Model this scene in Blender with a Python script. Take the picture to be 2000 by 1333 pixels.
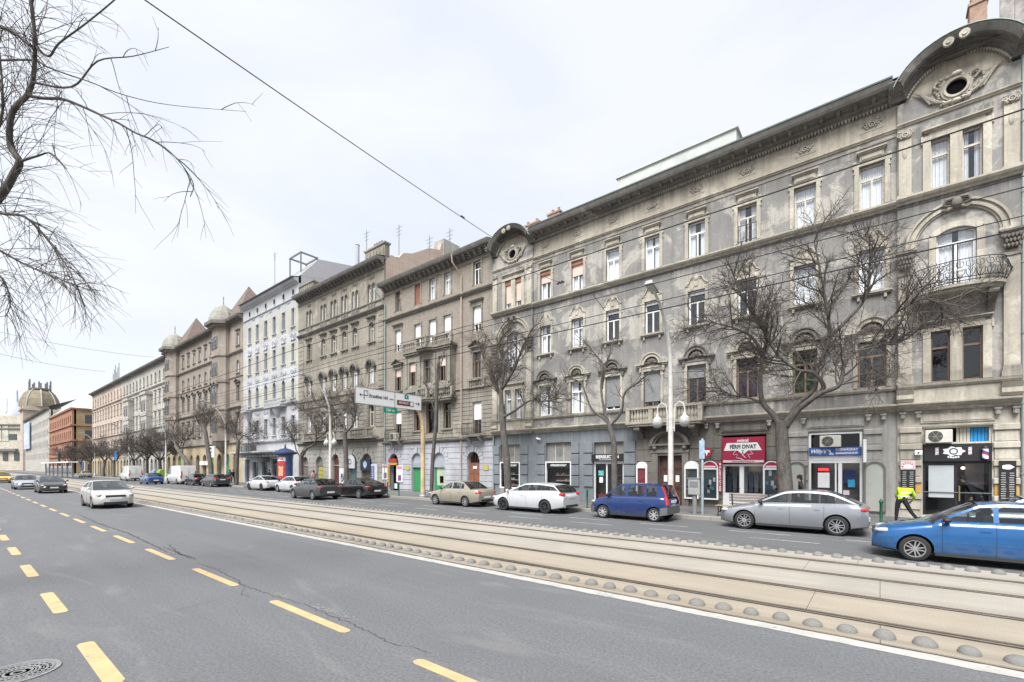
import bpy, bmesh, math, random
from mathutils import Vector, Matrix
for o in list(bpy.data.objects): bpy.data.objects.remove(o)
sc = bpy.context.scene
R = math.radians
PI = math.pi
COL = sc.collection

# ------------------------------------------------------------ camera, sky, sun, exposure
TH = math.atan2(1100.0, 889.0)            # angle between the view axis and the street
ST, CT = math.sin(TH), math.cos(TH)
CAMH = 2.25
cam_d = bpy.data.cameras.new('camera')
cam_d.sensor_width = 36.0
cam_d.lens = 16.0
cam_d.shift_y = 0.1228
cam_d.clip_end = 3000.0
cam_d.clip_start = 0.05
cam = bpy.data.objects.new('camera', cam_d)
COL.objects.link(cam)
cam.location = (0, 0, CAMH)
cam.rotation_euler = (PI / 2, 0, math.atan2(CT, ST))
sc.camera = cam

SUN_EL, SUN_AZ = R(52), R(215)
w = bpy.data.worlds.new('World')
sc.world = w
w.use_nodes = True
nt = w.node_tree
nt.nodes.clear()
out = nt.nodes.new('ShaderNodeOutputWorld')
bg = nt.nodes.new('ShaderNodeBackground')
sky = nt.nodes.new('ShaderNodeTexSky')
sky.sky_type = 'NISHITA'
sky.sun_disc = False
sky.sun_elevation = SUN_EL
sky.sun_rotation = SUN_AZ
sky.air_density = 1.0
sky.dust_density = 3.0
tc = nt.nodes.new('ShaderNodeTexCoord')
mp = nt.nodes.new('ShaderNodeMapping')
mp.inputs['Scale'].default_value = (1.0, 1.0, 3.2)
nz = nt.nodes.new('ShaderNodeTexNoise')
nz.inputs['Scale'].default_value = 1.7
nz.inputs['Detail'].default_value = 5.0
nz.inputs['Roughness'].default_value = 0.5
nz.inputs['Distortion'].default_value = 0.6
rmp = nt.nodes.new('ShaderNodeValToRGB')
rmp.color_ramp.elements[0].position = 0.36
rmp.color_ramp.elements[0].color = (1.84, 1.94, 2.10, 1)
rmp.color_ramp.elements[1].position = 0.60
rmp.color_ramp.elements[1].color = (2.10, 2.14, 2.21, 1)
mixw = nt.nodes.new('ShaderNodeMixRGB')
mixw.inputs['Fac'].default_value = 0.93
nt.links.new(tc.outputs['Generated'], mp.inputs['Vector'])
nt.links.new(mp.outputs['Vector'], nz.inputs['Vector'])
nt.links.new(nz.outputs['Fac'], rmp.inputs['Fac'])
nt.links.new(sky.outputs['Color'], mixw.inputs['Color1'])
nt.links.new(rmp.outputs['Color'], mixw.inputs['Color2'])
nt.links.new(mixw.outputs['Color'], bg.inputs['Color'])
bg.inputs['Strength'].default_value = 0.10
nt.links.new(bg.outputs['Background'], out.inputs['Surface'])

sun_d = bpy.data.lights.new('sun', 'SUN')
sun_d.energy = 1.5
sun_d.angle = R(32)
sun_d.color = (1.0, 0.985, 0.965)
sun = bpy.data.objects.new('sun', sun_d)
COL.objects.link(sun)
# light comes from behind the camera, a little from the right
sdir = Vector((0.22, -0.72, 1.05)).normalized()
sun.rotation_euler = sdir.to_track_quat('Z', 'Y').to_euler()

sc.view_settings.view_transform = 'Standard'
sc.view_settings.look = 'None'
sc.view_settings.gamma = 1.0
sc.view_settings.exposure = 2.20
sc.view_settings.use_curve_mapping = False
sc.render.engine = 'CYCLES'
sc.cycles.max_bounces = 6
sc.cycles.transparent_max_bounces = 12
sc.cycles.use_denoising = True

# ------------------------------------------------------------ where things stand
KF = 889.0 * CT + 1100.0 * ST
YF = 25.0                                  # plane of the house fronts
def ux(px, Y=YF):                          # position along the street
    z = KF * Y / (px + 100.0)
    return (ST * Y - z) / CT
def uz(px, py, Y=YF):                      # height
    z = KF * Y / (px + 100.0)
    return CAMH + (912.0 - py) * z / 889.0
def at(px, py, z):                         # point at distance z along the view axis
    r = (px - 1000.0) / 889.0 * z
    return Vector((ST * r - CT * z, CT * r + ST * z, CAMH + (912.0 - py) / 889.0 * z))
def aty(px, py, Y):
    z = KF * Y / (px + 100.0)
    return at(px, py, z)

# ------------------------------------------------------------ materials
MATS = {}
def _new(name):
    m = bpy.data.materials.new(name)
    m.use_nodes = True
    n = m.node_tree.nodes
    return m, n, m.node_tree.links, n['Principled BSDF']
def _noise(n, l, vec, scale, detail=4, rough=0.55, dist=0.0):
    t = n.new('ShaderNodeTexNoise')
    t.inputs['Scale'].default_value = scale
    t.inputs['Detail'].default_value = detail
    t.inputs['Roughness'].default_value = rough
    t.inputs['Distortion'].default_value = dist
    if vec: l.new(vec, t.inputs['Vector'])
    return t.outputs['Fac']
def _ramp(n, l, fac, p0, p1, c0=(0, 0, 0, 1), c1=(1, 1, 1, 1)):
    r = n.new('ShaderNodeValToRGB')
    r.color_ramp.elements[0].position = p0
    r.color_ramp.elements[1].position = p1
    r.color_ramp.elements[0].color = c0
    r.color_ramp.elements[1].color = c1
    l.new(fac, r.inputs['Fac'])
    return r.outputs['Color']
def _mix(n, l, fac, a, b, mode='MIX'):
    m = n.new('ShaderNodeMixRGB')
    m.blend_type = mode
    for sock, v in ((m.inputs['Fac'], fac), (m.inputs['Color1'], a), (m.inputs['Color2'], b)):
        if hasattr(v, 'is_linked'): l.new(v, sock)
        else: sock.default_value = v if not isinstance(v, tuple) else (v + (1,))[:4]
    return m.outputs['Color']
def _bump(n, l, bs, h, strength, dist=0.02):
    b = n.new('ShaderNodeBump')
    b.inputs['Strength'].default_value = strength
    b.inputs['Distance'].default_value = dist
    l.new(h, b.inputs['Height'])
    l.new(b.outputs['Normal'], bs.inputs['Normal'])
def _pos(n, l, scale=None):
    g = n.new('ShaderNodeNewGeometry')
    if not scale: return g.outputs['Position']
    m = n.new('ShaderNodeMapping')
    m.inputs['Scale'].default_value = scale
    l.new(g.outputs['Position'], m.inputs['Vector'])
    return m.outputs['Vector']
def mul(c, k): return tuple(min(1.0, x * k) for x in c[:3])
def mat(name, c, rough=0.7, metal=0.0, var=0.15, scale=3.0, bump=0.0, bscale=40.0, spec=0.4, coat=0.0, emit=0.0, obj=False):
    if name in MATS: return MATS[name]
    m, n, l, b = _new(name)
    b.inputs['Roughness'].default_value = rough
    b.inputs['Metallic'].default_value = metal
    b.inputs['Specular IOR Level'].default_value = spec
    b.inputs['Coat Weight'].default_value = coat
    b.inputs['Coat Roughness'].default_value = 0.03
    if var > 0:
        p = _pos(n, l)
        f = _noise(n, l, p, scale, 5, 0.6)
        col = _mix(n, l, _ramp(n, l, f, 0.3, 0.7), mul(c, 1 - var), mul(c, 1 + var))
        l.new(col, b.inputs['Base Color'])
    else:
        b.inputs['Base Color'].default_value = (*c, 1)
    if bump > 0:
        p = _pos(n, l)
        _bump(n, l, b, _noise(n, l, p, bscale, 4), bump)
    if emit > 0:
        b.inputs['Emission Color'].default_value = (*c, 1)
        b.inputs['Emission Strength'].default_value = emit
    MATS[name] = m
    return m
def plaster(name, c, light=None, dirt=None, peel=0.5, streak=0.5, joint=0.0, bump=0.25, brick=None, ledges=()):
    """old render: blotches, paler patches where paint came off, rain streaks, grain"""
    if name in MATS: return MATS[name]
    m, n, l, b = _new(name)
    b.inputs['Roughness'].default_value = 0.92
    b.inputs['Specular IOR Level'].default_value = 0.2
    light = light or mul(c, 1.6)
    dirt = dirt or mul(c, 0.5)
    p = _pos(n, l)
    f1 = _noise(n, l, p, 0.42, 8, 0.66, 0.5)
    col = _mix(n, l, _ramp(n, l, f1, 0.36, 0.64), mul(c, 0.80), mul(c, 1.14))
    f2 = _noise(n, l, p, 0.62, 8, 0.62, 0.7)
    e = 0.66 - 0.16 * peel
    col = _mix(n, l, _ramp(n, l, f2, e, e + 0.05, (0, 0, 0, 1), (.85, .85, .85, 1)), col, light)
    f2b = _noise(n, l, p, 2.3, 6, 0.7, 1.0)
    col = _mix(n, l, _ramp(n, l, f2b, 0.60, 0.66, (0, 0, 0, 1), (.35 + .3 * peel,) * 3 + (1,)), col, mul(light, 0.9))
    fs_ = _noise(n, l, p, 0.75, 9, 0.72, 1.2)
    col = _mix(n, l, _ramp(n, l, fs_, 0.54, 0.63, (0, 0, 0, 1), (min(1, streak * .9),) * 3 + (1,)), col, mul(dirt, 1.15))
    ps = _pos(n, l, (2.2, 2.2, 0.16))
    f3 = _noise(n, l, ps, 1.5, 8, 0.7)
    r3 = _ramp(n, l, f3, 0.46, 0.70, (0, 0, 0, 1), (min(1, streak * 1.25),) * 3 + (1,))
    col = _mix(n, l, r3, col, dirt)
    if ledges:      # rain runs dirt down from the ledges
        sep = n.new('ShaderNodeSeparateXYZ')
        l.new(p, sep.inputs['Vector'])
        mz = n.new('ShaderNodeMath')
        mz.operation = 'MULTIPLY'
        mz.inputs[1].default_value = 1 / 30.0
        l.new(sep.outputs['Z'], mz.inputs[0])
        rz = n.new('ShaderNodeValToRGB')
        els = rz.color_ramp.elements
        els[0].position, els[0].color = 0, (0, 0, 0, 1)
        els[1].position, els[1].color = 1, (0, 0, 0, 1)
        for q in ledges:
            for pz_, v in ((q - 1.25, 0), (q - .35, .55), (q, 1), (q + .02, 0)):
                e_ = els.new(pz_ / 30.0)
                e_.color = (v, v, v, 1)
        l.new(mz.outputs[0], rz.inputs['Fac'])
        pv = _pos(n, l, (3.4, 3.4, 0.10))
        fv = _ramp(n, l, _noise(n, l, pv, 1.6, 7, 0.72), 0.36, 0.62)
        col = _mix(n, l, _mix(n, l, 1.0, rz.outputs['Color'], fv, 'MULTIPLY'), col, mul(dirt, .85))
    f4 = _noise(n, l, p, 11.0, 6, 0.75)
    col = _mix(n, l, _ramp(n, l, f4, 0.36, 0.66, (.42, .42, .42, 1), (0, 0, 0, 1)), col, mul(c, .62))
    if brick:
        bk = n.new('ShaderNodeTexBrick')
        mpn = n.new('ShaderNodeMapping')
        mpn.inputs['Rotation'].default_value = (R(90), 0, 0)
        g = n.new('ShaderNodeNewGeometry')
        l.new(g.outputs['Position'], mpn.inputs['Vector'])
        l.new(mpn.outputs['Vector'], bk.inputs['Vector'])
        bk.inputs['Scale'].default_value = 3.4
        bk.inputs['Mortar Size'].default_value = 0.018
        bk.inputs['Color1'].default_value = (*mul(brick, 0.8), 1)
        bk.inputs['Color2'].default_value = (*mul(brick, 1.2), 1)
        bk.inputs['Mortar'].default_value = (*mul(c, 1.0), 1)
        col = _mix(n, l, 0.62, col, bk.outputs['Color'])
    l.new(col, b.inputs['Base Color'])
    f5 = _noise(n, l, p, 26.0, 6, 0.65)
    _bump(n, l, b, f5, bump, 0.03)
    MATS[name] = m
    return m
def glass(name, tint=(0.03, 0.035, 0.04), alpha=0.5, rough=0.02):
    """pane: mirror reflection that grows at a slant, the rest passes through a tint"""
    if name in MATS: return MATS[name]
    m = bpy.data.materials.new(name)
    m.use_nodes = True
    if hasattr(m, 'use_transparent_shadow'): m.use_transparent_shadow = True
    n, l = m.node_tree.nodes, m.node_tree.links
    n.clear()
    o = n.new('ShaderNodeOutputMaterial')
    gl = n.new('ShaderNodeBsdfGlossy')
    gl.inputs['Roughness'].default_value = rough
    gl.inputs['Color'].default_value = (0.9, 0.93, 0.97, 1)
    tr = n.new('ShaderNodeBsdfTransparent')
    tr.inputs['Color'].default_value = (*tint, 1)
    r0 = ((alpha - 1) / (alpha + 1)) ** 2          # Schlick, alike from both sides of the pane
    lw = n.new('ShaderNodeLayerWeight')
    lw.inputs['Blend'].default_value = 0.5
    pw = n.new('ShaderNodeMath')
    pw.operation = 'POWER'
    pw.inputs[1].default_value = 4.0
    l.new(lw.outputs['Facing'], pw.inputs[0])
    fr = n.new('ShaderNodeMath')
    fr.operation = 'MULTIPLY_ADD'
    fr.inputs[1].default_value = 1 - r0
    fr.inputs[2].default_value = r0
    l.new(pw.outputs[0], fr.inputs[0])
    # old panes are not quite flat
    tcn = n.new('ShaderNodeNewGeometry')
    nzz = n.new('ShaderNodeTexNoise')
    nzz.inputs['Scale'].default_value = 1.3
    l.new(tcn.outputs['Position'], nzz.inputs['Vector'])
    bp = n.new('ShaderNodeBump')
    bp.inputs['Strength'].default_value = 0.08
    bp.inputs['Distance'].default_value = 0.05
    l.new(nzz.outputs['Fac'], bp.inputs['Height'])
    l.new(bp.outputs['Normal'], gl.inputs['Normal'])
    mx = n.new('ShaderNodeMixShader')
    l.new(fr.outputs[0], mx.inputs['Fac'])
    l.new(tr.outputs['BSDF'], mx.inputs[1])
    l.new(gl.outputs['BSDF'], mx.inputs[2])
    l.new(mx.outputs['Shader'], o.inputs['Surface'])
    MATS[name] = m
    return m
def paint(name, c, flake=0.0, rough=0.32):
    if name in MATS: return MATS[name]
    m, n, l, b = _new(name)
    b.inputs['Base Color'].default_value = (*c, 1)
    b.inputs['Metallic'].default_value = flake
    b.inputs['Roughness'].default_value = rough
    b.inputs['Coat Weight'].default_value = 0.8
    b.inputs['Coat Roughness'].default_value = 0.05
    p = _pos(n, l)
    f = _noise(n, l, p, 2.5, 4, 0.6)
    col = _mix(n, l, _ramp(n, l, f, 0.3, 0.75), mul(c, 0.92), mul(c, 1.05))
    sx = n.new('ShaderNodeSeparateXYZ')          # road dust on the lower panels
    l.new(p, sx.inputs['Vector'])
    dz = _ramp(n, l, sx.outputs['Z'], 0.15, 0.6, (.6, .6, .6, 1), (0.0, 0.0, 0.0, 1))
    dn = _ramp(n, l, _noise(n, l, p, 5, 6, .7), .3, .7)
    dm = _mix(n, l, 1.0, dz, dn, 'MULTIPLY')
    l.new(_mix(n, l, dm, col, (.12, .11, .10)), b.inputs['Base Color'])
    l.new(_mix(n, l, dm, (rough,) * 3, (.85,) * 3), b.inputs['Roughness'])
    MATS[name] = m
    return m
def asphalt(name, c, light):
    m, n, l, b = _new(name)
    b.inputs['Roughness'].default_value = 0.82
    b.inputs['Specular IOR Level'].default_value = 0.35
    p = _pos(n, l)
    f1 = _noise(n, l, p, 0.5, 6, 0.6, 0.4)
    col = _mix(n, l, _ramp(n, l, f1, 0.35, 0.68), mul(c, 0.93), mul(c, 1.07))
    pl = _pos(n, l, (0.03, 0.9, 1))           # wheel tracks along the street
    f2 = _noise(n, l, pl, 1.5, 5, 0.6)
    col = _mix(n, l, _ramp(n, l, f2, 0.44, 0.64, (0, 0, 0, 1), (0.6, 0.6, 0.6, 1)), col, light)
    f3 = _noise(n, l, p, 24, 6, 0.85)
    col = _mix(n, l, _ramp(n, l, f3, 0.38, 0.60), mul(c, 0.60), col)
    f4 = _noise(n, l, p, 55, 4, 0.8)
    col = _mix(n, l, _ramp(n, l, f4, 0.56, 0.66, (0, 0, 0, 1), (0.7, 0.7, 0.7, 1)), col, mul(light, 1.6))
    f5 = _noise(n, l, p, 0.9, 8, 0.75, 1.5)
    col = _mix(n, l, _ramp(n, l, f5, 0.60, 0.68, (0, 0, 0, 1), (0.3, 0.3, 0.3, 1)), col, mul(c, 0.65))
    f6 = _noise(n, l, _pos(n, l, (0.25, 1.0, 1)), 0.9, 7, 0.7, 1.0)
    col = _mix(n, l, _ramp(n, l, f6, 0.56, 0.66, (0, 0, 0, 1), (0.35, 0.35, 0.35, 1)), col, (light[0] * 1.25, light[1] * 1.18, light[2] * 1.05))
    l.new(col, b.inputs['Base Color'])
    _bump(n, l, b, f3, 0.35, 0.01)
    MATS[name] = m
    return m
def road_paint(name, c, wear, under=(.15, .152, .158)):
    m, n, l, b = _new(name)
    b.inputs['Roughness'].default_value = .85
    p = _pos(n, l)
    col = _mix(n, l, _ramp(n, l, _noise(n, l, p, 3, 6, .7), .3, .7), mul(c, .82), mul(c, 1.1))
    f = _noise(n, l, p, 14, 8, .8, .6)
    f2 = _noise(n, l, p, 1.4, 4, .6)
    f = _mix(n, l, .35, f, f2)
    col = _mix(n, l, _ramp(n, l, f, .60 - wear, .66 - wear), col, under)
    l.new(col, b.inputs['Base Color'])
    MATS[name] = m
    return m
def concrete(name, c, rails=()):
    m, n, l, b = _new(name)
    b.inputs['Roughness'].default_value = 0.85
    b.inputs['Specular IOR Level'].default_value = 0.3
    p = _pos(n, l)
    f1 = _noise(n, l, p, 0.5, 6, 0.6, 0.3)
    col = _mix(n, l, _ramp(n, l, f1, 0.33, 0.7), mul(c, 0.84), mul(c, 1.12))
    pl = _pos(n, l, (0.12, 2.6, 1))
    f2 = _noise(n, l, pl, 1.6, 6, 0.65)
    col = _mix(n, l, _ramp(n, l, f2, 0.45, 0.75, (0, 0, 0, 1), (0.6, 0.6, 0.6, 1)), col, (c[0] * 0.72, c[1] * 0.62, c[2] * 0.5))
    if rails:        # rust and brake dust beside the rails
        sep = n.new('ShaderNodeSeparateXYZ')
        l.new(p, sep.inputs['Vector'])
        my = n.new('ShaderNodeMath')
        my.operation = 'MULTIPLY'
        my.inputs[1].default_value = 1 / 20.0
        l.new(sep.outputs['Y'], my.inputs[0])
        rz = n.new('ShaderNodeValToRGB')
        els = rz.color_ramp.elements
        els[0].position, els[0].color, els[1].position, els[1].color = 0, (0, 0, 0, 1), 1, (0, 0, 0, 1)
        for q in rails:
            for d_, v in ((-.42, 0), (-.12, .75), (.12, .75), (.42, 0)):
                els.new((q + d_) / 20.0).color = (v, v, v, 1)
        l.new(my.outputs[0], rz.inputs['Fac'])
        fr_ = _ramp(n, l, _noise(n, l, _pos(n, l, (0.3, 4, 1)), 1.4, 7, .7), .3, .68)
        col = _mix(n, l, _mix(n, l, 1.0, rz.outputs['Color'], fr_, 'MULTIPLY'), col, (.13, .10, .075))
        f7 = _noise(n, l, p, 1.6, 8, .75, 1.5)
        col = _mix(n, l, _ramp(n, l, f7, .60, .70, (0, 0, 0, 1), (.5, .5, .5, 1)), col, mul(c, .55))
    f3 = _noise(n, l, p, 45, 4, 0.7)
    col = _mix(n, l, _ramp(n, l, f3, 0.35, 0.6), mul(c, 0.72), col)
    l.new(col, b.inputs['Base Color'])
    _bump(n, l, b, f3, 0.2, 0.008)
    MATS[name] = m
    return m

# ------------------------------------------------------------ mesh building
WLOC = {}
class MB:
    def __init__(s): s.v, s.f, s.mi = [], [], []
    def add(s, vs, fs, mi=0):
        o = len(s.v)
        s.v += [tuple(p) for p in vs]
        s.f += [tuple(i + o for i in f) for f in fs]
        s.mi += [mi] * len(fs)
        return s
    def box(s, x0, x1, y0, y1, z0, z1, mi=0):
        return s.add([(x0, y0, z0), (x1, y0, z0), (x1, y1, z0), (x0, y1, z0), (x0, y0, z1), (x1, y0, z1), (x1, y1, z1), (x0, y1, z1)],
              [(0, 3, 2, 1), (4, 5, 6, 7), (0, 1, 5, 4), (1, 2, 6, 5), (2, 3, 7, 6), (3, 0, 4, 7)], mi)
    def bbox(s, x0, x1, y0, y1, z0, z1, c=0.01, mi=0):
        """box with chamfered vertical and front edges"""
        P = [(x0 + c, y0), (x1 - c, y0), (x1, y0 + c), (x1, y1), (x0, y1), (x0, y0 + c)]
        Q = [(x0 + 2 * c, y0 + c), (x1 - 2 * c, y0 + c), (x1 - c, y0 + 2 * c), (x1 - c, y1), (x0 + c, y1), (x0 + c, y0 + 2 * c)]
        vs = [(x, y, z0) for x, y in Q] + [(x, y, z0 + c) for x, y in P] + [(x, y, z1 - c) for x, y in P] + [(x, y, z1) for x, y in Q]
        fs = [tuple(range(5, -1, -1)), tuple(range(18, 24))]
        for k in range(3):
            for i in range(6):
                j = (i + 1) % 6
                fs.append((k * 6 + i, k * 6 + j, k * 6 + 6 + j, k * 6 + 6 + i))
        return s.add(vs, fs, mi)
    def quad(s, a, b, c, d, mi=0): return s.add([a, b, c, d], [(0, 1, 2, 3)], mi)
    def prism_y(s, poly, y0, y1, mi=0):
        """polygon of (x,z) counter-clockwise seen from the street, pushed from y0 (front) to y1 (back)"""
        n = len(poly)
        vs = [(x, y0, z) for x, z in poly] + [(x, y1, z) for x, z in poly]
        fs = [tuple(range(n)), tuple(range(2 * n - 1, n - 1, -1))]
        for i in range(n):
            j = (i + 1) % n
            fs.append((i, i + n, j + n, j))
        return s.add(vs, fs, mi)
    def prism_z(s, poly, z0, z1, mi=0):
        n = len(poly)
        vs = [(x, y, z0) for x, y in poly] + [(x, y, z1) for x, y in poly]
        fs = [tuple(range(n - 1, -1, -1)), tuple(range(n, 2 * n))]
        for i in range(n):
            j = (i + 1) % n
            fs.append((i, j, j + n, i + n))
        return s.add(vs, fs, mi)
    def mould(s, prof, pts, mi=0, Y=0.0):
        """profile of (d, n): d out of the wall, n across the line; swept along pts (x,z)"""
        N, K = len(prof), len(pts)
        vs = []
        for i, (x, z) in enumerate(pts):
            a = pts[max(i - 1, 0)]
            b = pts[min(i + 1, K - 1)]
            t = Vector((b[0] - a[0], b[1] - a[1]))
            t.normalize()
            nx, nz_ = -t.y, t.x
            for d, q in prof: vs.append((x + nx * q, Y - d, z + nz_ * q))
        fs = []
        for i in range(K - 1):
            for j in range(N):
                k = (j + 1) % N
                fs.append((i * N + j, (i + 1) * N + j, (i + 1) * N + k, i * N + k))
        fs.append(tuple(range(N)))
        fs.append(tuple(range(K * N - 1, (K - 1) * N - 1, -1)))
        return s.add(vs, fs, mi)
    def arch(s, cx, cz, r0, r1, y0, y1, a0=0.0, a1=PI, n=14, mi=0, ez=1.0):
        """ring segment in the plane of the wall, front y0 to back y1"""
        vs, fs = [], []
        for i in range(n + 1):
            a = a0 + (a1 - a0) * i / n
            c, q = math.cos(a), math.sin(a) * ez
            vs += [(cx + r0 * c, y0, cz + r0 * q), (cx + r1 * c, y0, cz + r1 * q), (cx + r1 * c, y1, cz + r1 * q), (cx + r0 * c, y1, cz + r0 * q)]
        for i in range(n):
            for j in range(4):
                k = (j + 1) % 4
                fs.append((i * 4 + j, i * 4 + k, i * 4 + 4 + k, i * 4 + 4 + j))
        if a1 - a0 < 2 * PI - 0.01:
            fs += [(3, 2, 1, 0), (n * 4, n * 4 + 1, n * 4 + 2, n * 4 + 3)]
        return s.add(vs, fs, mi)
    def tube(s, pts, rad, n=6, mi=0, cap=True):
        K = len(pts)
        pts = [Vector(p) for p in pts]
        if not hasattr(rad, '__len__'): rad = [rad] * K
        vs, fs = [], []
        u = None
        for i in range(K):
            t = (pts[min(i + 1, K - 1)] - pts[max(i - 1, 0)])
            if t.length < 1e-9: t = Vector((0, 0, 1))
            t.normalize()
            if u is None:
                u = t.cross(Vector((0.31, 0.83, 0.47)))
                if u.length < 0.1: u = t.cross(Vector((1, 0, 0)))
            u = (u - t * u.dot(t))
            if u.length < 1e-6: u = t.orthogonal()
            u.normalize()
            q = t.cross(u)
            for j in range(n):
                a = 2 * PI * j / n
                vs.append(pts[i] + (u * math.cos(a) + q * math.sin(a)) * rad[i])
        for i in range(K - 1):
            for j in range(n):
                k = (j + 1) % n
                fs.append((i * n + j, i * n + k, (i + 1) * n + k, (i + 1) * n + j))
        if cap and n > 2:
            fs.append(tuple(range(n - 1, -1, -1)))
            fs.append(tuple(range((K - 1) * n, K * n)))
        return s.add(vs, fs, mi)
    def lathe(s, prof, c=(0, 0, 0), n=16, mi=0, axis='z', sx=1.0, sy=1.0, cap=True):
        vs, fs = [], []
        for r, z in prof:
            for j in range(n):
                a = 2 * PI * j / n
                x, y = r * math.cos(a) * sx, r * math.sin(a) * sy
                if axis == 'z': p = (c[0] + x, c[1] + y, c[2] + z)
                elif axis == 'y': p = (c[0] + x, c[1] + z, c[2] - y)
                else: p = (c[0] + z, c[1] + x, c[2] + y)
                vs.append(p)
        for i in range(len(prof) - 1):
            for j in range(n):
                k = (j + 1) % n
                fs.append((i * n + j, i * n + k, (i + 1) * n + k, (i + 1) * n + j))
        if cap and prof[0][0] > 1e-6: fs.append(tuple(range(n - 1, -1, -1)))
        if cap and prof[-1][0] > 1e-6: fs.append(tuple(range((len(prof) - 1) * n, len(prof) * n)))
        return s.add(vs, fs, mi)
    def ball(s, c, rx, ry=None, rz=None, n=8, m=5, mi=0):
        ry = ry or rx
        rz = rz or rx
        vs = [(c[0], c[1], c[2] - rz)]
        for i in range(1, m):
            a = -PI / 2 + PI * i / m
            for j in range(n):
                b = 2 * PI * j / n
                vs.append((c[0] + rx * math.cos(a) * math.cos(b), c[1] + ry * math.cos(a) * math.sin(b), c[2] + rz * math.sin(a)))
        vs.append((c[0], c[1], c[2] + rz))
        fs = [(0, 1 + (j + 1) % n, 1 + j) for j in range(n)]
        for i in range(m - 2):
            for j in range(n):
                k = (j + 1) % n
                fs.append((1 + i * n + j, 1 + i * n + k, 1 + (i + 1) * n + k, 1 + (i + 1) * n + j))
        L = len(vs) - 1
        fs += [(L, 1 + (m - 2) * n + j, 1 + (m - 2) * n + (j + 1) % n) for j in range(n)]
        return s.add(vs, fs, mi)
    def mesh(s, name, mats, smooth=False, sharp=40, off=(0, 0, 0)):
        me = bpy.data.meshes.new(name)
        ox, oy, oz = off
        me.from_pydata([(x - ox, y - oy, z - oz) for x, y, z in s.v], [], s.f)
        if not isinstance(mats, (list, tuple)): mats = [mats]
        for m in mats: me.materials.append(m)
        if len(mats) > 1: me.polygons.foreach_set('material_index', s.mi)
        if smooth:
            me.polygons.foreach_set('use_smooth', [True] * len(me.polygons))
            if sharp and sharp < 180: me.set_sharp_from_angle(angle=R(sharp))
        me.update()
        return me
    def build(s, name, mats, parent=None, smooth=False, W=None, sharp=40):
        """verts are world coordinates; the object sits at W (or at its parent's place)"""
        if W is None: W = WLOC[parent.name] if parent else Vector((0, 0, 0))
        me = s.mesh(name, mats, smooth, sharp, W)
        return put(name, me, parent, W)
def put(name, me, parent=None, W=(0, 0, 0)):
    o = bpy.data.objects.new(name, me)
    COL.objects.link(o)
    W = Vector(W)
    WLOC[o.name] = W
    if parent:
        o.parent = parent
        o.location = W - WLOC[parent.name]
    else:
        o.location = W
    return o
def tag(o, label=None, cat=None, group=None, kind=None):
    if label: o['label'] = label
    if cat: o['category'] = cat
    if group: o['group'] = group
    if kind: o['kind'] = kind
    return o
def thing(name, label, cat, W, group=None):
    return tag(put(name, None, None, W), label, cat, group)
# a template is (name, mesh, [children]); all share one origin
def place(tp, parent, W):
    o = put(tp[0], tp[1], parent, W)
    for c in tp[2]: place(c, o, W)
    return o
def copy_tree(o, parent=None):
    c = o.copy()
    COL.objects.link(c)
    c.parent = parent
    for ch in list(o.children): copy_tree(ch, c)
    return c
_tx = {}
def text_mesh(s, size, m, facing='-y', bold=0.0, ext=0.006, shear=0.0, sx=1.0, align='CENTER'):
    cu = bpy.data.curves.new('lettering', 'FONT')
    cu.body = s
    cu.size = size
    cu.align_x = align
    cu.align_y = 'CENTER'
    cu.extrude = ext
    cu.offset = bold
    cu.shear = shear
    cu.resolution_u = 3
    ob = bpy.data.objects.new('lettering', cu)
    COL.objects.link(ob)
    dg = bpy.context.evaluated_depsgraph_get()
    dg.update()
    me = bpy.data.meshes.new_from_object(ob.evaluated_get(dg))
    bpy.data.objects.remove(ob)
    for v in me.vertices:
        x, y, z = v.co
        x *= sx
        if facing == '-y': v.co = (x, -z, y)
        elif facing == '+x': v.co = (z, x, y)
        else: v.co = (x, y, z)
    me.materials.clear()
    me.materials.append(m)
    return me
def letter(s, size, m, parent, W, **k):
    return put('lettering', text_mesh(s, size, m, **k), parent, W)
# ============================================================ ground, roads, tram bed, pavements
rnd = random.Random(7)
M_ASPH = asphalt('asphalt', (0.134, 0.138, 0.145), (0.163, 0.166, 0.173))
M_ASPH2 = asphalt('asphalt_far_lane', (0.122, 0.125, 0.129), (0.15, 0.152, 0.155))
M_CONC = concrete('tram_concrete', (0.355, 0.33, 0.288), (7.5, 8.36, 9.86, 11.55, 12.99))
M_CONC2 = concrete('kerb_concrete', (0.30, 0.285, 0.26))
M_PAVE = asphalt('pavement_asphalt', (0.15, 0.149, 0.147), (0.18, 0.178, 0.175))
M_YEL = road_paint('yellow_road_paint', (0.47, 0.335, 0.175), .03)
M_WHT = road_paint('white_road_paint', (0.38, 0.37, 0.345), .04)
M_WHT2 = road_paint('worn_white_road_paint', (0.30, 0.295, 0.285), .09)
M_STEEL = mat('rail_steel', (0.12, 0.10, 0.085), 0.5, metal=0.6, var=0.2, scale=4)
M_RUB = mat('rail_groove_rubber', (0.045, 0.038, 0.032), 0.9, var=0.3, scale=5)
M_TRK = concrete('warm_tram_concrete', (0.345, 0.305, 0.245), (7.5, 8.36, 9.86))
M_DOME = concrete('dome_concrete', (0.20, 0.198, 0.19))
M_IRON = mat('cast_iron', (0.19, 0.19, 0.19), 0.7, metal=0.0, var=0.2, scale=12, bump=0.3)
M_CRACK = mat('road_crack', (0.05, 0.049, 0.048), 0.95, var=0.3, scale=20)
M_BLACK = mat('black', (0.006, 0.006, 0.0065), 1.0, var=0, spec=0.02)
XL, XR = -420.0, 60.0
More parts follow.
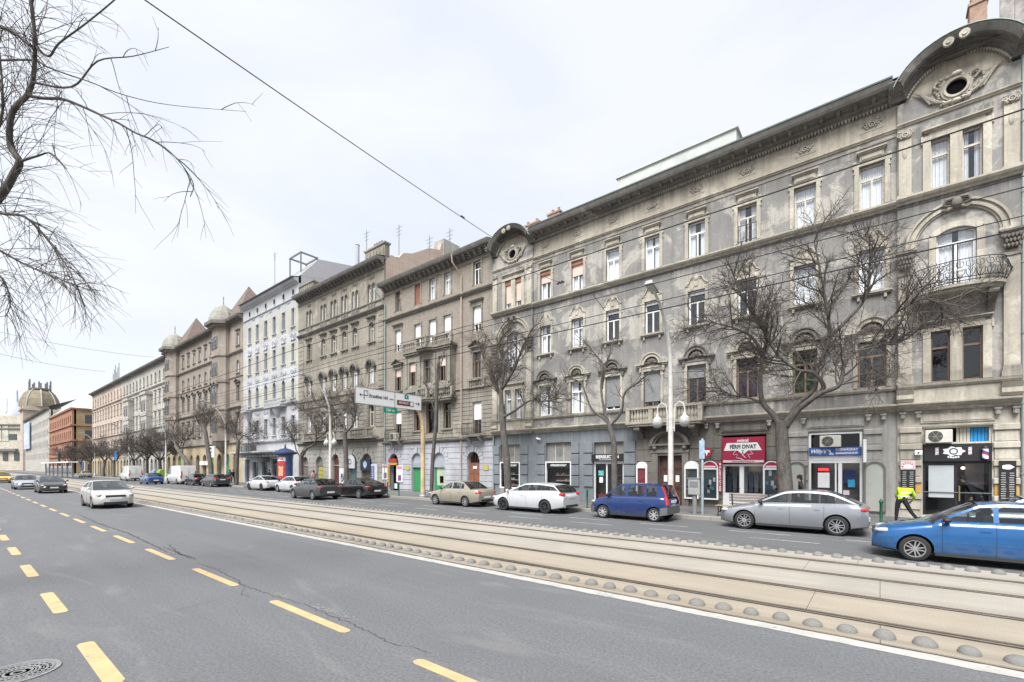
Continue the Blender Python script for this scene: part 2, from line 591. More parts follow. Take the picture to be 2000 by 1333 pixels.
def sheet(name, x0, x1, y0, y1, z, m, parent=None):
    b = MB().quad((x0, y0, z), (x1, y0, z), (x1, y1, z), (x0, y1, z))
    return b.build(name, m, parent)
tag(sheet('ground', -1500, 500, -700, 900, -0.06, mat('ground_earth', (0.16, 0.155, 0.15), 0.95, var=0.2)), kind='structure')
road = tag(sheet('road', XL, XR, -1.0, 7.46, 0.0, M_ASPH), kind='structure')
road2 = tag(sheet('road', XL, XR, 13.95, 20.05, 0.0, M_ASPH2), kind='structure')
# the side street beyond the pink house
tag(sheet('side_street', -206, -170, 20.05, 120, 0.004, M_ASPH2), kind='structure')

# --- markings: each dash a part of its road
def dash(parent, xc, yc, ln, wd, m, z=0.004, name='lane_dash'):
    c = 0.06
    x0, x1, y0, y1 = xc - ln / 2, xc + ln / 2, yc - wd / 2, yc + wd / 2
    b = MB().add([(x0 + c, y0, z), (x1 - c, y0, z), (x1, y0 + c * .6, z), (x1, y1 - c * .6, z), (x1 - c, y1, z), (x0 + c, y1, z), (x0, y1 - c * .6, z), (x0, y0 + c * .6, z)], [tuple(range(8))])
    return b.build(name, m, parent)
for k in range(30):
    dash(road, -2.95 - 3.83 * k if k else -3.05, 3.41, 2.3, 0.145, M_YEL)
for k in range(28):
    dash(road, -3.38 - 3.65 * k, 1.09, 1.75, 0.17, M_YEL)
for k in range(26):
    dash(road2, 1.0 - 3.3 * k, 16.0, 1.9, 0.13, M_WHT2)
    dash(road2, 0.1 - 3.3 * k, 17.32, 1.9, 0.13, M_WHT2)
# continuous white edge line, slightly ragged
def ragged(y0, y1, x0, x1, step, amp, seed, z):
    r = random.Random(seed)
    n = int((x1 - x0) / step)
    b = MB()
    vs = []
    for i in range(n + 1):
        x = x0 + (x1 - x0) * i / n
        vs += [(x, y0 + r.uniform(-amp, amp), z), (x, y1 + r.uniform(-amp, amp), z)]
    b.add(vs, [(2 * i, 2 * i + 2, 2 * i + 3, 2 * i + 1) for i in range(n)])
    return b
ragged(7.15, 7.39, -30, 12, 0.12, 0.013, 1, 0.004).build('edge_line', M_WHT, road)
sheet('edge_line', XL, -30, 7.15, 7.39, 0.004, M_WHT, road)
ragged(14.02, 14.12, -60, 12, 0.2, 0.012, 2, 0.004).build('edge_line', M_WHT2, road2)

# --- cracks and worn paint along the seam of the two lanes
def crack(pts, w0, seed, jag=0.03):
    r = random.Random(seed)
    out_ = []
    for i in range(len(pts) - 1):
        a, b = Vector(pts[i]), Vector(pts[i + 1])
        n = max(2, int((b - a).length / 0.07))
        for k in range(n):
            p = a.lerp(b, k / n)
            out_.append((p.x + r.uniform(-jag, jag), p.y + r.uniform(-jag, jag)))
    m = MB()
    vs = []
    for i, (x, y) in enumerate(out_):
        ww = w0 * r.uniform(0.25, 1.0) * (0.3 + 0.7 * math.sin(PI * (i + 0.5) / len(out_)))
        vs += [(x, y - ww, 0.005), (x + ww * .5, y + ww, 0.005)]
    m.add(vs, [(2 * i, 2 * i + 2, 2 * i + 3, 2 * i + 1) for i in range(len(out_) - 1)])
    return m
def g2(px, py):
    p = at(px, py, 889.0 * CAMH / (py - 912.0))
    return (p.x, p.y)
for i, (pp, wd) in enumerate([
    ([(150, 1003), (190, 1022), (250, 1042), (330, 1080), (385, 1092)], 0.030), ([(330, 1064), (350, 1082), (385, 1092)], 0.025),
    ([(318, 1068), (365, 1088), (382, 1094)], 0.022), ([(385, 1100), (430, 1115), (480, 1146), (540, 1166), (590, 1180)], 0.015),
    ([(590, 1180), (650, 1205), (700, 1225), (760, 1255), (850, 1278)], 0.012), ([(198, 1227), (300, 1205), (420, 1173), (505, 1155)], 0.007),
    ([(600, 1160), (640, 1158), (700, 1140), (820, 1105)], 0.006), ([(480, 1148), (470, 1160), (500, 1170)], 0.008),
    ([(340, 1333), (420, 1318), (470, 1303)], 0.006), ([(190, 1047), (300, 1040), (480, 1033)], 0.006), ([(590, 1180), (680, 1165), (740, 1150)], 0.005)]):
    crack([g2(*p) for p in pp], wd, 20 + i).build('crack', M_CRACK, road)
for i, (a, b, c, d) in enumerate([(535, 1160, 560, 1166), (610, 1184, 650, 1196), (645, 1192, 690, 1212), (330, 1080, 345, 1085)]):
    p, q = Vector(g2(a, b)), Vector(g2(c, d))
    mm = MB()
    r = random.Random(i)
    for k in range(70):
        t = p.lerp(q, r.random())
        x, y, s_ = t.x + r.gauss(0, .06), t.y + r.gauss(0, .035), r.uniform(.003, .013)
        mm.add([(x - 2 * s_, y - s_, .0055), (x + s_, y - s_ * .6, .0055), (x + 2 * s_, y + s_, .0055), (x - s_, y + s_ * .8, .0055)], [(0, 1, 2, 3)])
    tag(mm.build('worn_paint', M_WHT2, road), kind='stuff')

# --- manhole cover in the near lane: concentric ribs
mh = g2(35, 1315)
t = thing('manhole_cover', 'round ribbed iron manhole cover set in the near lane', 'manhole cover', (mh[0], mh[1], 0))
b = MB().lathe([(0, 0.004), (0.30, 0.004), (0.30, 0.012), (0.34, 0.012), (0.34, 0.001)], (mh[0], mh[1], 0), 40)
b.build('frame_ring', M_IRON, t)
b = MB()
for r_ in (0.05, 0.11, 0.17, 0.23, 0.275):
    b.lathe([(r_ - .012, .004), (r_ - .010, .011), (r_ + .010, .011), (r_ + .012, .004)], (mh[0], mh[1], 0.001), 36)
for k in range(24):
    a = 2 * PI * k / 24
    for r_ in (0.14, 0.20, 0.255):
        b.ball((mh[0] + r_ * math.cos(a), mh[1] + r_ * math.sin(a), 0.006), .012, .012, .008, 6, 4)
b.build('raised_ribs', M_IRON, t)

# --- tram bed: cast slabs between the rails, joints left open
tb = tag(sheet('tram_bed', XL, XR, 7.40, 14.02, 0.002, M_RUB), kind='structure')
RAILS = (8.36, 9.86, 11.55, 12.99)
strips = [(7.44, 8.23), (8.48, 9.73), (9.98, 11.42), (11.67, 12.86), (13.11, 13.98)]
for si, (a, b_) in enumerate(strips):
    x = 12.0
    off = (0.0, 0.9, 0.0, 1.3, 0.4)[si]
    k = 0
    while x > -110:
        L = 6.0
        z1 = 0.020 + 0.0015 * ((k * 7 + si * 3) % 3)
        m = MB().bbox(x - L - off + 0.006, x - off, a, b_, -0.05, z1, 0.003)
        m.build('concrete_slab', M_TRK if si < 2 else M_CONC, tb)
        x -= L
        k += 1
    m = MB().box(XL, x - off, a, b_, -0.05, 0.02)
    m.build('concrete_slab', M_CONC, tb)
for y in RAILS:
    r_ = MB()
    prof = [(-0.058, 0.0), (-0.058, 0.022), (-0.052, 0.028), (0.010, 0.028), (0.014, 0.022), (0.018, 0.006), (0.046, 0.006), (0.050, 0.022), (0.056, 0.024), (0.062, 0.022), (0.062, 0.0)]
    n = len(prof)
    vs = [(XL, y + p, q) for p, q in prof] + [(XR, y + p, q) for p, q in prof]
    r_.add(vs, [(i, i + n, i + n + 1, i + 1) for i in range(n - 1)])
    r_.build('rail', M_STEEL, tb)

# --- concrete domes that edge the tram bed
dm = MB()
dm.lathe([(0.130, -0.02), (0.128, 0.012), (0.119, 0.045), (0.096, 0.076), (0.061, 0.098), (0.024, 0.108), (0, 0.110)], (0, 0, 0), 14)
dome_me = dm.mesh('dome', M_DOME, True, 60)
def domes(y, x0, n, label, group, total):
    r = random.Random(int(y * 10))
    rest = MB()
    for i in range(total):
        x = x0 - 0.392 * i
        if i < n:
            o = put('concrete_dome', dome_me, None, (x, y + r.gauss(0, .018), 0.021))
            o.rotation_euler = (r.gauss(0, .05), r.gauss(0, .05), r.uniform(0, 6))
            s_ = r.uniform(0.84, 1.0)
            o.scale = (s_, s_ * r.uniform(.95, 1.03), s_ * r.uniform(.85, 1.05))
            tag(o, label, 'bollard', group)
        else:
            rest.lathe([(0.148, -0.01), (0.137, 0.05), (0.07, 0.11), (0, 0.123)], (x, y, 0.02), 8)
    tag(rest.build('concrete_dome_row', M_DOME, None, True), group + ' running on towards the far end', 'bollards', group, 'stuff')
domes(7.66, 2.4, 140, 'small grey concrete dome in the row between white line and near tram rail', 'domes along the near edge of the tram bed', 330)
domes(13.72, 8.2, 160, 'small grey concrete dome in the row between far tram rail and far carriageway', 'domes along the far edge of the tram bed', 340)

# --- pavements and kerb stones
pav = tag(MB().box(XL, XR, 20.30, YF + 0.5, -0.05, 0.15).build('pavement', M_PAVE), kind='structure')
pav2 = tag(MB().box(XL, XR, -9.0, -1.30, -0.05, 0.15).build('pavement', M_PAVE), kind='structure')
kme = MB().bbox(-0.496, 0.496, 20.02, 20.31, -0.05, 0.156, 0.015).mesh('kerb_stone', M_CONC2)
for k in range(60):
    put('kerb_stone', kme, pav, (7 - k, 0, 0))
MB().bbox(XL, -53.5, 20.02, 20.31, -0.05, 0.156, 0.015).build('kerb_stone', M_CONC2, pav)
MB().bbox(XL, XR, -1.31, -1.0, -0.05, 0.156, 0.015).build('kerb_stone', M_CONC2, pav2)
# ============================================================ facade kit  (y grows into the house; facade plane is y = YF)
G_PANE = glass('window_pane', (0.95, 0.97, 0.98), 1.95)
G_PANE_D = glass('dark_window_pane', (0.42, 0.44, 0.45), 1.75)
G_SHOP = glass('shop_pane', (0.75, 0.78, 0.8), 1.5)
F_WHITE = mat('white_window_frame', (0.72, 0.72, 0.72), 0.5, var=0.06)
F_CREAM = mat('flaking_cream_frame', (0.50, 0.46, 0.39), 0.7, var=0.25, scale=14)
F_BROWN = mat('brown_window_frame', (0.17, 0.11, 0.075), 0.6, var=0.25, scale=9)
F_GREY = mat('grey_window_frame', (0.16, 0.165, 0.17), 0.55, var=0.15)
CUR_W = mat('white_curtain', (0.74, 0.75, 0.77), 0.9, var=0.06, scale=6)
CUR_G = mat('grey_curtain', (0.30, 0.30, 0.31), 0.9, var=0.15)
CUR_P = mat('purple_curtain', (0.10, 0.03, 0.07), 0.9, var=0.2)
CUR_N = mat('green_curtain', (0.17, 0.26, 0.12), 0.9, var=0.2)
CUR_B = mat('beige_curtain', (0.45, 0.38, 0.28), 0.9, var=0.15)
BL_W = mat('white_roller_shutter', (0.70, 0.70, 0.72), 0.6, var=0.05)
BL_G = mat('grey_roller_shutter', (0.20, 0.205, 0.21), 0.6, var=0.08)
BL_P = mat('pale_pink_blind', (0.56, 0.46, 0.40), 0.7, var=0.06)
BL_R = mat('rust_red_blind_box', (0.26, 0.11, 0.07), 0.7, var=0.2)
INTER = mat('room_darkness', (0.055, 0.052, 0.05), 0.9, var=0.35, scale=1.5)  # sheet behind the windows; the dimness of the rooms is put into its colour
CURT = {'white': CUR_W, 'grey': CUR_G, 'purple': CUR_P, 'green': CUR_N, 'beige': CUR_B}

def arc_pts(w, h, rise, n=10):
    """top edge of an opening from right to left; rise 0 is flat"""
    if rise <= 0: return [(w / 2, h), (-w / 2, h)]
    a = w / 2
    rad = (a * a + rise * rise) / (2 * rise)
    cz = h - rad
    a0 = math.asin(min(1, a / rad))
    if rise >= a * 0.999: a0 = PI / 2
    return [(rad * math.sin(a0 - 2 * a0 * i / n), cz + rad * math.cos(a0 - 2 * a0 * i / n)) for i in range(n + 1)]

def wall_with_holes(x0, x1, z0, z1, holes, y=YF, reveal=0.32, ends=True):
    """front sheet with real openings and reveals. hole = (xc, w, zb, h, rise)"""
    m = MB()
    xs = sorted({round(v, 4) for v in [x0, x1] + [h[0] - h[1] / 2 for h in holes] + [h[0] + h[1] / 2 for h in holes] if x0 <= v <= x1})
    zs = sorted({round(v, 4) for v in [z0, z1] + [h[2] for h in holes] + [h[2] + h[3] for h in holes] if z0 <= v <= z1})
    for i in range(len(xs) - 1):
        xm = (xs[i] + xs[i + 1]) / 2
        run = None
        for j in range(len(zs) - 1):
            zm = (zs[j] + zs[j + 1]) / 2
            inside = any(abs(xm - h[0]) < h[1] / 2 and h[2] < zm < h[2] + h[3] for h in holes)
            if not inside and run is None: run = zs[j]
            if inside and run is not None:
                m.quad((xs[i], y, run), (xs[i + 1], y, run), (xs[i + 1], y, zs[j]), (xs[i], y, zs[j]))
                run = None
        if run is not None: m.quad((xs[i], y, run), (xs[i + 1], y, run), (xs[i + 1], y, z1), (xs[i], y, z1))
    for (xc, w_, zb, h_, rise) in holes:
        top = arc_pts(w_, h_, rise)
        loop = [(-w_ / 2, 0), (w_ / 2, 0)] + top
        for i in range(len(loop)):
            a, b = loop[i], loop[(i + 1) % len(loop)]
            if abs(a[0] - b[0]) + abs(a[1] - b[1]) < 1e-6: continue
            m.quad((xc + a[0], y, zb + a[1]), (xc + a[0], y + reveal, zb + a[1]), (xc + b[0], y + reveal, zb + b[1]), (xc + b[0], y, zb + b[1]))
        if rise > 0:
            mid = len(top) // 2
            for half, cx_ in ((top[:mid + 1], w_ / 2), (top[mid:], -w_ / 2)):
                for i in range(len(half) - 1):
                    m.add([(xc + cx_, y, zb + h_), (xc + half[i][0], y, zb + half[i][1]), (xc + half[i + 1][0], y, zb + half[i + 1][1])], [(0, 2, 1)])
    if ends:
        m.quad((x0, y + 1.0, z0), (x0, y, z0), (x0, y, z1), (x0, y + 1.0, z1))
        m.quad((x1, y, z0), (x1, y + 1.0, z0), (x1, y + 1.0, z1), (x1, y, z1))
    return m

def ornament(m, cx, cz, sx, sz, y, seed=0, dep=0.06, lobes=7):
    """stucco relief: oval ring, scrolls and leaves"""
    r = random.Random(seed)
    m.arch(cx, cz, min(sx, sz) * 0.34, min(sx, sz) * 0.52, y - dep, y + 0.01, 0, 2 * PI, 14)
    m.ball((cx, y, cz), min(sx, sz) * .28, dep * .9, min(sx, sz) * .28, 8, 5)
    for sgn in (-1, 1):
        for k in range(lobes):
            t = (k + 0.6) / lobes
            a = PI * (0.85 * t - 0.42)
            px_ = cx + sgn * sx * (0.35 + 0.62 * t * math.cos(a))
            pz_ = cz + sz * math.sin(a * 1.7) * (0.55 + 0.35 * t)
            m.ball((px_, y, pz_), sx * r.uniform(.09, .16), dep * r.uniform(.6, 1.1), sz * r.uniform(.14, .24), 6, 4)
        sp = [(cx + sgn * sx * (0.62 + 0.28 * (1 - u / 9) * math.cos(u * .9)), y - dep * .4, cz + sz * 0.5 * (1 - u / 11) * math.sin(u * .9)) for u in range(9)]
        m.tube(sp, dep * .45, 5)

_wc = {}
def window(w, h, rise=0.0, frame=F_WHITE, curtain=None, blind=None, trim=None, sill=True, sur=0.15, head=None, transom=0.68, mull=True, seed=0, pane=G_PANE, ears=False, topmull=False, blindm=BL_W, hoodm=None, deep=0.16):
    key = (round(w, 2), round(h, 2), round(rise, 2), frame.name, curtain, blind, trim.name if trim else '', sill, sur, head, transom, mull, seed, pane.name, ears, topmull, blindm.name, hoodm.name if hoodm else '', deep)
    if key in _wc: return _wc[key]
    y0 = deep
    a = w / 2
    tz = transom * h
    fr = 0.055
    top = arc_pts(w, h, rise)
    inn = arc_pts(w - 2 * fr, h - fr, max(0, rise - fr * (1 if rise < a * .99 else 1)))
    kids = []
    m = MB()
    for s in (-1, 1):
        x = s * (a - fr / 2)
        m.box(x - fr / 2, x + fr / 2, y0, y0 + .07, 0, h - rise)
    m.box(-a + fr, a - fr, y0, y0 + .07, 0, fr * 1.2)
    if rise <= 0: m.box(-a + fr, a - fr, y0, y0 + .07, h - fr, h)
    else:
        for i in range(len(top) - 1):
            p, q, u, v = top[i], top[i + 1], inn[i], inn[i + 1]
            m.add([(p[0], y0, p[1]), (q[0], y0, q[1]), (v[0], y0, v[1]), (u[0], y0, u[1]), (u[0], y0 + .07, u[1]), (v[0], y0 + .07, v[1])], [(0, 1, 2, 3), (3, 2, 5, 4)])
    if transom: m.box(-a + fr, a - fr, y0 - .012, y0 + .06, tz - .04, tz + .04)
    if mull:
        m.box(-.035, .035, y0 - .010, y0 + .06, fr * 1.2, (tz - .04) if transom else h - fr)
        for s in (-1, 1):   # casement stiles
            m.box(s * (a - fr) - .025, s * (a - fr) + .025, y0 + .008, y0 + .055, fr * 1.2, (tz - .04) if transom else h - max(rise, fr))
    if topmull and transom: m.box(-.02, .02, y0 - .005, y0 + .06, tz + .04, h - fr)
    me_f = m.mesh('window', frame)
    yp = y0 + .035
    lights = []
    zt0 = (tz + .04) if transom else None
    if transom:
        lights.append([(-a + fr, zt0), (a - fr, zt0)] + [(x, z) for x, z in inn])
        zt = tz - .04
        if mull: lights += [[(-a + fr, fr), (-.035, fr), (-.035, zt), (-a + fr, zt)], [(.035, fr), (a - fr, fr), (a - fr, zt), (.035, zt)]]
        else: lights.append([(-a + fr, fr), (a - fr, fr), (a - fr, zt), (-a + fr, zt)])
    else:
        lights.append([(-a + fr, fr), (a - fr, fr)] + [(x, z) for x, z in inn])
    for L in lights:
        g = MB().add([(x, yp, z) for x, z in L], [tuple(range(len(L)))])
        kids.append(('pane', g.mesh('pane', pane), []))
    if curtain:
        c = MB()
        r = random.Random(seed + 3)
        gap = r.choice([0, 0.16, 0.3]) if curtain in ('white', 'grey') else 0
        n = 18
        for s in (-1, 1):
            vs = []
            for i in range(n + 1):
                x = s * (a - (a - gap * a) * i / n)
                yy = y0 + .13 + .022 * math.sin(i * 2.1 + seed) + .01 * math.sin(i * 5.0)
                vs += [(x, yy, 0.02), (x, yy, h - 0.02)]
            c.add(vs, [(2 * i, 2 * i + 1, 2 * i + 3, 2 * i + 2) for i in range(n)])
        kids.append(('curtain', c.mesh('curtain', CURT[curtain], True), []))
    if blind:
        c = MB()
        zb = h * (1 - blind)
        n = max(3, int((h - zb) / 0.055))
        for i in range(n):
            za = zb + (h - zb) * i / n
            zz = zb + (h - zb) * (i + 1) / n
            c.add([(-a + .02, y0 - .045, za), (a - .02, y0 - .045, za), (a - .02, y0 - .052, (za + zz) / 2), (-a + .02, y0 - .052, (za + zz) / 2), (a - .02, y0 - .045, zz), (-a + .02, y0 - .045, zz)], [(0, 1, 2, 3), (3, 2, 4, 5)])
        kids.append(('roller_shutter', c.mesh('roller_shutter', blindm), []))
    if trim:
        m = MB()
        t = sur
        if t > 0:
            if rise <= 0:
                m.box(-a - t, -a - .002, -.055, .01, 0, h)
                m.box(a + .002, a + t, -.055, .01, 0, h)
                m.box(-a - t, a + t, -.060, .01, h + .002, h + t)
                m.box(-a - t - .03, -a - t + .03, -.08, .01, h - .28, h - .22)
                m.box(a + t - .03, a + t + .03, -.08, .01, h - .28, h - .22)
                if ears:
                    for s in (-1, 1): m.box(s * (a + t) - .06, s * (a + t) + .06, -.058, .01, h - .04, h + t + .03)
            else:
                m.box(-a - t, -a - .002, -.055, .01, 0, h - rise)
                m.box(a + .002, a + t, -.055, .01, 0, h - rise)
                if rise >= a * .98: m.arch(0, h - a, a, a + t, -.06, .01, 0, PI, 14)
                else:
                    rad = (a * a + rise * rise) / (2 * rise)
                    aa = math.asin(a / rad)
                    m.arch(0, h - rad, rad, rad + t, -.06, .01, PI / 2 - aa * 1.1, PI / 2 + aa * 1.1, 12)
            kids.append(('surround', m.mesh('surround', trim), []))
        if sill:
            m = MB()
            m.box(-a - t - .10, a + t + .10, -.17, .01, -.10, -.03)
            m.box(-a - t - .06, a + t + .06, -.11, .01, -.16, -.10)
            m.box(-a - .0, a + .0, -.15, y0 + .02, -.03, .004)
            for s in (-1, 1): m.box(s * (a + .02) - .05, s * (a + .02) + .05, -.10, .01, -.34, -.16)
            kids.append(('sill', m.mesh('sill', hoodm or trim), []))
        if head:
            m = MB()
            hm = hoodm or trim
            zt = h + sur
            W2 = a + sur
            if head == 'cap':
                m.box(-a * .95, a * .95, -.07, .01, zt + .03, zt + .27)
                m.box(-a * .78, a * .78, -.095, .01, zt + .08, zt + .22)
                m.box(-a - .04, a + .04, -.14, .01, zt + .31, zt + .37)
                m.box(-a - .01, a + .01, -.09, .01, zt + .27, zt + .31)
                m.box(-a - .08, a + .08, -.20, .01, zt + .37, zt + .42)
                for s in (-1, 1):
                    m.box(s * (W2 - .02) - .06, s * (W2 - .02) + .06, -.10, .01, zt - .01, zt + .07)
            elif head == 'baroque':
                P = [(-W2, zt), (W2, zt), (W2 + .02, zt + .12), (W2 * .72, zt + .22), (W2 * .55, zt + .46), (W2 * .28, zt + .60), (0, zt + .72), (-W2 * .28, zt + .60), (-W2 * .55, zt + .46), (-W2 * .72, zt + .22), (-W2 - .02, zt + .12)]
                m.prism_y(P, -.045, .01)
                r = random.Random(seed)
                for s in (-1, 1):
                    m.tube([(s * W2 * 1.0, -.07, zt + .13), (s * W2 * .72, -.075, zt + .25), (s * W2 * .5, -.08, zt + .5), (s * W2 * .25, -.07, zt + .56), (s * W2 * .32, -.07, zt + .42)], [.035, .045, .05, .045, .03], 6)
                    m.ball((s * W2 * .78, -.04, zt + .14), .10, .05, .06, 7, 4)
                if seed % 3 != 1:
                    m.ball((0, -.05, zt + .46), .12, .09, .16, 8, 5)
                    m.prism_y([(-.08, zt + .05), (.08, zt + .05), (.13, zt + .34), (-.13, zt + .34)], -.09, .01)
            elif head == 'arch':
                cz = zt + .22
                ra = a * .92
                m.box(-W2, W2, -.09, .01, zt + .02, zt + .10)
                m.arch(0, cz, ra - .04, ra + .12, -.20, .01, 0, PI, 16, ez=1.02)
                m.arch(0, cz, ra + .12, ra + .18, -.26, .01, 0, PI, 16, ez=1.02)
                for s in (-1, 1):
                    m.box(s * (W2 + .10) - .20, s * (W2 + .10) + .20, -.24, .01, cz - .02, cz + .06)
                    m.box(s * (W2 + .10) - .16, s * (W2 + .10) + .16, -.16, .01, cz - .12, cz - .02)
                    m.ball((s * (W2 + .02), -.06, cz - .24), .10, .10, .14, 7, 5)
                    m.box(s * (W2 + .02) - .07, s * (W2 + .02) + .07, -.12, .01, cz - .40, cz - .14)
                mm = MB()
                mm.prism_y([(ra * math.cos(PI * i / 14), cz + ra * math.sin(PI * i / 14)) for i in range(15)], -.02, .01)
                for k in range(7):
                    aa = PI * (k + .5) / 7
                    mm.tube([(0, -.05, cz + .10), (ra * .42 * math.cos(aa), -.10, cz + .06 + ra * .42 * math.sin(aa)), (ra * .80 * math.cos(aa), -.05, cz + ra * .80 * math.sin(aa))], [.03, .07, .05], 5)
                mm.ball((0, -.07, cz + ra * .46), .11, .09, .13, 8, 5)
                for s in (-1, 1): mm.tube([(s * .12, -.06, cz + .02), (s * .34, -.09, cz + .10), (s * ra * .85, -.06, cz - .02)], [.05, .06, .03], 5)
                kids.append(('shell_relief', mm.mesh('shell_relief', M_STUC), []))
            elif head == 'tri':
                m.box(-W2, W2, -.07, .01, zt + .02, zt + .20)
                m.box(-W2 - .12, W2 + .12, -.24, .01, zt + .20, zt + .27)
                m.prism_y([(-W2 - .05, zt + .27), (W2 + .05, zt + .27), (0, zt + .66)], -.06, .01)
                for s in (-1, 1):
                    m.add([(s * (W2 + .18), -.30, zt + .27), (s * (W2 + .18), -.30, zt + .35), (0, -.30, zt + .78), (0, -.30, zt + .68), (s * (W2 + .18), .01, zt + .27), (s * (W2 + .18), .01, zt + .35), (0, .01, zt + .78), (0, .01, zt + .68)],
                          [(0, 3, 2, 1), (0, 1, 5, 4), (1, 2, 6, 5), (3, 0, 4, 7)] if s > 0 else [(0, 1, 2, 3), (0, 4, 5, 1), (1, 5, 6, 2), (3, 7, 4, 0)])
                    m.box(s * (W2 - .03) - .06, s * (W2 - .03) + .06, -.15, .01, zt - .12, zt + .20)
            elif head == 'flat':
                m.box(-W2, W2, -.06, .01, zt + .02, zt + .18)
                m.box(-W2 - .10, W2 + .10, -.22, .01, zt + .24, zt + .31)
                m.box(-W2 - .05, W2 + .05, -.12, .01, zt + .18, zt + .24)
                m.box(-W2 - .14, W2 + .14, -.27, .01, zt + .31, zt + .35)
            elif head == 'hood':
                ra = a + sur * .6
                cz = h - rise + .10
                m.arch(0, cz, ra, ra + .16, -.34, .01, 0, PI, 14)
                m.arch(0, cz, ra - .02, ra + .10, -.20, .01, 0, PI, 14)
                m.ball((0, -.16, cz + ra * .82), .14, .16, .22, 8, 5)
                for s in (-1, 1):
                    m.box(s * (ra + .12) - .15, s * (ra + .12) + .15, -.30, .01, cz - .12, cz)
                    m.box(s * (ra + .08) - .08, s * (ra + .08) + .08, -.18, .01, cz - .40, cz - .12)
            elif head == 'key':
                m.prism_y([(-.09, h - .02), (.09, h - .02), (.14, zt + .16), (-.14, zt + .16)], -.13, .01)
                for s in (-1, 1): m.tube([(s * .14, -.06, zt + .10), (s * .30, -.08, zt + .16), (s * W2, -.05, zt + .02)], [.05, .05, .02], 5)
            elif head == 'garland':
                for s in (-1, 1):
                    m.tube([(0, -.07, zt + .42), (s * .22, -.09, zt + .30), (s * .42, -.08, zt + .34), (s * W2 * 1.25, -.05, zt + .52)], [.05, .07, .06, .03], 6)
                    m.ball((s * W2 * 1.28, -.03, zt + .30), .07, .06, .16, 6, 4)
                m.ball((0, -.05, zt + .36), .17, .10, .18, 8, 5)
            kids.append((('pediment' if head != 'key' else 'keystone'), m.mesh('pediment', hm), []))
    tp = ('window', me_f, kids)
    _wc[key] = tp
    return tp
M_STUC = plaster('dark_stucco_relief', (0.17, 0.155, 0.135), (0.30, 0.275, 0.235), peel=0.2, streak=0.3)

def long_mould(x0, x1, z, prof, m, parent, name='string_course', Y=YF):
    return MB().mould(prof, [(x0, z), (x1, z)], Y=Y).build(name, m, parent)
P_COURSE = [(-.01, 0), (.10, 0), (.12, .07), (.22, .12), (.28, .20), (.28, .27), (.05, .30), (-.01, .30)]
P_SMALL = [(-.01, 0), (.05, 0), (.07, .05), (.12, .08), (.12, .12), (-.01, .14)]
P_CORN = [(-.01, 0), (.10, 0), (.14, .10), (.30, .14), (.30, .26), (.72, .30), (.78, .40), (.84, .56), (.84, .60), (-.01, .70)]
def baluster_mesh(h, r, m):
    b = MB().lathe([(r * .9, 0), (r * .9, h * .08), (r * .45, h * .14), (r * .75, h * .26), (r, h * .38), (r * .7, h * .54), (r * .4, h * .70), (r * .45, h * .82), (r * .85, h * .90), (r * .85, h)], (0, 0, 0), 8)
    return b.mesh('baluster', m, True)

def rust_blocks(parent, x0, x1, z0, z1, rows, m, d=0.07, gap=0.035, seed=0, split=None, y=YF):
    """stone courses one by one; the joints are open gaps"""
    r = random.Random(seed)
    hh = (z1 - z0) / rows
    cuts = split or [(x0, x1)]
    for i in range(rows):
        for (a, b) in cuts:
            dd = d * r.uniform(.9, 1.12)
            MB().bbox(a + gap * .3, b - gap * .3, y - dd, y + .01, z0 + hh * i + gap, z0 + hh * (i + 1), .012).build('stone_block', m, parent)
# ============================================================ the long grey house with the barbershops
PL_MAIN = plaster('grey_old_render', (0.25, 0.244, 0.232), (0.47, 0.445, 0.395), (0.115, 0.112, 0.11), peel=0.95, streak=0.42, ledges=(5.4, 9.65, 13.05, 16.1))
PL_TRIM = plaster('cream_old_stucco', (0.425, 0.392, 0.325), (0.57, 0.535, 0.455), (0.16, 0.152, 0.14), peel=0.7, streak=0.5, ledges=(4.9, 6.0, 10.2, 13.05, 17.5))
PL_FRIE = plaster('cream_frieze_render', (0.44, 0.40, 0.32), (0.55, 0.515, 0.43), (0.17, 0.162, 0.148), peel=0.6, streak=0.55, ledges=(17.4,))
PL_DARK = plaster('soot_dark_cornice', (0.195, 0.186, 0.172), (0.33, 0.31, 0.28), (0.09, 0.085, 0.078), peel=0.4, streak=0.6)
PL_BLUE = plaster('blue_grey_painted_base', (0.215, 0.238, 0.255), (0.29, 0.31, 0.32), (0.11, 0.12, 0.13), peel=0.15, streak=0.25, ledges=(4.5,))
PL_BROWN = plaster('brown_grey_base', (0.185, 0.172, 0.15), (0.27, 0.25, 0.215), (0.09, 0.085, 0.075), peel=0.35, streak=0.5, ledges=(4.5,))
PL_LITE = plaster('pale_grey_base', (0.39, 0.38, 0.36), (0.50, 0.485, 0.455), (0.17, 0.16, 0.145), peel=0.4, streak=0.5, ledges=(4.5,))
PL_CREAM = plaster('cream_base', (0.50, 0.465, 0.395), (0.60, 0.565, 0.49), (0.24, 0.22, 0.185), peel=0.35, streak=0.5, ledges=(4.5,))
M_ZINC = mat('green_zinc_gutter', (0.24, 0.29, 0.275), 0.55, metal=0.2, var=0.15)
M_WROUGHT = mat('wrought_iron', (0.04, 0.04, 0.042), 0.6, metal=0.3, var=0.2)
M_ROOF = mat('dark_roof', (0.12, 0.115, 0.11), 0.8, var=0.2, scale=2)
M_BRICK = plaster('red_brickwork', (0.33, 0.24, 0.19), (0.45, 0.36, 0.31), (0.16, 0.11, 0.09), peel=0.8, streak=0.4, brick=(0.33, 0.20, 0.145))
M_STONE = M_CONC2

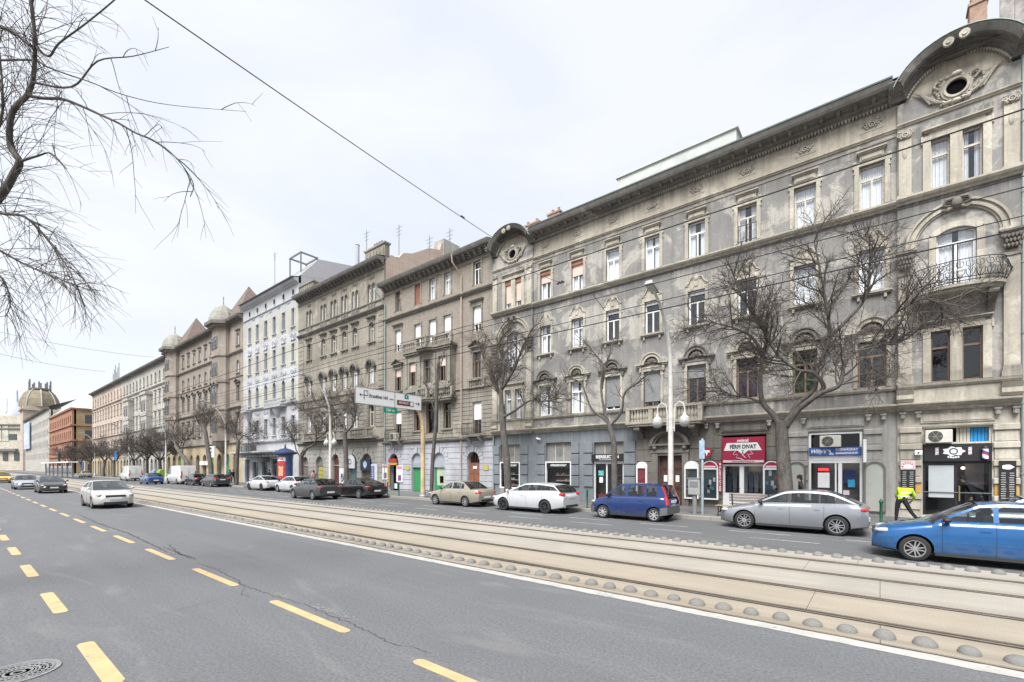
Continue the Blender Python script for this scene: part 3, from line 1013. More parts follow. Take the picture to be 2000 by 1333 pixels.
X0, X1 = -21.87, 4.05
BC_L, BC_R = -19.97, 2.33
BL1, BR0 = -18.30, 0.57
COLS = [-0.27 - 2.435 * i for i in range(8)]
h1 = thing('apartment_house', 'long sooty grey four storey house with round gables and wrought iron balcony', 'building', (-9, YF, 0))
holes, wins = [], []
fr_top = [F_CREAM, F_CREAM, F_CREAM, F_WHITE, F_WHITE, F_WHITE, F_WHITE, F_WHITE]
for i, x in enumerate(COLS):
    # top storey
    holes.append((x, .87, 13.45, 1.86, 0))
    bl = {6: .50, 7: .42}.get(i)
    wins.append((x, 13.45, window(.87, 1.86, 0, fr_top[i], 'white', bl, PL_TRIM, False, .17, 'cap', seed=i, ears=True, blindm=BL_P)))
    # second storey
    holes.append((x, .87, 9.80, 1.84, 0))
    f2 = F_WHITE
    wins.append((x, 9.80, window(.87, 1.84, 0, f2, 'white' if i in (0, 1, 6, 7) else None, .12 if i in (3, 4, 5) else None, PL_TRIM, True, .15, 'baroque', seed=i)))
    # first storey
    holes.append((x, .98, 5.67, 2.0, 0))
    cu = {0: 'grey', 1: 'green', 2: 'purple', 3: None, 4: None, 5: None, 6: 'white', 7: 'white'}[i]
    bl = {3: .34, 4: .86, 5: .9}.get(i)
    wins.append((x, 5.67, window(.98, 2.0, 0, F_BROWN if i < 5 else F_WHITE, cu, bl, PL_TRIM, False, .15, 'arch', seed=i, pane=G_PANE_D if i < 4 else G_PANE, blindm=BL_G, hoodm=PL_DARK if i % 2 else PL_TRIM)))
wall_with_holes(BL1, BR0, 4.9, 18.2, holes).build('wall', PL_MAIN, h1)
for x, z, tp in wins: place(tp, h1, (x, YF, z))
MB().quad((X0, YF + .9, 0.1), (X1, YF + .9, 0.1), (X1, YF + .9, 18), (X0, YF + .9, 18)).build('dark_backing', INTER, h1)
# railing across one top storey window, spikes of the sill
m = MB()
for k in range(9): m.box(COLS[2] - .40 + .1 * k - .008, COLS[2] - .40 + .1 * k + .008, YF + .05, YF + .066, 13.47, 14.35)
m.box(COLS[2] - .43, COLS[2] + .43, YF + .045, YF + .07, 14.33, 14.37)
m.box(COLS[2] - .43, COLS[2] + .43, YF + .045, YF + .07, 13.55, 13.58)
m.build('window_railing', M_WROUGHT, h1)
for x in (COLS[6], COLS[7], -20.42, -19.5):
    yy = YF + .02 if x > BL1 else YF - .10
    MB().box(x - (.43 if x > BL1 else .28), x + (.43 if x > BL1 else .28), yy, yy + .1, 15.05 if x > BL1 else 15.1, 15.33).build('blind_box', BL_R, h1)

# --- end bays
YB = YF - 0.14
for (c, a, b, right) in ((BC_R, BR0, X1, True), (BC_L, X0, BL1, False)):
    dx = 0.455
    bh = []
    for s in (-1, 1):
        bh.append((c + s * dx, .56, 13.42, 1.98, 0))
        bh.append((c + s * dx, .56, 5.64, 2.03, 0))
    bh.append((c, 1.14, 9.28, 2.38, .22))
    wall_with_holes(a, b, 4.9, 17.30, bh, y=YB, reveal=.4).build('wall', PL_MAIN, h1)
    for s in (-1, 1):
        tp = window(.56, 1.98, 0, F_CREAM if right else F_WHITE, 'white', None if right else .8, None, False, 0, None, mull=False, seed=2 + s, blindm=BL_P)
        place(tp, h1, (c + s * dx, YB, 13.42))
        tp = window(.56, 2.03, 0, F_BROWN if right else F_WHITE, None if right else 'white', None, None, False, 0, None, mull=False, seed=5 + s, pane=G_PANE_D if right else G_PANE)
        place(tp, h1, (c + s * dx, YB, 5.64))
    place(window(1.14, 2.38, .22, F_WHITE, 'white', None, PL_TRIM, False, .22, None, transom=.76, seed=9), h1, (c, YB, 9.28))  # curtain's white stands in for sky reflected in the right balcony door
    # paired window surrounds (top and first storey)
    for z, h_ in ((13.42, 1.98), (5.64, 2.03)):
        m = MB()
        for xx in (c - .455 - .28 - .24, c - .175 + .002, c + .455 + .282):
            wd = .238 if abs(xx - c) > .3 else .346
            m.box(xx, xx + wd, YB - .06, YB + .01, z, z + h_)
        m.box(c - .99, c + .99, YB - .066, YB + .01, z + h_ + .002, z + h_ + .18)
        m.box(c - .93, c + .93, YB - .10, YB + .01, z + h_ + .30, z + h_ + .36)
        m.box(c - .80, c + .80, YB - .05, YB + .01, z + h_ + .18, z + h_ + .30)
        m.box(c - 1.0, c + 1.0, YB - .2, YB + .01, z + h_ + .36, z + h_ + .41)
        for s in (-1, 1): m.box(c + s * 1.0 - .03, c + s * 1.0 + .03, YB - .09, YB + .01, z + h_ - .1, z + h_ + .2)
        m.build('window_surround', PL_TRIM, h1)
    # great arch round the balcony window
    cz = 11.18
    m = MB()
    for r0, r1, d in ((1.18, 1.25, .06), (1.25, 1.36, .13), (1.36, 1.44, .09), (1.44, 1.52, .16)):
        m.arch(c, cz, r0, r1, YB - d, YB + .02, 0, PI, 28)
    for s in (-1, 1):
        m.box(c + s * 1.35 - .2, c + s * 1.35 + .2, YB - .18, YB + .01, cz - .12, cz)
        m.box(c + s * 1.35 - .16, c + s * 1.35 + .16, YB - .12, YB + .01, cz - .2, cz - .12)
    m.build('great_arch', PL_TRIM, h1, True, sharp=30)
    m = MB()
    m.ball((c, YB - .18, cz + 1.36), .17, .16, .24, 10, 6)
    for s in (-1, 1):
        m.tube([(c + s * .1, YB - .2, cz + 1.55), (c + s * .3, YB - .22, cz + 1.52), (c + s * .38, YB - .18, cz + 1.36), (c + s * .24, YB - .18, cz + 1.30)], [.06, .07, .06, .03], 6)
        m.tube([(c + s * .12, YB - .18, cz + 1.2), (c + s * .26, YB - .2, cz + 1.12), (c + s * .42, YB - .14, cz + 1.2)], [.05, .05, .02], 6)
    m.build('keystone_mask', M_STUC, h1, True)
    # pilasters with capitals
    for px_ in (a + .24, b - .24):
        m = MB()
        m.box(px_ - .21, px_ + .21, YB - .11, YB + .01, 6.0, 10.1)
        m.box(px_ - .27, px_ + .27, YB - .17, YB + .01, 5.62, 5.84)
        m.box(px_ - .24, px_ + .24, YB - .14, YB + .01, 5.84, 6.0)
        m.build('pilaster', PL_TRIM, h1)
        m = MB()
        m.box(px_ - .30, px_ + .30, YB - .26, YB + .01, 10.98, 11.06)
        m.lathe([(.17, 0), (.19, .1), (.20, .45), (.27, .62), (.29, .64)], (px_, YB - .02, 10.36), 10, sy=.8)
        for k in range(3):
            for j in range(5):
                xx = px_ - .2 + .1 * j + (.05 if k % 2 else 0)
                m.ball((xx, YB - .2 - .02 * k, 10.45 + .17 * k), .055, .06, .09, 6, 4)
        for s in (-1, 1): m.lathe([(.01, -.05), (.09, -.05), (.09, .05), (.01, .05)], (px_ + s * .22, YB - .2, 10.86), 10, axis='y')
        m.box(px_ - .24, px_ + .24, YB - .15, YB + .01, 10.1, 10.22)
        m.build('capital', M_STUC, h1, True)
        m = MB()
        m.box(px_ - .20, px_ + .20, YB - .08, YB + .01, 13.45, 15.72)
        m.box(px_ - .25, px_ + .25, YB - .12, YB + .01, 13.32, 13.45)
        m.build('pilaster', PL_TRIM, h1)
        m = MB()
        ornament(m, px_, 15.9, .28, .2, YB - .1, 3, .07, 5)
        m.build('pilaster_relief', PL_TRIM, h1, True)
        MB().ball((px_, YB - .08, 15.2), .09, .05, .28, 7, 5).build('pilaster_drop', PL_TRIM, h1, True)
    # round attic window with wreath
    oz = 17.12
    m = MB()
    m.arch(c, oz, .30, .38, YB - .14, YB + .02, 0, 2 * PI, 28)
    m.arch(c, oz, .38, .46, YB - .08, YB + .02, 0, 2 * PI, 28)
    m.build('oculus_ring', PL_TRIM, h1, True, sharp=30)
    MB().lathe([(0, -.012), (.31, -.012), (.31, .01)], (c, YB + 0.0, oz), 28, axis='y').build('oculus', M_BLACK, h1)  # flat disc on the wall, black painted in for the opening's depth of shade
    m = MB()
    r = random.Random(4)
    for s in (-1, 1):
        for k in range(5):
            t0 = .25 + .18 * k
            m.tube([(c + s * (.34 + .1 * k), YB - .05, oz - .42 + .03 * k), (c + s * (.62 + .1 * k), YB - .10, oz - .30 + .12 * k), (c + s * (.78 + .12 * k), YB - .07, oz - .02 + .10 * k)][:3], [.05, .055, .015], 5)
        m.tube([(c + s * .5, YB - .08, oz + .1), (c + s * .66, YB - .1, oz + .26), (c + s * .58, YB - .1, oz + .40), (c + s * .44, YB - .08, oz + .36)], [.05, .06, .05, .03], 6)
        m.tube([(c + s * .15, YB - .09, oz - .50), (c + s * .34, YB - .12, oz - .52), (c + s * .40, YB - .1, oz - .40)], [.06, .07, .04], 6)
    m.ball((c, YB - .1, oz - .54), .16, .10, .10, 8, 5)
    m.ball((c, YB - .1, oz + .52), .18, .10, .10, 8, 5)
    for k in range(26):
        aa = 2 * PI * k / 26
        rr_ = .52 + .10 * math.sin(3 * aa + 1)
        m.ball((c + 1.25 * rr_ * math.cos(aa), YB - .03, oz + rr_ * math.sin(aa)), r.uniform(.05, .09), r.uniform(.05, .09), r.uniform(.05, .10), 6, 4)
    m.build('wreath_relief', PL_TRIM, h1, True)
    # segmental gable
    half, rise = 1.45, .98
    rad = (half * half + rise * rise) / (2 * rise)
    a0 = math.asin(half / rad)
    gz = 17.42
    pts = [(c - 2.05, gz), (c - 1.62, gz)]
    pts += [(c + rad * math.sin(-a0 + 2 * a0 * i / 20), gz + rise - rad + rad * math.cos(-a0 + 2 * a0 * i / 20)) for i in range(21)]
    pts += [(c + 1.62, gz), (c + 1.85 if right else c + 2.0, gz)]
    wall_poly = [(c - 1.5, 17.3), (c + 1.5, 17.3)] + [(p[0], p[1] + .1) for p in reversed(pts[2:23])]
    MB().prism_y(wall_poly, YB, YB + .5).build('gable_wall', PL_FRIE, h1)
    m = MB().mould([(-.3, 0), (.08, 0), (.10, .05), (.16, .08), (.16, .14), (.3, .18), (.3, .22), (.62, .25), (.66, .30), (.76, .44), (.76, .48), (-.3, .50)], pts, Y=YB)
    m.build('gable_cornice', PL_DARK, h1)
    MB().mould([(-.32, .50), (.80, .485), (.80, .51), (-.32, .53)], pts[2:23], Y=YB).build('gutter', M_ZINC, h1)
    dn = MB()
    L = len(pts)
    for i in range(2, 22):
        for t in (0.25, .75):
            x = pts[i][0] * (1 - t) + pts[i + 1][0] * t
            z = pts[i][1] * (1 - t) + pts[i + 1][1] * t
            dn.box(x - .03, x + .03, YB - .15, YB, z - .10, z - .01)
    tag(dn.build('dentil_row', PL_TRIM, h1), kind='stuff')
    m = MB()
    for s, zz in ((-.28, 18.56), (.16, 18.64)):
        m.lathe([(.02, -.05), (.16, -.05), (.16, .05), (.02, .05)], (c + s, YB - .72, zz), 12, axis='y')
        m.lathe([(.01, -.06), (.08, -.07), (.08, .05), (.01, .05)], (c + s, YB - .74, zz), 10, axis='y')
    m.build('gable_scrolls', PL_TRIM, h1, True)
    # frieze of the bay
    long_mould(a - .02, b + .02, 16.30, P_SMALL, PL_TRIM, h1, Y=YB)
    long_mould(a - .03, b + .05, 13.05, P_COURSE, PL_TRIM, h1, Y=YB)

# --- main cornice, dentils, modillions, frieze
XM0, XM1 = BL1 + .16, BR0 - .16
long_mould(XM0, XM1, 17.50, P_CORN, PL_DARK, h1, 'cornice')
long_mould(XM0, XM1, 18.18, [(-.3, 0), (.88, -.07), (.90, -.02), (-.3, .08)], M_ZINC, h1, 'gutter')
dn = MB()
k = 0
x = XM0 + .1
while x < XM1 - .05:
    dn.box(x - .035, x + .035, YF - .17, YF - .05, 17.40, 17.52)
    x += .125
tag(dn.build('dentil_row', PL_TRIM, h1), kind='stuff')
mo = MB()
mo.box(-.07, .07, -.62, 0, 0, .05)
mo.add([(-.06, -.55, 0), (.06, -.55, 0), (.06, -.5, -.08), (-.06, -.5, -.08), (-.06, -.3, -.10), (.06, -.3, -.10), (.06, -.28, 0), (-.06, -.28, 0)], [(0, 1, 2, 3), (3, 2, 5, 4), (4, 5, 6, 7), (0, 3, 4, 7), (1, 6, 5, 2)])
mo_me = mo.mesh('bracket', PL_DARK)
x = XM0 + .25
while x < XM1:
    put('bracket', mo_me, h1, (x, YF, 17.74))
    x += .61
MB().box(BL1 + .002, BR0 - .002, YF - .02, YF + .01, 16.42, 17.40).build('frieze', PL_FRIE, h1)
long_mould(BL1, BR0, 16.30, P_SMALL, PL_TRIM, h1)
long_mould(BL1, BR0, 16.08, [(-.01, 0), (.03, 0), (.05, .05), (-.01, .06)], PL_TRIM, h1)
om = MB()
om.box(-.42, .42, -.035, 0, -.26, .26)
ornament(om, 0, 0, .36, .22, -.03, 5, .07, 6)
om_me = om.mesh('frieze_relief', PL_TRIM, True)
for x in COLS: put('frieze_relief', om_me, h1, (x, YF, 16.98))
long_mould(BL1, BR0, 13.05, P_COURSE, PL_TRIM, h1)

# --- first floor sill band and the base cornice
for a, b, y in ((BL1, BR0, YF), (X0, BL1, YB), (BR0, X1, YB)):
    long_mould(a, b, 5.44, [(-.01, 0), (.10, 0), (.16, .08), (.18, .17), (-.01, .19)], PL_TRIM, h1, Y=y)
    MB().box(a + .003, b - .003, y - .05, y + .2, 4.88, 5.44).build('sill_band', PL_TRIM if y == YB else PL_MAIN, h1)
    long_mould(a, b, 4.52, [(-.01, 0), (.06, .02), (.10, .10), (.22, .16), (.32, .26), (.32, .32), (.08, .36), (-.01, .37)], PL_TRIM, h1, 'base_cornice', Y=y)
for px_ in (BR0 + .24, X1 - .24, X0 + .24, BL1 - .24):
    MB().mould([(-.01, 0), (.12, 0), (.22, .12), (.18, .3), (.28, .5), (-.01, .52)], [(px_ - .27, 4.90), (px_ + .27, 4.90)], Y=YB).build('pedestal', PL_TRIM, h1)

# --- ground floor walls: three paint schemes
gholes = [(-20.40, 1.78, .62, 3.20, 0), (-16.33, 1.95, .62, 3.22, 0), (-12.73, 1.95, .15, 3.60, 0),   # skate shop, skate shop, beer
          (-8.97, 1.34, .15, 2.72, 0), (-5.29, 1.96, .15, 3.75, 0), (-1.575, 1.95, .15, 3.66, 0), (2.34, 1.96, .15, 3.72, 0)]
wall_with_holes(X0, -10.95, 0, 4.54, gholes[:3], reveal=.5).build('wall', PL_BLUE, h1)
wall_with_holes(-10.95, -3.65, 0, 4.54, gholes[3:5], reveal=.5, ends=False).build('wall', PL_BROWN, h1)
wall_with_holes(-3.65, BR0, 0, 4.54, gholes[5:6], reveal=.5, ends=False).build('wall', PL_LITE, h1)
wall_with_holes(BR0, X1, 0, 4.54, gholes[6:], y=YF - .06, reveal=.56).build('wall', PL_CREAM, h1)
# rusticated piers, stone by stone
rust_blocks(h1, 0, 0, .95, 3.75, 4, PL_BLUE, .10, .07, 1, [(-21.85, -21.32), (-19.46, -18.75), (-18.02, -17.34), (-15.32, -14.72), (-14.42, -13.74), (-11.72, -10.98)])
rust_blocks(h1, 0, 0, .55, 3.85, 5, PL_BROWN, .06, .03, 2, [(-10.9, -9.95), (-7.95, -7.15), (-6.90, -6.30), (-4.28, -3.70)])
for (a, b, mm, yy) in ((-3.60, -2.58, PL_LITE, YF), (-.56, .10, PL_LITE, YF), (.62, 1.33, PL_CREAM, YF - .06), (3.34, 4.04, PL_CREAM, YF - .06)):
    for i in range(5):
        z0 = .5 + .68 * i
        MB().bbox(a + .04, b - .04, yy - .06, yy + .01, z0, z0 + .40, .012).build('stone_block', mm, h1)
        MB().bbox(a, b, yy - .13, yy + .01, z0 + .41, z0 + .66, .03).build('stone_block', mm, h1)
for (a, b) in ((.66, 1.30), (3.38, 4.0)):   # ochre paint left on two stones
    MB().box(a, b, YF - .06 - .066, YF, 1.19, 1.56).build('ochre_patch', mat('ochre_paint', (0.52, 0.32, 0.09), .8, var=.15), h1)
# panels and consoles above the openings
for c, wd, mm in ((-5.29, 2.1, PL_BROWN), (-1.575, 2.1, PL_LITE), (2.34, 2.1, PL_CREAM)):
    yy = YF - .06 if c > 1 else YF
    MB().box(c - wd / 2, c + wd / 2, yy - .05, yy + .01, 4.02, 4.36).build('panel', mm, h1)
    MB().box(c - wd / 2 + .08, c + wd / 2 - .08, yy - .075, yy + .01, 4.08, 4.30).build('panel_field', mm, h1)
    long_mould(c - 1.2, c + 1.2, 3.84, [(-.01, 0), (.06, 0), (.09, .06), (-.01, .08)], mm, h1, 'lintel', Y=yy)
cm = MB()
cm.box(-.10, .10, -.20, 0, .18, .26)
cm.box(-.08, .08, -.16, 0, .02, .18)
cm.box(-.05, .05, -.19, -.02, .0, .16)
cons = cm.mesh('console', PL_LITE)
for x in (-7.05, -6.5, -4.15, -3.75, -2.75, -.38, .12, .74, 1.22, 3.46, 3.93):
    put('console', cons, h1, (x, YF - (.06 if x > .57 else 0), 4.24))

# --- portal
m = MB()
m.box(-9.98, -9.64, YF - .16, YF + .02, .15, 3.02)
m.box(-8.30, -7.96, YF - .16, YF + .02, .15, 3.02)
m.box(-9.64, -8.30, YF - .12, YF + .02, 2.87, 3.02)
m.box(-10.02, -7.92, YF - .20, YF + .02, 3.02, 3.16)
m.box(-10.1, -7.84, YF - .32, YF + .02, 3.42, 3.52)
m.box(-9.9, -8.04, YF - .14, YF + .02, 3.16, 3.42)
m.arch(-8.97, 3.46, .92, 1.08, YF - .34, YF + .02, 0.08, PI - .08, 18, ez=.72)
m.arch(-8.97, 3.46, .80, .92, YF - .22, YF + .02, 0.08, PI - .08, 18, ez=.72)
for s in (-1, 1): m.ball((-8.97 + s * .82, YF - .22, 3.30), .13, .14, .13, 8, 5)
m.build('portal', PL_BROWN, h1)
wood = mat('dark_brown_door_wood', (0.075, 0.04, 0.03), .55, var=.3, scale=8, bump=.2)
d_ = MB().box(-9.64, -8.30, YF + .22, YF + .28, .15, 2.87).build('door', wood, h1)
for s in (-1, 1):
    m = MB()
    c = -8.97 + s * .33
    for z0, z1 in ((.3, .85), (1.0, 1.95), (2.1, 2.7)):
        m.box(c - .26, c + .26, YF + .19, YF + .23, z0, z1)
        m.box(c - .18, c + .18, YF + .165, YF + .20, z0 + .08, z1 - .08)
    m.prism_y([(c - .14, 1.25), (c, 1.1), (c + .14, 1.25), (c, 1.4)], YF + .14, YF + .2)
    m.build('door_panel', wood, d_)
    MB().box(c - .10, c + .10, YF + .150, YF + .166, 1.42, 1.78).build('notice', F_WHITE, d_)
MB().box(-8.99, -8.95, YF + .15, YF + .23, .2, 2.85).build('door_seam', wood, d_)

# --- stone balcony over the portal
bal = MB()
bal.box(-11.20, -7.02, YF - .95, YF - .05, 4.62, 4.76)
bal.box(-11.10, -7.12, YF - .88, YF - .05, 4.50, 4.62)
bal.box(-11.16, -7.06, YF - .94, YF - .74, 5.42, 5.54)
for x in (-11.08, -9.75, -8.45, -7.14):
    bal.box(x - .12, x + .12, YF - .92, YF - .74, 4.76, 5.42)
for x in (-11.08, -7.14):
    bal.box(x - .1, x + .1, YF - .74, YF - .05, 5.42, 5.52)
o = bal.build('balcony', PL_TRIM, h1)
bm_ = baluster_mesh(.66, .085, PL_TRIM)
for a, b in ((-10.92, -9.9), (-9.6, -8.6), (-8.3, -7.28)):
    for k in range(6): put('baluster', bm_, o, (a + (b - a) * (k + .5) / 6, YF - .83, 4.76))
for x in (-10.6, -7.6):
    m = MB()
    m.prism_y([(-.0, 0), (.0, 0)], 0, 0) if False else None
    m.add([(x - .14, YF - .8, 4.5), (x + .14, YF - .8, 4.5), (x + .14, YF - .72, 4.3), (x - .14, YF - .72, 4.3), (x - .14, YF - .3, 4.05), (x + .14, YF - .3, 4.05), (x + .14, YF, 3.75), (x - .14, YF, 3.75), (x - .14, YF, 4.5), (x + .14, YF, 4.5)],
          [(0, 1, 2, 3), (3, 2, 5, 4), (4, 5, 6, 7), (0, 3, 4, 7, 8), (1, 9, 6, 5, 2)])
    m.lathe([(.01, -.16), (.12, -.16), (.12, .16), (.01, .16)], (x, YF - .72, 4.36), 10, axis='x')
    m.build('balcony_console', M_STUC, o)

# --- iron balcony of the right bay
c = BC_R
slab = MB()
pl = [(c - 1.30, YF - .05), (c - 1.30, YF - .55)] + [(c + 1.30 * math.sin(-PI / 2 + PI * i / 12) * .96, YF - .55 - .62 * math.cos(-PI / 2 + PI * i / 12)) for i in range(1, 12)] + [(c + 1.30, YF - .55), (c + 1.30, YF - .05)]
slab.prism_z(list(reversed(pl)), 9.04, 9.16)
slab.prism_z(list(reversed([(c + (x - c) * .93, YF + (y - YF) * .9) for x, y in pl])), 8.92, 9.04)
o = slab.build('balcony', PL_TRIM, h1)
edge = [(x, y) for x, y in pl[1:-1]]
m = MB()
for z in (9.22, 9.34, 10.02): m.tube([(pl[0][0], pl[0][1], z)] + [(x, y, z) for x, y in edge] + [(pl[-1][0], pl[-1][1], z)], .018, 5)
m.build('handrail', M_WROUGHT, o)
def poly_at(t):
    P = [Vector((x, y, 0)) for x, y in pl]
    Ls = [(P[i + 1] - P[i]).length for i in range(len(P) - 1)]
    d = t * sum(Ls)
    for i, L in enumerate(Ls):
        if d <= L: return P[i].lerp(P[i + 1], d / L), (P[i + 1] - P[i]).normalized()
        d -= L
    return P[-1], (P[-1] - P[-2]).normalized()
for k in range(15):
    p, tdir = poly_at((k + .5) / 15)
    nrm = Vector((tdir.y, -tdir.x, 0))
    if nrm.y > 0: nrm = -nrm
    m = MB()
    def at2(u, z, out_=0): return tuple(p + tdir * u + nrm * out_ + Vector((0, 0, z)))
    m.tube([at2(0, 9.16), at2(0, 9.3, .05), at2(0, 9.5, .14), at2(0, 9.75, .08), at2(0, 10.02, 0)], .013, 5)
    for s in (-1, 1):
        m.tube([at2(s * .02, 9.3, .05), at2(s * .11, 9.42, .12), at2(s * .12, 9.56, .15), at2(s * .05, 9.62, .14), at2(s * .03, 9.52, .13)], .012, 5)
        m.tube([at2(s * .02, 9.66, .12), at2(s * .10, 9.74, .08), at2(s * .10, 9.88, .04), at2(s * .04, 9.92, .03)], .011, 5)
    m.build('iron_scroll', M_WROUGHT, o)
m = MB()
m.ball((c, YF - 1.30, 9.42), .07, .04, .12, 8, 5)
m.ball((c, YF - 1.30, 9.58), .11, .04, .07, 8, 5)
m.build('iron_rosette', mat('pale_iron_flower', (.45, .43, .4), .6), o)
for s in (-1, 1):
    m = MB()
    x = c + s * .95
    m.add([(x - .13, YF - .85, 8.92), (x + .13, YF - .85, 8.92), (x + .13, YF - .75, 8.72), (x - .13, YF - .75, 8.72), (x - .11, YF - .3, 8.45), (x + .11, YF - .3, 8.45), (x + .10, YF - .1, 8.05), (x - .10, YF - .1, 8.05), (x - .13, YF - .1, 8.92), (x + .13, YF - .1, 8.92)],
          [(0, 1, 2, 3), (3, 2, 5, 4), (4, 5, 6, 7), (0, 3, 4, 7, 8), (1, 9, 6, 5, 2)])
    m.lathe([(.01, -.14), (.11, -.14), (.11, .14), (.01, .14)], (x, YF - .72, 8.78), 10, axis='x')
    m.build('balcony_console', M_STUC, o)

# --- roof, attic block, chimneys
m = MB()
m.add([(X0, YF - .6, 18.2), (X1, YF - .6, 18.2), (X1, YF + 7, 19.6), (X0, YF + 7, 19.6), (X0, YF + 12, 18.2), (X1, YF + 12, 18.2)], [(0, 1, 2, 3), (3, 2, 5, 4)])
m.build('roof', M_ROOF, h1)
m = MB()
m.box(X0, X1, YF + 1.0, YF + 12, 0, 18.19)
m.build('body', PL_MAIN, h1)
a = MB().box(-12.9, -6.0, YF + 1.6, YF + 5, 18.4, 20.45)
a.box(-13.0, -5.9, YF + 1.5, YF + 5.1, 20.45, 20.52)
a.build('attic_block', mat('pale_attic_render', (.46, .48, .46), .9, var=.12, scale=1.2, bump=.2), h1)
for (x, y, wd, z0, z1) in ((-17.7, YF + 1.5, .5, 18.3, 19.9), (-20.1, YF + 2.0, .8, 18.3, 20.1), (3.2, YF + 2.0, .26, 18.3, 21.6)):
    m = MB().box(x - wd, x + wd, y, y + .6, z0, z1)
    m.box(x - wd - .05, x + wd + .05, y - .05, y + .65, z1, z1 + .12)
    ch = m.build('chimney', M_BRICK, h1)
    for k in (-1, 1): MB().lathe([(.09, 0), (.09, .3), (.11, .32), (.06, .33)], (x + k * wd * .5, y + .3, z1 + .12), 8).build('chimney_pot', M_BRICK, ch)
# security camera, house numbers, gas box
m = MB().box(-18.0, -17.85, YF - .16, YF, 4.12, 4.22)
m.lathe([(.05, -.12), (.05, .12)], (-17.75, YF - .16, 4.10), 8, axis='x')
m.build('security_camera', F_WHITE, h1)
# drainpipes at the party walls
for x, top in ((X0 + .02, 17.6), (X1 + .06, 18.2)):
    m = MB().tube([(x, YF - .62, top + .2), (x, YF - .5, top - .1), (x, YF - .12, top - .7), (x, YF - .12, .3)], .055, 8)
    for k in range(6): m.lathe([(.075, -.03), (.075, .03)], (x, YF - .12, 2 + 2.6 * k), 8)
    tag(m.build('drainpipe', M_ZINC, None), ('grey drainpipe between the grey house and the brown brick house' if x < 0 else 'green drainpipe at the right edge of the cream barbershop bay'), 'drainpipe', 'drainpipes at party walls')

# --- next house on the right, mostly out of view
h0 = thing('neighbour_house', 'edge of the dark grey house right of the cream bay', 'building', (8, YF, 0))
gh = [(6.2 + 2.4 * k, 1.0, z, 1.9, 0) for k in range(3) for z in (5.7, 9.8, 13.5)]
wall_with_holes(X1 + .02, 13, 0, 17.6, gh).build('wall', plaster('dark_grey_render', (.15, .155, .15)), h0)
for g in gh: place(window(1.0, 1.9, 0, F_WHITE, 'white', None, PL_TRIM), h0, (g[0], YF, g[2]))
long_mould(X1 + .02, 13, 17.6, P_CORN, PL_DARK, h0, 'cornice')
MB().box(X1 + .02, 13, YF + .9, YF + 12, 0, 18.2).build('body', PL_DARK, h0)
wd_ = MB()
for k in range(8): wd_.box(3.85 + .42 * k, 4.25 + .42 * k, YF + 2.2 + .01 * (k % 2), YF + 2.3, 18.2, 23)
wd_.build('weathered_hoarding', mat('weathered_boards', (.28, .26, .25), .9, var=.45, scale=3), h0)
# ============================================================ the other houses of the row
def house(name, label, x0, x1, ztop, wallm, trim, floors, ground, groundm, courses=(), corn=P_CORN, cornm=None, depth=13.0, zg=4.5, roofm=None, gblock=None, cd=.84):
    h = thing(name, label, 'building', ((x0 + x1) / 2, YF, 0))
    holes = [(x, f['w'], f['z'], f['h'], f.get('rise', 0)) for f in floors for x in f['cols']]
    wall_with_holes(x0, x1, zg, ztop, holes).build('wall', wallm, h)
    wall_with_holes(x0, x1, 0, zg, ground, reveal=.4).build('wall', groundm, h)
    for f in floors:
        kw = dict(f.get('kw', {}))
        var = f.get('var')
        for i, x in enumerate(f['cols']):
            k2 = dict(kw)
            if var: k2.update(var(i))
            place(window(f['w'], f['h'], f.get('rise', 0), trim=k2.pop('trim', trim), **k2), h, (x, YF, f['z']))
    MB().quad((x0, YF + .85, 0.1), (x1, YF + .85, 0.1), (x1, YF + .85, ztop), (x0, YF + .85, ztop)).build('dark_backing', INTER, h)
    for (z, pr, mm) in courses: long_mould(x0, x1, z, pr, mm or trim, h)
    long_mould(x0 - .02, x1 + .02, ztop, corn, cornm or PL_DARK, h, 'cornice')
    dz = max(q for d, q in corn)
    MB().box(x0, x1, YF + 1.0, YF + depth, 0, ztop + .3).build('body', wallm, h)
    m = MB().add([(x0, YF - .8, ztop + dz - .06), (x1, YF - .8, ztop + dz - .06), (x1, YF + depth / 2, ztop + dz + 1.6), (x0, YF + depth / 2, ztop + dz + 1.6), (x0, YF + depth, ztop + dz), (x1, YF + depth, ztop + dz), (x1, YF + depth, ztop), (x0, YF + depth, ztop)],
                 [(0, 1, 2, 3), (3, 2, 5, 4), (4, 5, 6, 7)])
    m.build('roof', roofm or M_ROOF, h)
    return h
def modillions(h, x0, x1, z, step, m, Y=YF):
    b = MB().box(-.09, .09, -.55, 0, 0, .16)
    b.box(-.07, .07, -.42, 0, -.14, 0)
    me = b.mesh('bracket', m)
    n = int((x1 - x0) / step)
    for i in range(n): put('bracket', me, h, (x0 + (x1 - x0) * (i + .5) / n, Y, z))
def vary(*opts): return lambda i: opts[i % len(opts)]
def arch_surround(h, x, w_, top, m, d=.08, y=YF):
    """rusticated arch stones one by one"""
    a = w_ / 2
    cz = top - a
    n = 9
    for i in range(n):
        b = MB().arch(x, cz, a + .01, a + .42 + (.10 if i == n // 2 else 0), y - d - (.05 if i == n // 2 else 0), y + .02, PI * (i + .06) / n, PI * (i + .94) / n, 2)
        b.build('arch_stone', m, h)
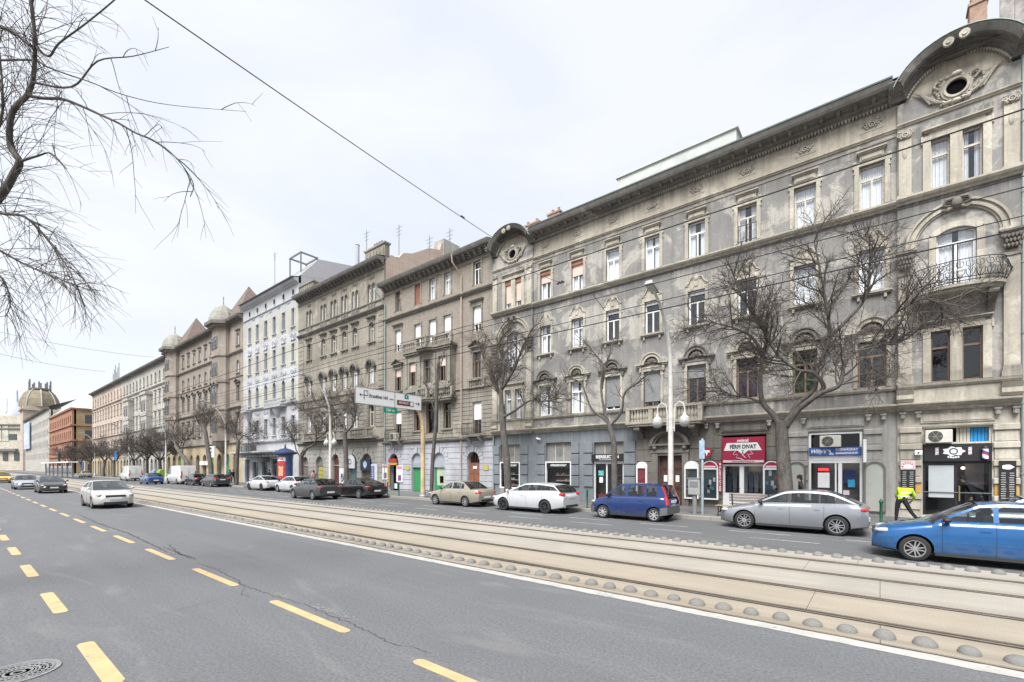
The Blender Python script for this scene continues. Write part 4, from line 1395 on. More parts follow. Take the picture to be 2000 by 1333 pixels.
def courses_stone(h, x0, x1, z0, z1, rows, m, holes, d=.06, y=YF, gap=.03):
    """flat rusticated courses, broken by the openings"""
    hh = (z1 - z0) / rows
    for i in range(rows):
        za, zb = z0 + hh * i + gap, z0 + hh * (i + 1)
        seg = [(x0, x1)]
        for (xc, w_, hb, hh_, rise) in holes:
            if hb < zb and hb + hh_ + (.45 if rise else 0) > za:
                wid = w_ / 2 + .03
                if rise:
                    zz = (za + zb) / 2 - (hb + hh_ - rise)
                    if zz > 0:
                        rr = w_ / 2 + .46
                        wid = math.sqrt(max(0, rr * rr - zz * zz)) if zz < rr else 0
                if wid <= 0: continue
                ns = []
                for a, b in seg:
                    if xc + wid <= a or xc - wid >= b: ns.append((a, b))
                    else:
                        if xc - wid > a + .05: ns.append((a, xc - wid))
                        if xc + wid < b - .05: ns.append((xc + wid, b))
                seg = ns
        for a, b in seg:
            MB().bbox(a, b, y - d, y + .01, za, zb, .012).build('stone_course', m, h)

# ---------- house 2: brown brick with stone oriel
PL2 = plaster('pinkish_brown_brick', (0.262, 0.238, 0.205), (0.38, 0.35, 0.295), (0.12, 0.11, 0.10), peel=.5, streak=.6, ledges=(8.1, 12.3, 15.35, 18.1), brick=(0.265, 0.228, 0.19))
PL2T = plaster('ochre_grey_stone', (0.28, 0.262, 0.222), (0.40, 0.375, 0.31), (0.12, 0.11, 0.095), peel=.4, streak=.6, ledges=(4.2, 8.1, 11.75, 15.35))
PL2G = plaster('lilac_white_base', (0.42, 0.43, 0.46), (0.52, 0.52, 0.54), (0.25, 0.25, 0.26), peel=.3, streak=.35, ledges=(4.2,))
PL2B = plaster('blue_grey_low_base', (0.30, 0.34, 0.38), (0.40, 0.42, 0.44), (0.2, 0.21, 0.22), peel=.2, streak=.3)
xa, xo1, xo2, xo3, xb = ux(778), ux(816), ux(845), ux(874), ux(932)
g2h = [(ux(770), 1.25, .15, 3.25, .625), (ux(815), 1.35, .15, 3.25, .675), (ux(858), 1.35, .15, 3.25, .675), (ux(925), 1.25, .15, 3.25, .625)]
fl2 = [dict(z=16.0, h=1.75, w=.78, cols=[xa, xo1, xo2, xo3, xb], kw=dict(sill=False, sur=.12), var=vary(dict(frame=F_BROWN, curtain='grey'), dict(frame=F_BROWN, blind=.97, blindm=BL_R), dict(curtain='white'), dict(curtain='white'), dict(curtain=None))),
       dict(z=12.5, h=1.85, w=.85, cols=[xa, xo1, xo2, xo3, xb], kw=dict(sur=.13, sill=False), var=vary(dict(blind=.7, head='flat'), dict(blind=.97), dict(blind=.97), dict(blind=.8), dict(blind=.72, head='flat'))),
       dict(z=8.95, h=1.95, w=.85, cols=[xa, xb], kw=dict(head='tri', sur=.14, frame=F_BROWN, pane=G_PANE_D, hoodm=PL2T), var=vary(dict(blind=.35, blindm=BL_P), dict(curtain='grey'))),
       dict(z=4.75, h=2.35, w=.85, cols=[xa, xb], kw=dict(sur=.0, sill=False, frame=F_BROWN, pane=G_PANE_D), var=vary(dict(blind=.45), dict(blind=.55))),
       dict(z=5.3, h=2.1, w=.9, cols=[xo1, xo3], kw=dict(sur=.1, frame=F_BROWN, pane=G_PANE_D)),
       dict(z=5.0, h=2.9, w=1.5, rise=.6, cols=[xo2], kw=dict(sur=.2, sill=False, frame=F_BROWN, pane=G_PANE_D))]
h2 = house('apartment_house', 'brown brick house with stone oriel and lilac white arched ground floor', -35.20, -21.90, 18.10, PL2, PL2T, fl2, g2h, PL2G,
           [(15.35, P_COURSE, None), (8.15, P_SMALL, None), (4.22, [(-.01, 0), (.10, 0), (.26, .12), (.30, .22), (-.01, .26)], PL_DARK), (17.75, P_SMALL, None)], zg=4.24)
modillions(h2, -35.1, -22.0, 18.22, .55, PL_DARK)
courses_stone(h2, -35.18, -21.92, .25, 4.2, 9, PL2G, g2h)
for g in g2h: arch_surround(h2, g[0], g[1], g[2] + g[3], PL2G)
courses_stone(h2, -35.18, -21.92, 4.55, 8.1, 11, PL2T, [(x, .95, 4.75, 2.35, 0) for x in (xa, xb)] + [(x, 1.1, 5.2, 2.2, 0) for x in (xo1, xo3)] + [(xo2, 1.9, 4.9, 3.1, 0)], d=.05)
# oriel: bay of three windows standing out of the wall
ox0, ox1, od = xo1 - .95, xo3 + .95, .55
oh = [(xo1, .85, 9.05, 1.95, 0), (xo2, .9, 9.05, 1.95, 0), (xo3, .85, 9.05, 1.95, 0)]
m = wall_with_holes(ox0, ox1, 8.2, 11.75, oh, y=YF - od, reveal=.3, ends=False)
m.box(ox0, ox0 + .02, YF - od, YF, 8.2, 11.75)
m.box(ox1 - .02, ox1, YF - od, YF, 8.2, 11.75)
m.box(ox0, ox1, YF - od, YF, 8.1, 8.2)
o = m.build('oriel', PL2T, h2)
MB().quad((ox0 + .05, YF - .05, 8.3), (ox1 - .05, YF - .05, 8.3), (ox1 - .05, YF - .05, 11.7), (ox0 + .05, YF - .05, 11.7)).build('dark_backing', INTER, o)
for i, x in enumerate((xo1, xo2, xo3)):
    place(window(oh[i][1], 1.95, 0, F_BROWN, 'grey' if i == 1 else None, .4 if i != 1 else None, PL2T, False, .1, None, pane=G_PANE_D, blindm=BL_P), h2, (x, YF - od, 9.05))
for x in (ox0 + .15, (xo1 + xo2) / 2, (xo2 + xo3) / 2, ox1 - .15):
    MB().box(x - .13, x + .13, YF - od - .08, YF - od, 8.9, 11.35).build('pilaster', PL2T, h2)
bme = baluster_mesh(.55, .07, PL2T)
for z, dd in ((11.75, 1.05), (7.65, .95)):
    m = MB()
    xs0, xs1 = ox0 - .2, ox1 + .2
    mid = xo2
    poly = [(xs0, YF), (xs0, YF - dd * .75), (mid - 1.0, YF - dd * .75), (mid - .6, YF - dd - .25), (mid + .6, YF - dd - .25), (mid + 1.0, YF - dd * .75), (xs1, YF - dd * .75), (xs1, YF)]
    m.prism_z(poly, z, z + .16)
    m.prism_z([(xo2 + (x - xo2) * .96, YF + (y - YF) * .9) for x, y in poly], z - .16, z)
    pts = [(p[0], p[1] + .1, z + .80) for p in poly[1:-1]]
    for i in range(len(pts) - 1):
        a_, b_ = Vector(pts[i]), Vector(pts[i + 1])
        n_ = Vector((-(b_ - a_).y, (b_ - a_).x, 0)).normalized() * .09
        m.add([tuple(a_ - n_), tuple(b_ - n_), tuple(b_ + n_), tuple(a_ + n_)] + [tuple(q + Vector((0, 0, .12))) for q in (a_ - n_, b_ - n_, b_ + n_, a_ + n_)],
              [(0, 1, 2, 3), (4, 7, 6, 5), (0, 4, 5, 1), (1, 5, 6, 2), (2, 6, 7, 3), (3, 7, 4, 0)])
        m.box(a_.x - .12, a_.x + .12, a_.y - .1, a_.y + .1, z + .16, z + .8)
    m.box(pts[-1][0] - .12, pts[-1][0] + .12, pts[-1][1] - .1, pts[-1][1] + .1, z + .16, z + .8)
    bo = m.build('balcony', PL2T, h2)
    for i in range(len(pts) - 1):
        a_, b_ = Vector(pts[i]), Vector(pts[i + 1])
        n = max(2, int((b_ - a_).length / .24))
        for k in range(n):
            p = a_.lerp(b_, (k + .5) / n)
            put('baluster', bme, bo, (p.x, p.y, z + .2))
# balustrade under the right hand window, iron balconies on the first floor
m = MB().box(xb - .9, xb + .9, YF - .22, YF, 8.75, 8.86)
m.box(xb - .9, xb + .9, YF - .2, YF, 8.2, 8.28)
for s in (-1, 1): m.box(xb + s * .78 - .12, xb + s * .78 + .12, YF - .2, YF, 8.28, 8.75)
o = m.build('window_parapet', PL2T, h2)
for k in range(6): put('baluster', baluster_mesh(.47, .07, PL2T) if k == 0 else bme, o, (xb - .55 + .22 * k, YF - .1, 8.28))
for xx in (xa, xb):
    m = MB().box(xx - .95, xx + .95, YF - .75, YF, 4.48, 4.60)
    o = m.build('balcony', PL_DARK, h2)
    m = MB()
    for z in (4.72, 5.50): m.tube([(xx - .92, YF - .05, z), (xx - .92, YF - .72, z), (xx + .92, YF - .72, z), (xx + .92, YF - .05, z)], .02, 5)
    m.build('handrail', M_WROUGHT, o)
    for k in range(11):
        x = xx - .88 + 1.76 * k / 10
        m = MB().tube([(x, YF - .72, 4.6), (x, YF - .82, 4.85), (x, YF - .84, 5.1), (x, YF - .72, 5.5)], .014, 4)
        m.tube([(x, YF - .8, 4.8), (x + .07, YF - .84, 4.95), (x + .05, YF - .84, 5.1), (x - .02, YF - .82, 5.02)], .011, 4)
        m.build('iron_scroll', M_WROUGHT, o)
    for s in (-1, 1): MB().add([(xx + s * .6 - .09, YF - .6, 4.48), (xx + s * .6 + .09, YF - .6, 4.48), (xx + s * .6 + .09, YF, 3.95), (xx + s * .6 - .09, YF, 3.95), (xx + s * .6 - .09, YF, 4.48), (xx + s * .6 + .09, YF, 4.48)], [(0, 1, 2, 3), (0, 3, 4), (1, 5, 2)]).build('balcony_console', PL2G, o)
# doors of the ground floor
greenm = mat('bright_green_paint', (0.03, 0.22, 0.08), .5, var=.08)
shut = mat('grey_arch_panel', (0.30, 0.32, 0.36), .8, var=.1)
for (g, kind) in ((g2h[1], 0), (g2h[2], 1)):
    x = g[0]
    MB().prism_y([(x - .675, 2.55), (x + .675, 2.55)] + [(x + .675 * math.cos(PI * i / 10), 2.725 + .675 * math.sin(PI * i / 10)) for i in range(11)], YF + .12, YF + .2).build('arch_panel', shut, h2)
    MB().box(x - .675, x + .675, YF + .05, YF + .2, 2.2, 2.55).build('lintel_box', PL2B, h2)
    if kind == 0:
        MB().box(x - .66, x + .25, YF + .22, YF + .28, .15, 2.2).build('shop_door', greenm, h2)
        MB().box(x + .25, x + .66, YF + .25, YF + .28, .15, 2.2).build('door_leaf', mat('dull_olive_door', (.12, .16, .08), .6), h2)
    else:
        MB().box(x - .66, x + .66, YF + .16, YF + .28, .15, .75).build('shop_stall_riser', greenm, h2)
        MB().box(x - .66, x - .5, YF + .16, YF + .28, .75, 2.2).build('shop_frame', greenm, h2)
        MB().box(x - .5, x + .66, YF + .2, YF + .28, .75, 2.2).build('boarded_window', mat('pale_green_board', (.36, .42, .32), .7, var=.15), h2)
        MB().box(x - .12, x + .28, YF + .17, YF + .21, .95, 1.5).build('hatch', M_BLACK, h2)
x = g2h[3][0]
woodm = mat('reddish_brown_door', (0.22, 0.09, 0.05), .55, var=.25, scale=7)
d_ = MB().box(x - .625, x + .625, YF + .2, YF + .28, .15, 2.55).build('door', woodm, h2)
for s in (-1, 1):
    for z0, z1 in ((.3, .8), (.95, 1.6), (1.75, 2.4)): MB().box(x + s * .31 - .22, x + s * .31 + .22, YF + .165, YF + .21, z0, z1).build('door_panel', woodm, d_)
MB().box(x - .2, x + .2, YF + .15, YF + .2, 2.1, 2.3).build('door_sign', F_WHITE, d_)
m = MB()
for k in range(5): m.box(x - .5 + .25 * k - .012, x - .5 + .25 * k + .012, YF + .2, YF + .22, 2.55, 3.35)
m.build('fanlight_bars', woodm, d_)
x = g2h[0][0]
MB().box(x - .3, x + .3, YF + .2, YF + .26, .15, 2.3).build('shop_door', M_BLACK, h2)
MB().add([(x - .24, YF + .19, .9), (x + .24, YF + .19, .9), (x + .24, YF + .19, 2.1), (x - .24, YF + .19, 2.1)], [(0, 1, 2, 3)]).build('door_pane', G_SHOP, h2)
MB().box(x - .2, x + .2, YF + .17, YF + .195, .3, .75).build('door_poster', F_WHITE, h2)
# drainpipes
for i, px_ in enumerate((903, 776 - 22)):
    xx = ux(px_)
    m = MB().tube([(xx - .3, YF - .85, 18.5), (xx - .3, YF - .8, 17.9), (xx, YF - .12, 17.0), (xx, YF - .12, .3)], .06, 8)
    tag(m.build('drainpipe', M_ZINC if i else mat('rust_stained_zinc', (.36, .27, .22), .6, var=.3, scale=.6)), 'rust stained drainpipe beside the oriel of the brown brick house' if not i else 'grey drainpipe where the brown brick house meets the hooded yellow house', 'drainpipe')

# ---------- house 3: yellow grey stone, hooded windows
PL3 = plaster('yellow_grey_stone', (0.30, 0.277, 0.23), (0.46, 0.42, 0.335), (0.12, 0.11, 0.095), peel=.45, streak=.6, ledges=(9.4, 13.9, 16.75, 20.7))
PL3T = plaster('grey_brown_stone', (0.255, 0.24, 0.21), (0.38, 0.355, 0.30), (0.10, 0.095, 0.085), peel=.4, streak=.55, ledges=(4.6, 8.6, 16.7))
PL3G = plaster('pale_stone_base', (0.40, 0.385, 0.35), (0.48, 0.465, 0.43), (0.22, 0.21, 0.19), peel=.3, streak=.4, ledges=(4.6,))
c3 = [ux(p) for p in (604, 632, 652, 673, 694, 726)]
g3h = [(ux(597), 1.35, .15, 3.2, .675), (ux(625), 1.5, .15, 3.2, .75), (ux(656), 1.3, .15, 3.4, .65), (ux(689), 1.5, .15, 3.3, .75), (ux(717), 1.7, .15, 3.35, .85)]
fl3 = []
for x in c3:
    dx = .33
    wd = .48 if x not in (c3[0], c3[5]) else .52
    fl3.append(dict(z=17.8, h=1.65, w=wd, rise=wd / 2, cols=[x - dx, x + dx], kw=dict(sur=.09, sill=False, transom=.7, mull=False, curtain='white')))
fl3 += [dict(z=14.0, h=1.86, w=.80, rise=.25, cols=c3, kw=dict(sur=.13, head='flat', curtain='grey', frame=F_CREAM), var=vary(dict(frame=F_BROWN), {}, {}, {}, {}, {})),
        dict(z=10.1, h=1.95, w=.86, rise=.43, cols=c3, kw=dict(sur=.10, head='hood', curtain='white', sill=False, hoodm=PL_DARK)),
        dict(z=6.1, h=1.95, w=.9, cols=c3, kw=dict(sur=.14, sill=False), var=vary(dict(curtain='white'), dict(curtain='grey'), dict(frame=F_CREAM)))]
h3 = house('apartment_house', 'yellowish stone house with dark round window hoods and arched shops', -51.40, -35.22, 20.75, PL3, PL3T, fl3, g3h, PL3G,
           [(16.75, P_COURSE, PL_DARK), (17.55, P_SMALL, None), (9.4, P_SMALL, None), (8.6, P_SMALL, None), (4.6, P_COURSE, PL_DARK), (20.35, P_SMALL, None)], zg=4.62)
modillions(h3, -51.3, -35.3, 20.9, .6, PL_DARK)
courses_stone(h3, -51.38, -35.24, .25, 4.55, 9, PL3G, g3h)
for g in g3h: arch_surround(h3, g[0], g[1], g[2] + g[3], PL3G)
courses_stone(h3, -51.38, -35.24, 5.95, 8.55, 7, PL3T, [(x, 1.25, 6.0, 2.3, 0) for x in c3], d=.05)
for a_, b_ in ((-51.35, -50.2), (-36.1, -35.26)):
    for i in range(14): MB().bbox(a_, b_, YF - .05, YF + .01, 9.7 + .5 * i, 9.7 + .5 * i + .46, .012).build('quoin', PL3, h3)
m = MB()
for i in range(6):
    for k in range(5): m.box(c3[i] - .5 + .25 * k - .07, c3[i] - .5 + .25 * k + .07, YF - .12, YF, 17.12, 17.5)
tag(m.build('parapet_balusters', PL3T, h3), kind='stuff')
# long stone balcony on the first floor
m = MB().box(c3[0] - 1.0, c3[4] + 1.0, YF - .8, YF, 4.95, 5.10)
m.box(c3[0] - 1.0, c3[5] + 1.2, YF - .78, YF - .6, 5.75, 5.88)
m.box(c3[4] + 1.0, c3[5] + 1.2, YF - .78, YF, 4.9, 5.05)
for i, x in enumerate(c3):
    m.box(x - .35, x + .35, YF - .74, YF - .62, 5.1, 5.75)
o = m.build('balcony', PL3T, h3)
bme3 = baluster_mesh(.65, .08, PL3T)
xx = c3[0] - .9
while xx < c3[5] + 1.1:
    if all(abs(xx - x) > .45 for x in c3): put('baluster', bme3, o, (xx, YF - .68, 5.1))
    xx += .25
om3 = MB()
for i, x in enumerate(c3): ornament(om3, x, 20.05, .5, .22, YF, i, .08, 5)
tag(om3.build('frieze_relief', PL3T, h3, True), kind='stuff')
# attic parapets and the bare brick firewall towards house 2
for a_, b_, zt in ((-51.3, -48.3, 22.6), (-38.4, -35.24, 22.75)):
    m = MB().box(a_, b_, YF + .1, YF + .6, 21.3, zt)
    m.box(a_ - .1, b_ + .1, YF, YF + .7, zt, zt + .16)
    for k in range(6): m.box(a_ + .3 + (b_ - a_ - .6) * k / 5 - .1, a_ + .3 + (b_ - a_ - .6) * k / 5 + .1, YF + .02, YF + .1, 21.6, zt - .3)
    m.build('attic_parapet', PL3, h3)
fw = MB()
P = [(YF + .2, 18.0), (YF + 9, 18.0), (YF + 9, 25.3), (YF + 7, 25.4), (YF + 6.8, 24.6), (YF + 5.3, 24.2), (YF + 3.2, 22.9), (YF + 2.2, 22.6), (YF + 1.5, 21.8), (YF + .8, 21.9), (YF + .2, 21.2)]
n = len(P)
fw.add([(-35.21, y, z) for y, z in P] + [(-35.75, y, z) for y, z in P], [tuple(range(n)), tuple(range(2 * n - 1, n - 1, -1))] + [(i, i + n, (i + 1) % n + n, (i + 1) % n) for i in range(n)])
fw.build('firewall', plaster('bare_brick_firewall', (.48, .41, .36), (.56, .50, .45), (.32, .24, .19), peel=.9, streak=.4, brick=(.42, .31, .25)), h3)
MB().box(-36.6, -35.1, YF + 7.2, YF + 9.5, 22, 25.9).build('chimney_stack', PL3G, h3)
# shop doors
dk = mat('dark_red_door', (0.09, 0.03, 0.03), .5, var=.2)
for i, g in enumerate(g3h):
    x, w_ = g[0], g[1]
    mm = [mat('rust_shutter', (.16, .12, .11), .7, var=.2), mat('grey_steel_shutter', (.22, .22, .22), .6, var=.1), dk, mat('teal_glass_door', (.10, .16, .16), .4, var=.15), mat('brown_shop_door', (.14, .10, .08), .5, var=.2)][i]
    MB().prism_y([(x - w_ / 2, .15), (x + w_ / 2, .15)] + [(x + w_ / 2 * math.cos(PI * k / 10), .15 + g[3] - w_ / 2 + w_ / 2 * math.sin(PI * k / 10)) for k in range(11)], YF + .22, YF + .3).build('shop_door', mm, h3)
    MB().box(x - w_ / 2, x + w_ / 2, YF + .14, YF + .24, 2.32, 2.46).build('door_rail', PL3T, h3)

# ---------- house 4: white stucco
PL4 = plaster('white_stucco', (0.45, 0.455, 0.47), (0.51, 0.515, 0.53), (0.32, 0.33, 0.345), peel=.2, streak=.3, ledges=(9.5, 21.6))
PL4C = plaster('pale_yellow_stucco', (0.44, 0.43, 0.365), (0.48, 0.47, 0.41), (0.33, 0.325, 0.28), peel=.2, streak=.3)
c4 = [ux(p) for p in (488, 503, 519.5, 536, 554, 573)]
g4h = [(-65.6, 1.5, .2, 3.0, 0), (-62.9, 1.9, .2, 3.0, 0), (-60.2, 1.7, .2, 3.0, 0), (-57.3, 2.0, .2, 3.0, 0), (-54.2, 2.6, .2, 3.0, 0)]
fl4 = [dict(z=18.45, h=2.1, w=.75, cols=c4, kw=dict(sur=.08, frame=F_GREY, curtain='grey')), dict(z=14.4, h=2.1, w=.75, cols=c4, kw=dict(sur=.10, frame=F_GREY, head='garland', curtain='grey')),
       dict(z=10.2, h=2.3, w=.78, rise=.39, cols=c4, kw=dict(sur=.10, frame=F_GREY, head='key')), dict(z=6.1, h=2.1, w=.8, cols=c4, kw=dict(sur=.10, frame=F_GREY))]
h4 = house('apartment_house', 'freshly painted white stucco house with oval attic vents and glass shopfront', -66.90, -51.42, 23.2, PL4, PL4, fl4, g4h, PL4,
           [(9.5, P_COURSE, PL4), (5.2, P_COURSE, PL4), (21.6, P_SMALL, PL4)], corn=[(-.01, 0), (.10, 0), (.14, .1), (.4, .2), (.5, .4), (.52, .5), (-.01, .6)], cornm=PL4, zg=4.6, roofm=mat('grey_sheet_roof', (.30, .31, .325), .6, var=.1))
for z0, z1 in ((17.9, 20.9), (13.9, 16.7), (9.9, 12.2)):
    xs = [-66.85] + [(c4[i] + c4[i + 1]) / 2 for i in range(5)] + [-51.47]
    for i in range(7):
        wd = .55 if 0 < i < 6 else .5
        x = xs[i] + (0 if 0 < i < 6 else (.5 if i == 0 else -.5))
        MB().box(x - wd, x + wd, YF - .012, YF + .01, z0, z1).build('wall_panel', PL4C, h4)
om4 = MB()
for i, x in enumerate(c4):
    ornament(om4, x, 17.35, .75, .4, YF, i, .09, 8)
    ornament(om4, x, 13.3, .8, .35, YF, i + 7, .09, 8)
    ornament(om4, x + 1.2, 21.4, .5, .2, YF, i + 9, .06, 5)
    ornament(om4, x, 9.0, .8, .25, YF, i + 3, .09, 7)
tag(om4.build('stucco_garlands', PL4, h4, True), kind='stuff')
for x in c4:
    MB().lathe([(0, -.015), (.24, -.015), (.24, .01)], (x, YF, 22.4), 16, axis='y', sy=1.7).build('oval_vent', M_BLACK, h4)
    MB().arch(x, 22.4, .24, .33, YF - .05, YF + .01, 0, 2 * PI, 18, ez=1.6).build('vent_ring', PL4, h4)
for (a_, b_) in ((c4[0] - .8, c4[0] + .8), (c4[3] - 1.2, c4[4] + .8)):   # curved little balconies
    m = MB().box(a_, b_, YF - .8, YF, 9.35, 9.5)
    m.box(a_, b_, YF - .8, YF - .72, 10.25, 10.33)
    o = m.build('balcony', PL4, h4)
    nb = int((b_ - a_) / .22)
    for k in range(nb): put('baluster', baluster_mesh(.75, .06, PL4) if k == 0 else bm4, o, (a_ + (b_ - a_) * (k + .5) / nb, YF - .76, 9.5)); bm4 = o.children[0].data
    MB().lathe([(.02, -1.2), (.25, -1.0), (.6, -.5), (.75, 0)], ((a_ + b_) / 2, YF - .02, 9.35), 12, sy=.9).build('balcony_corbel', PL4, o, True)
m = MB().add([(-51.43, YF + .3, 22.5), (-51.43, YF + 12, 22.5), (-51.43, YF + 12, 26.4), (-51.43, YF + 6.6, 27.4), (-51.43, YF + 2.4, 26.7), (-51.43, YF + .3, 24.2)], [tuple(range(6))])
m.build('gable', mat('pale_lilac_gable', (.40, .40, .415), .9, var=.06), h4)
m = MB()
m.add([(-51.43, YF + .3, 24.2), (-51.43, YF + 2.4, 26.7), (-66.9, YF + 2.4, 26.7), (-66.9, YF + .3, 24.2)], [(0, 1, 2, 3)])
m.add([(-51.43, YF + 2.4, 26.7), (-51.43, YF + 6.6, 27.4), (-66.9, YF + 6.6, 27.4), (-66.9, YF + 2.4, 26.7)], [(0, 1, 2, 3)])
m.build('roof', mat('zinc_sheet_roof', (.27, .28, .29), .6, var=.12), h4)
m = MB()
for x, y in ((-55.2, YF + .8), (-52.5, YF + .8), (-55.2, YF + 2.8), (-52.5, YF + 2.8)): m.box(x - .06, x + .06, y - .06, y + .06, 25, 27.3)
for y in (YF + .8, YF + 2.8): m.box(-55.3, -52.4, y - .07, y + .07, 27.2, 27.36)
for x in (-55.2, -52.5): m.box(x - .07, x + .07, YF + .87, YF + 2.73, 27.2, 27.36)
m.build('roof_pergola', F_GREY, h4)
MB().lathe([(.22, 0), (.22, 3.4), (.26, 3.5)], (-49.0, YF + 6, 25.5), 10).build('flue', mat('dull_steel', (.35, .36, .38), .5, metal=.4), h3)
# shop front and canopy
for g in g4h:
    x, w_ = g[0], g[1]
    m = MB()
    for xx in (x - w_ / 2 + .04, x, x + w_ / 2 - .04): m.box(xx - .04, xx + .04, YF + .18, YF + .26, .2, 3.2)
    for z in (.24, 2.5, 3.16): m.box(x - w_ / 2, x + w_ / 2, YF + .19, YF + .25, z - .04, z + .04)
    o = m.build('shop_window', F_GREY, h4)
    MB().quad((x - w_ / 2, YF + .22, .2), (x + w_ / 2, YF + .22, .2), (x + w_ / 2, YF + .22, 3.2), (x - w_ / 2, YF + .22, 3.2)).build('pane', G_SHOP, o)
    MB().box(x - w_ / 2, x + w_ / 2, YF + .5, YF + .55, .2, 3.1).build('shop_blind', mat('pale_green_blind', (.42, .50, .46), .8, var=.1), o)
m = MB().add([(-65.8, YF, 3.6), (-52.6, YF, 3.6), (-52.6, YF - 2.1, 3.95), (-65.8, YF - 2.1, 3.95), (-65.8, YF, 4.2), (-52.6, YF, 4.2), (-52.6, YF - 2.1, 4.12), (-65.8, YF - 2.1, 4.12)], [(0, 3, 2, 1), (4, 5, 6, 7), (3, 7, 6, 2), (0, 4, 7, 3), (1, 2, 6, 5)])
o = m.build('canopy', PL4, h4)
for k in range(14): MB().box(-65.3 + k * .95, -65.1 + k * .95, YF - 1.7, YF - .05, 3.45, 3.62).build('canopy_rib', PL4, o)
m = MB().lathe([(1.2, -1.0), (1.2, 1.0)], (-60.2, YF - .2, 2.9), 20, axis='x') if False else MB()
m.prism_z([(-61.6, YF), (-61.6, YF - .6)] + [(-60.2 + 1.4 * math.cos(PI + PI * i / 10), YF - .6 - .7 * math.sin(PI * i / 10)) for i in range(1, 10)] + [(-58.8, YF - .6), (-58.8, YF)], 2.85, 3.35)
m.build('entrance_awning', mat('grey_awning_cloth', (.20, .215, .22), .8), h4)

# ---------- house 5: rosy brown with two corner turrets
PL5 = plaster('rosy_brown_render', (0.32, 0.28, 0.24), (0.43, 0.385, 0.335), (0.17, 0.14, 0.12), peel=.35, streak=.5, ledges=(10.3, 14.6, 17.9, 22.2))
PL5T = plaster('grey_rose_trim', (0.28, 0.25, 0.22), (0.38, 0.345, 0.30), (0.14, 0.12, 0.105), peel=.35, streak=.5)
PL5G = plaster('ochre_base', (0.48, 0.40, 0.27), (0.56, 0.49, 0.37), (0.28, 0.23, 0.16), peel=.3, streak=.4)
c5 = [ux(p) for p in (358, 368.5, 379.5, 390.5, 402, 413)]
bc5 = [(ux(343), 1.7), (ux(438), 1.7)]
e5 = ux(465)
g5h = [(-100 + 3.05 * k, 1.7, .15, 4.0, .85) for k in range(11)]
fl5 = [dict(z=19.0, h=1.65, w=.85, cols=c5 + [e5], kw=dict(sur=.12, head='flat', curtain='grey')), dict(z=15.2, h=1.75, w=.85, rise=.4, cols=c5 + [e5], kw=dict(sur=.12, curtain='white')),
       dict(z=11.3, h=2.2, w=.95, cols=c5 + [e5], kw=dict(sur=.14, head='tri', frame=F_GREY, hoodm=PL_DARK, sill=False)), dict(z=7.0, h=2.3, w=.9, cols=c5 + [e5], kw=dict(sur=.12, head='flat'))]
h5 = house('apartment_house', 'rosy brown house with two bay turrets and pointed window gables', -101.40, -66.92, 22.2, PL5, PL5T, fl5, g5h, PL5G,
           [(17.9, P_COURSE, None), (14.6, P_SMALL, None), (10.3, P_COURSE, PL_DARK), (5.4, P_COURSE, None)], zg=5.4)
modillions(h5, -101.2, -67.1, 22.35, .8, PL_DARK)
for g in g5h: MB().prism_y([(g[0] - .85, .2), (g[0] + .85, .2)] + [(g[0] + .85 * math.cos(PI * k / 10), 3.3 + .85 * math.sin(PI * k / 10)) for k in range(11)], YF + .3, YF + .35).build('shop_window', [mat('dusk_glass', (.07, .08, .08), .2, var=.3), mat('green_shop_front', (.09, .22, .08), .5), mat('cream_shop_front', (.42, .38, .30), .6)][(0, 0, 1, 0, 2, 0, 0, 1, 0, 1, 0)[g5h.index(g)]], h5)
slate = mat('pale_fishscale_zinc', (.25, .245, .21), .7, var=.25, scale=2)
tile = mat('brown_roof_tiles', (.15, .115, .10), .8, var=.25, scale=3)
for bi, (bx, br) in enumerate(bc5):
    pl_ = lambda k, r_: [(bx - r_ * 1.15, YF + .1), (bx - r_ * 1.15, YF - .5 * k), (bx - r_ * .6, YF - 1.25 * k), (bx + r_ * .6, YF - 1.25 * k), (bx + r_ * 1.15, YF - .5 * k), (bx + r_ * 1.15, YF + .1)]
    m = MB().prism_z(pl_(1, br), 5.9, 22.3)
    for z in (10.3, 14.2, 17.9): m.prism_z(pl_(1.12, br * 1.06), z, z + .3)
    m.prism_z(pl_(1.35, br * 1.15), 22.0, 22.3)
    m.lathe([(.2, -1.6), (br * .5, -1.0), (br * 1.05, -.1)], (bx, YF - .3, 5.9), 12, sy=.7)
    o = m.build('bay', PL5, h5)
    MB().prism_z(pl_(1.7, br * 1.35), 22.3, 22.75).build('eave', PL_DARK, h5)
    for z, hh in ((19.0, 1.65), (15.2, 1.75), (11.3, 2.2), (7.2, 2.1)):
        for k in (-1, 1):
            MB().box(bx + k * br * .33 - .4, bx + k * br * .33 + .4, YF - 1.26, YF - 1.24, z, z + hh).build('dark_window_panel', INTER, o)  # dark panel on the solid bay, its colour stands for an unlit room
            place(window(.8, hh, 0, F_GREY, 'grey', None, PL5T, False, .1, 'tri' if 11 < z < 12 else None, deep=-.1), h5, (bx + k * br * .33, YF - 1.25 - .005, z))
    m = MB().lathe([(br * 1.15, 0), (br * 1.1, .6), (br * .92, 1.5), (br * .6, 2.3), (br * .2, 2.75), (.08, 2.9), (.05, 3.7), (.1, 3.8), (.02, 4.2)], (bx, YF - .1, 22.7), 12)
    m.build('turret_dome', slate, h5)
    rx = bx + 2.6
    m = MB().add([(rx - 3.4, YF - .3, 22.7), (rx + 3.2, YF - .3, 22.7), (rx + 3.2, YF + 6, 22.7), (rx - 3.4, YF + 6, 22.7), (rx - .6, YF + 2.5, 28.6)], [(0, 1, 4), (1, 2, 4), (2, 3, 4), (3, 0, 4)])
    m.build('pyramid_roof', tile, h5)

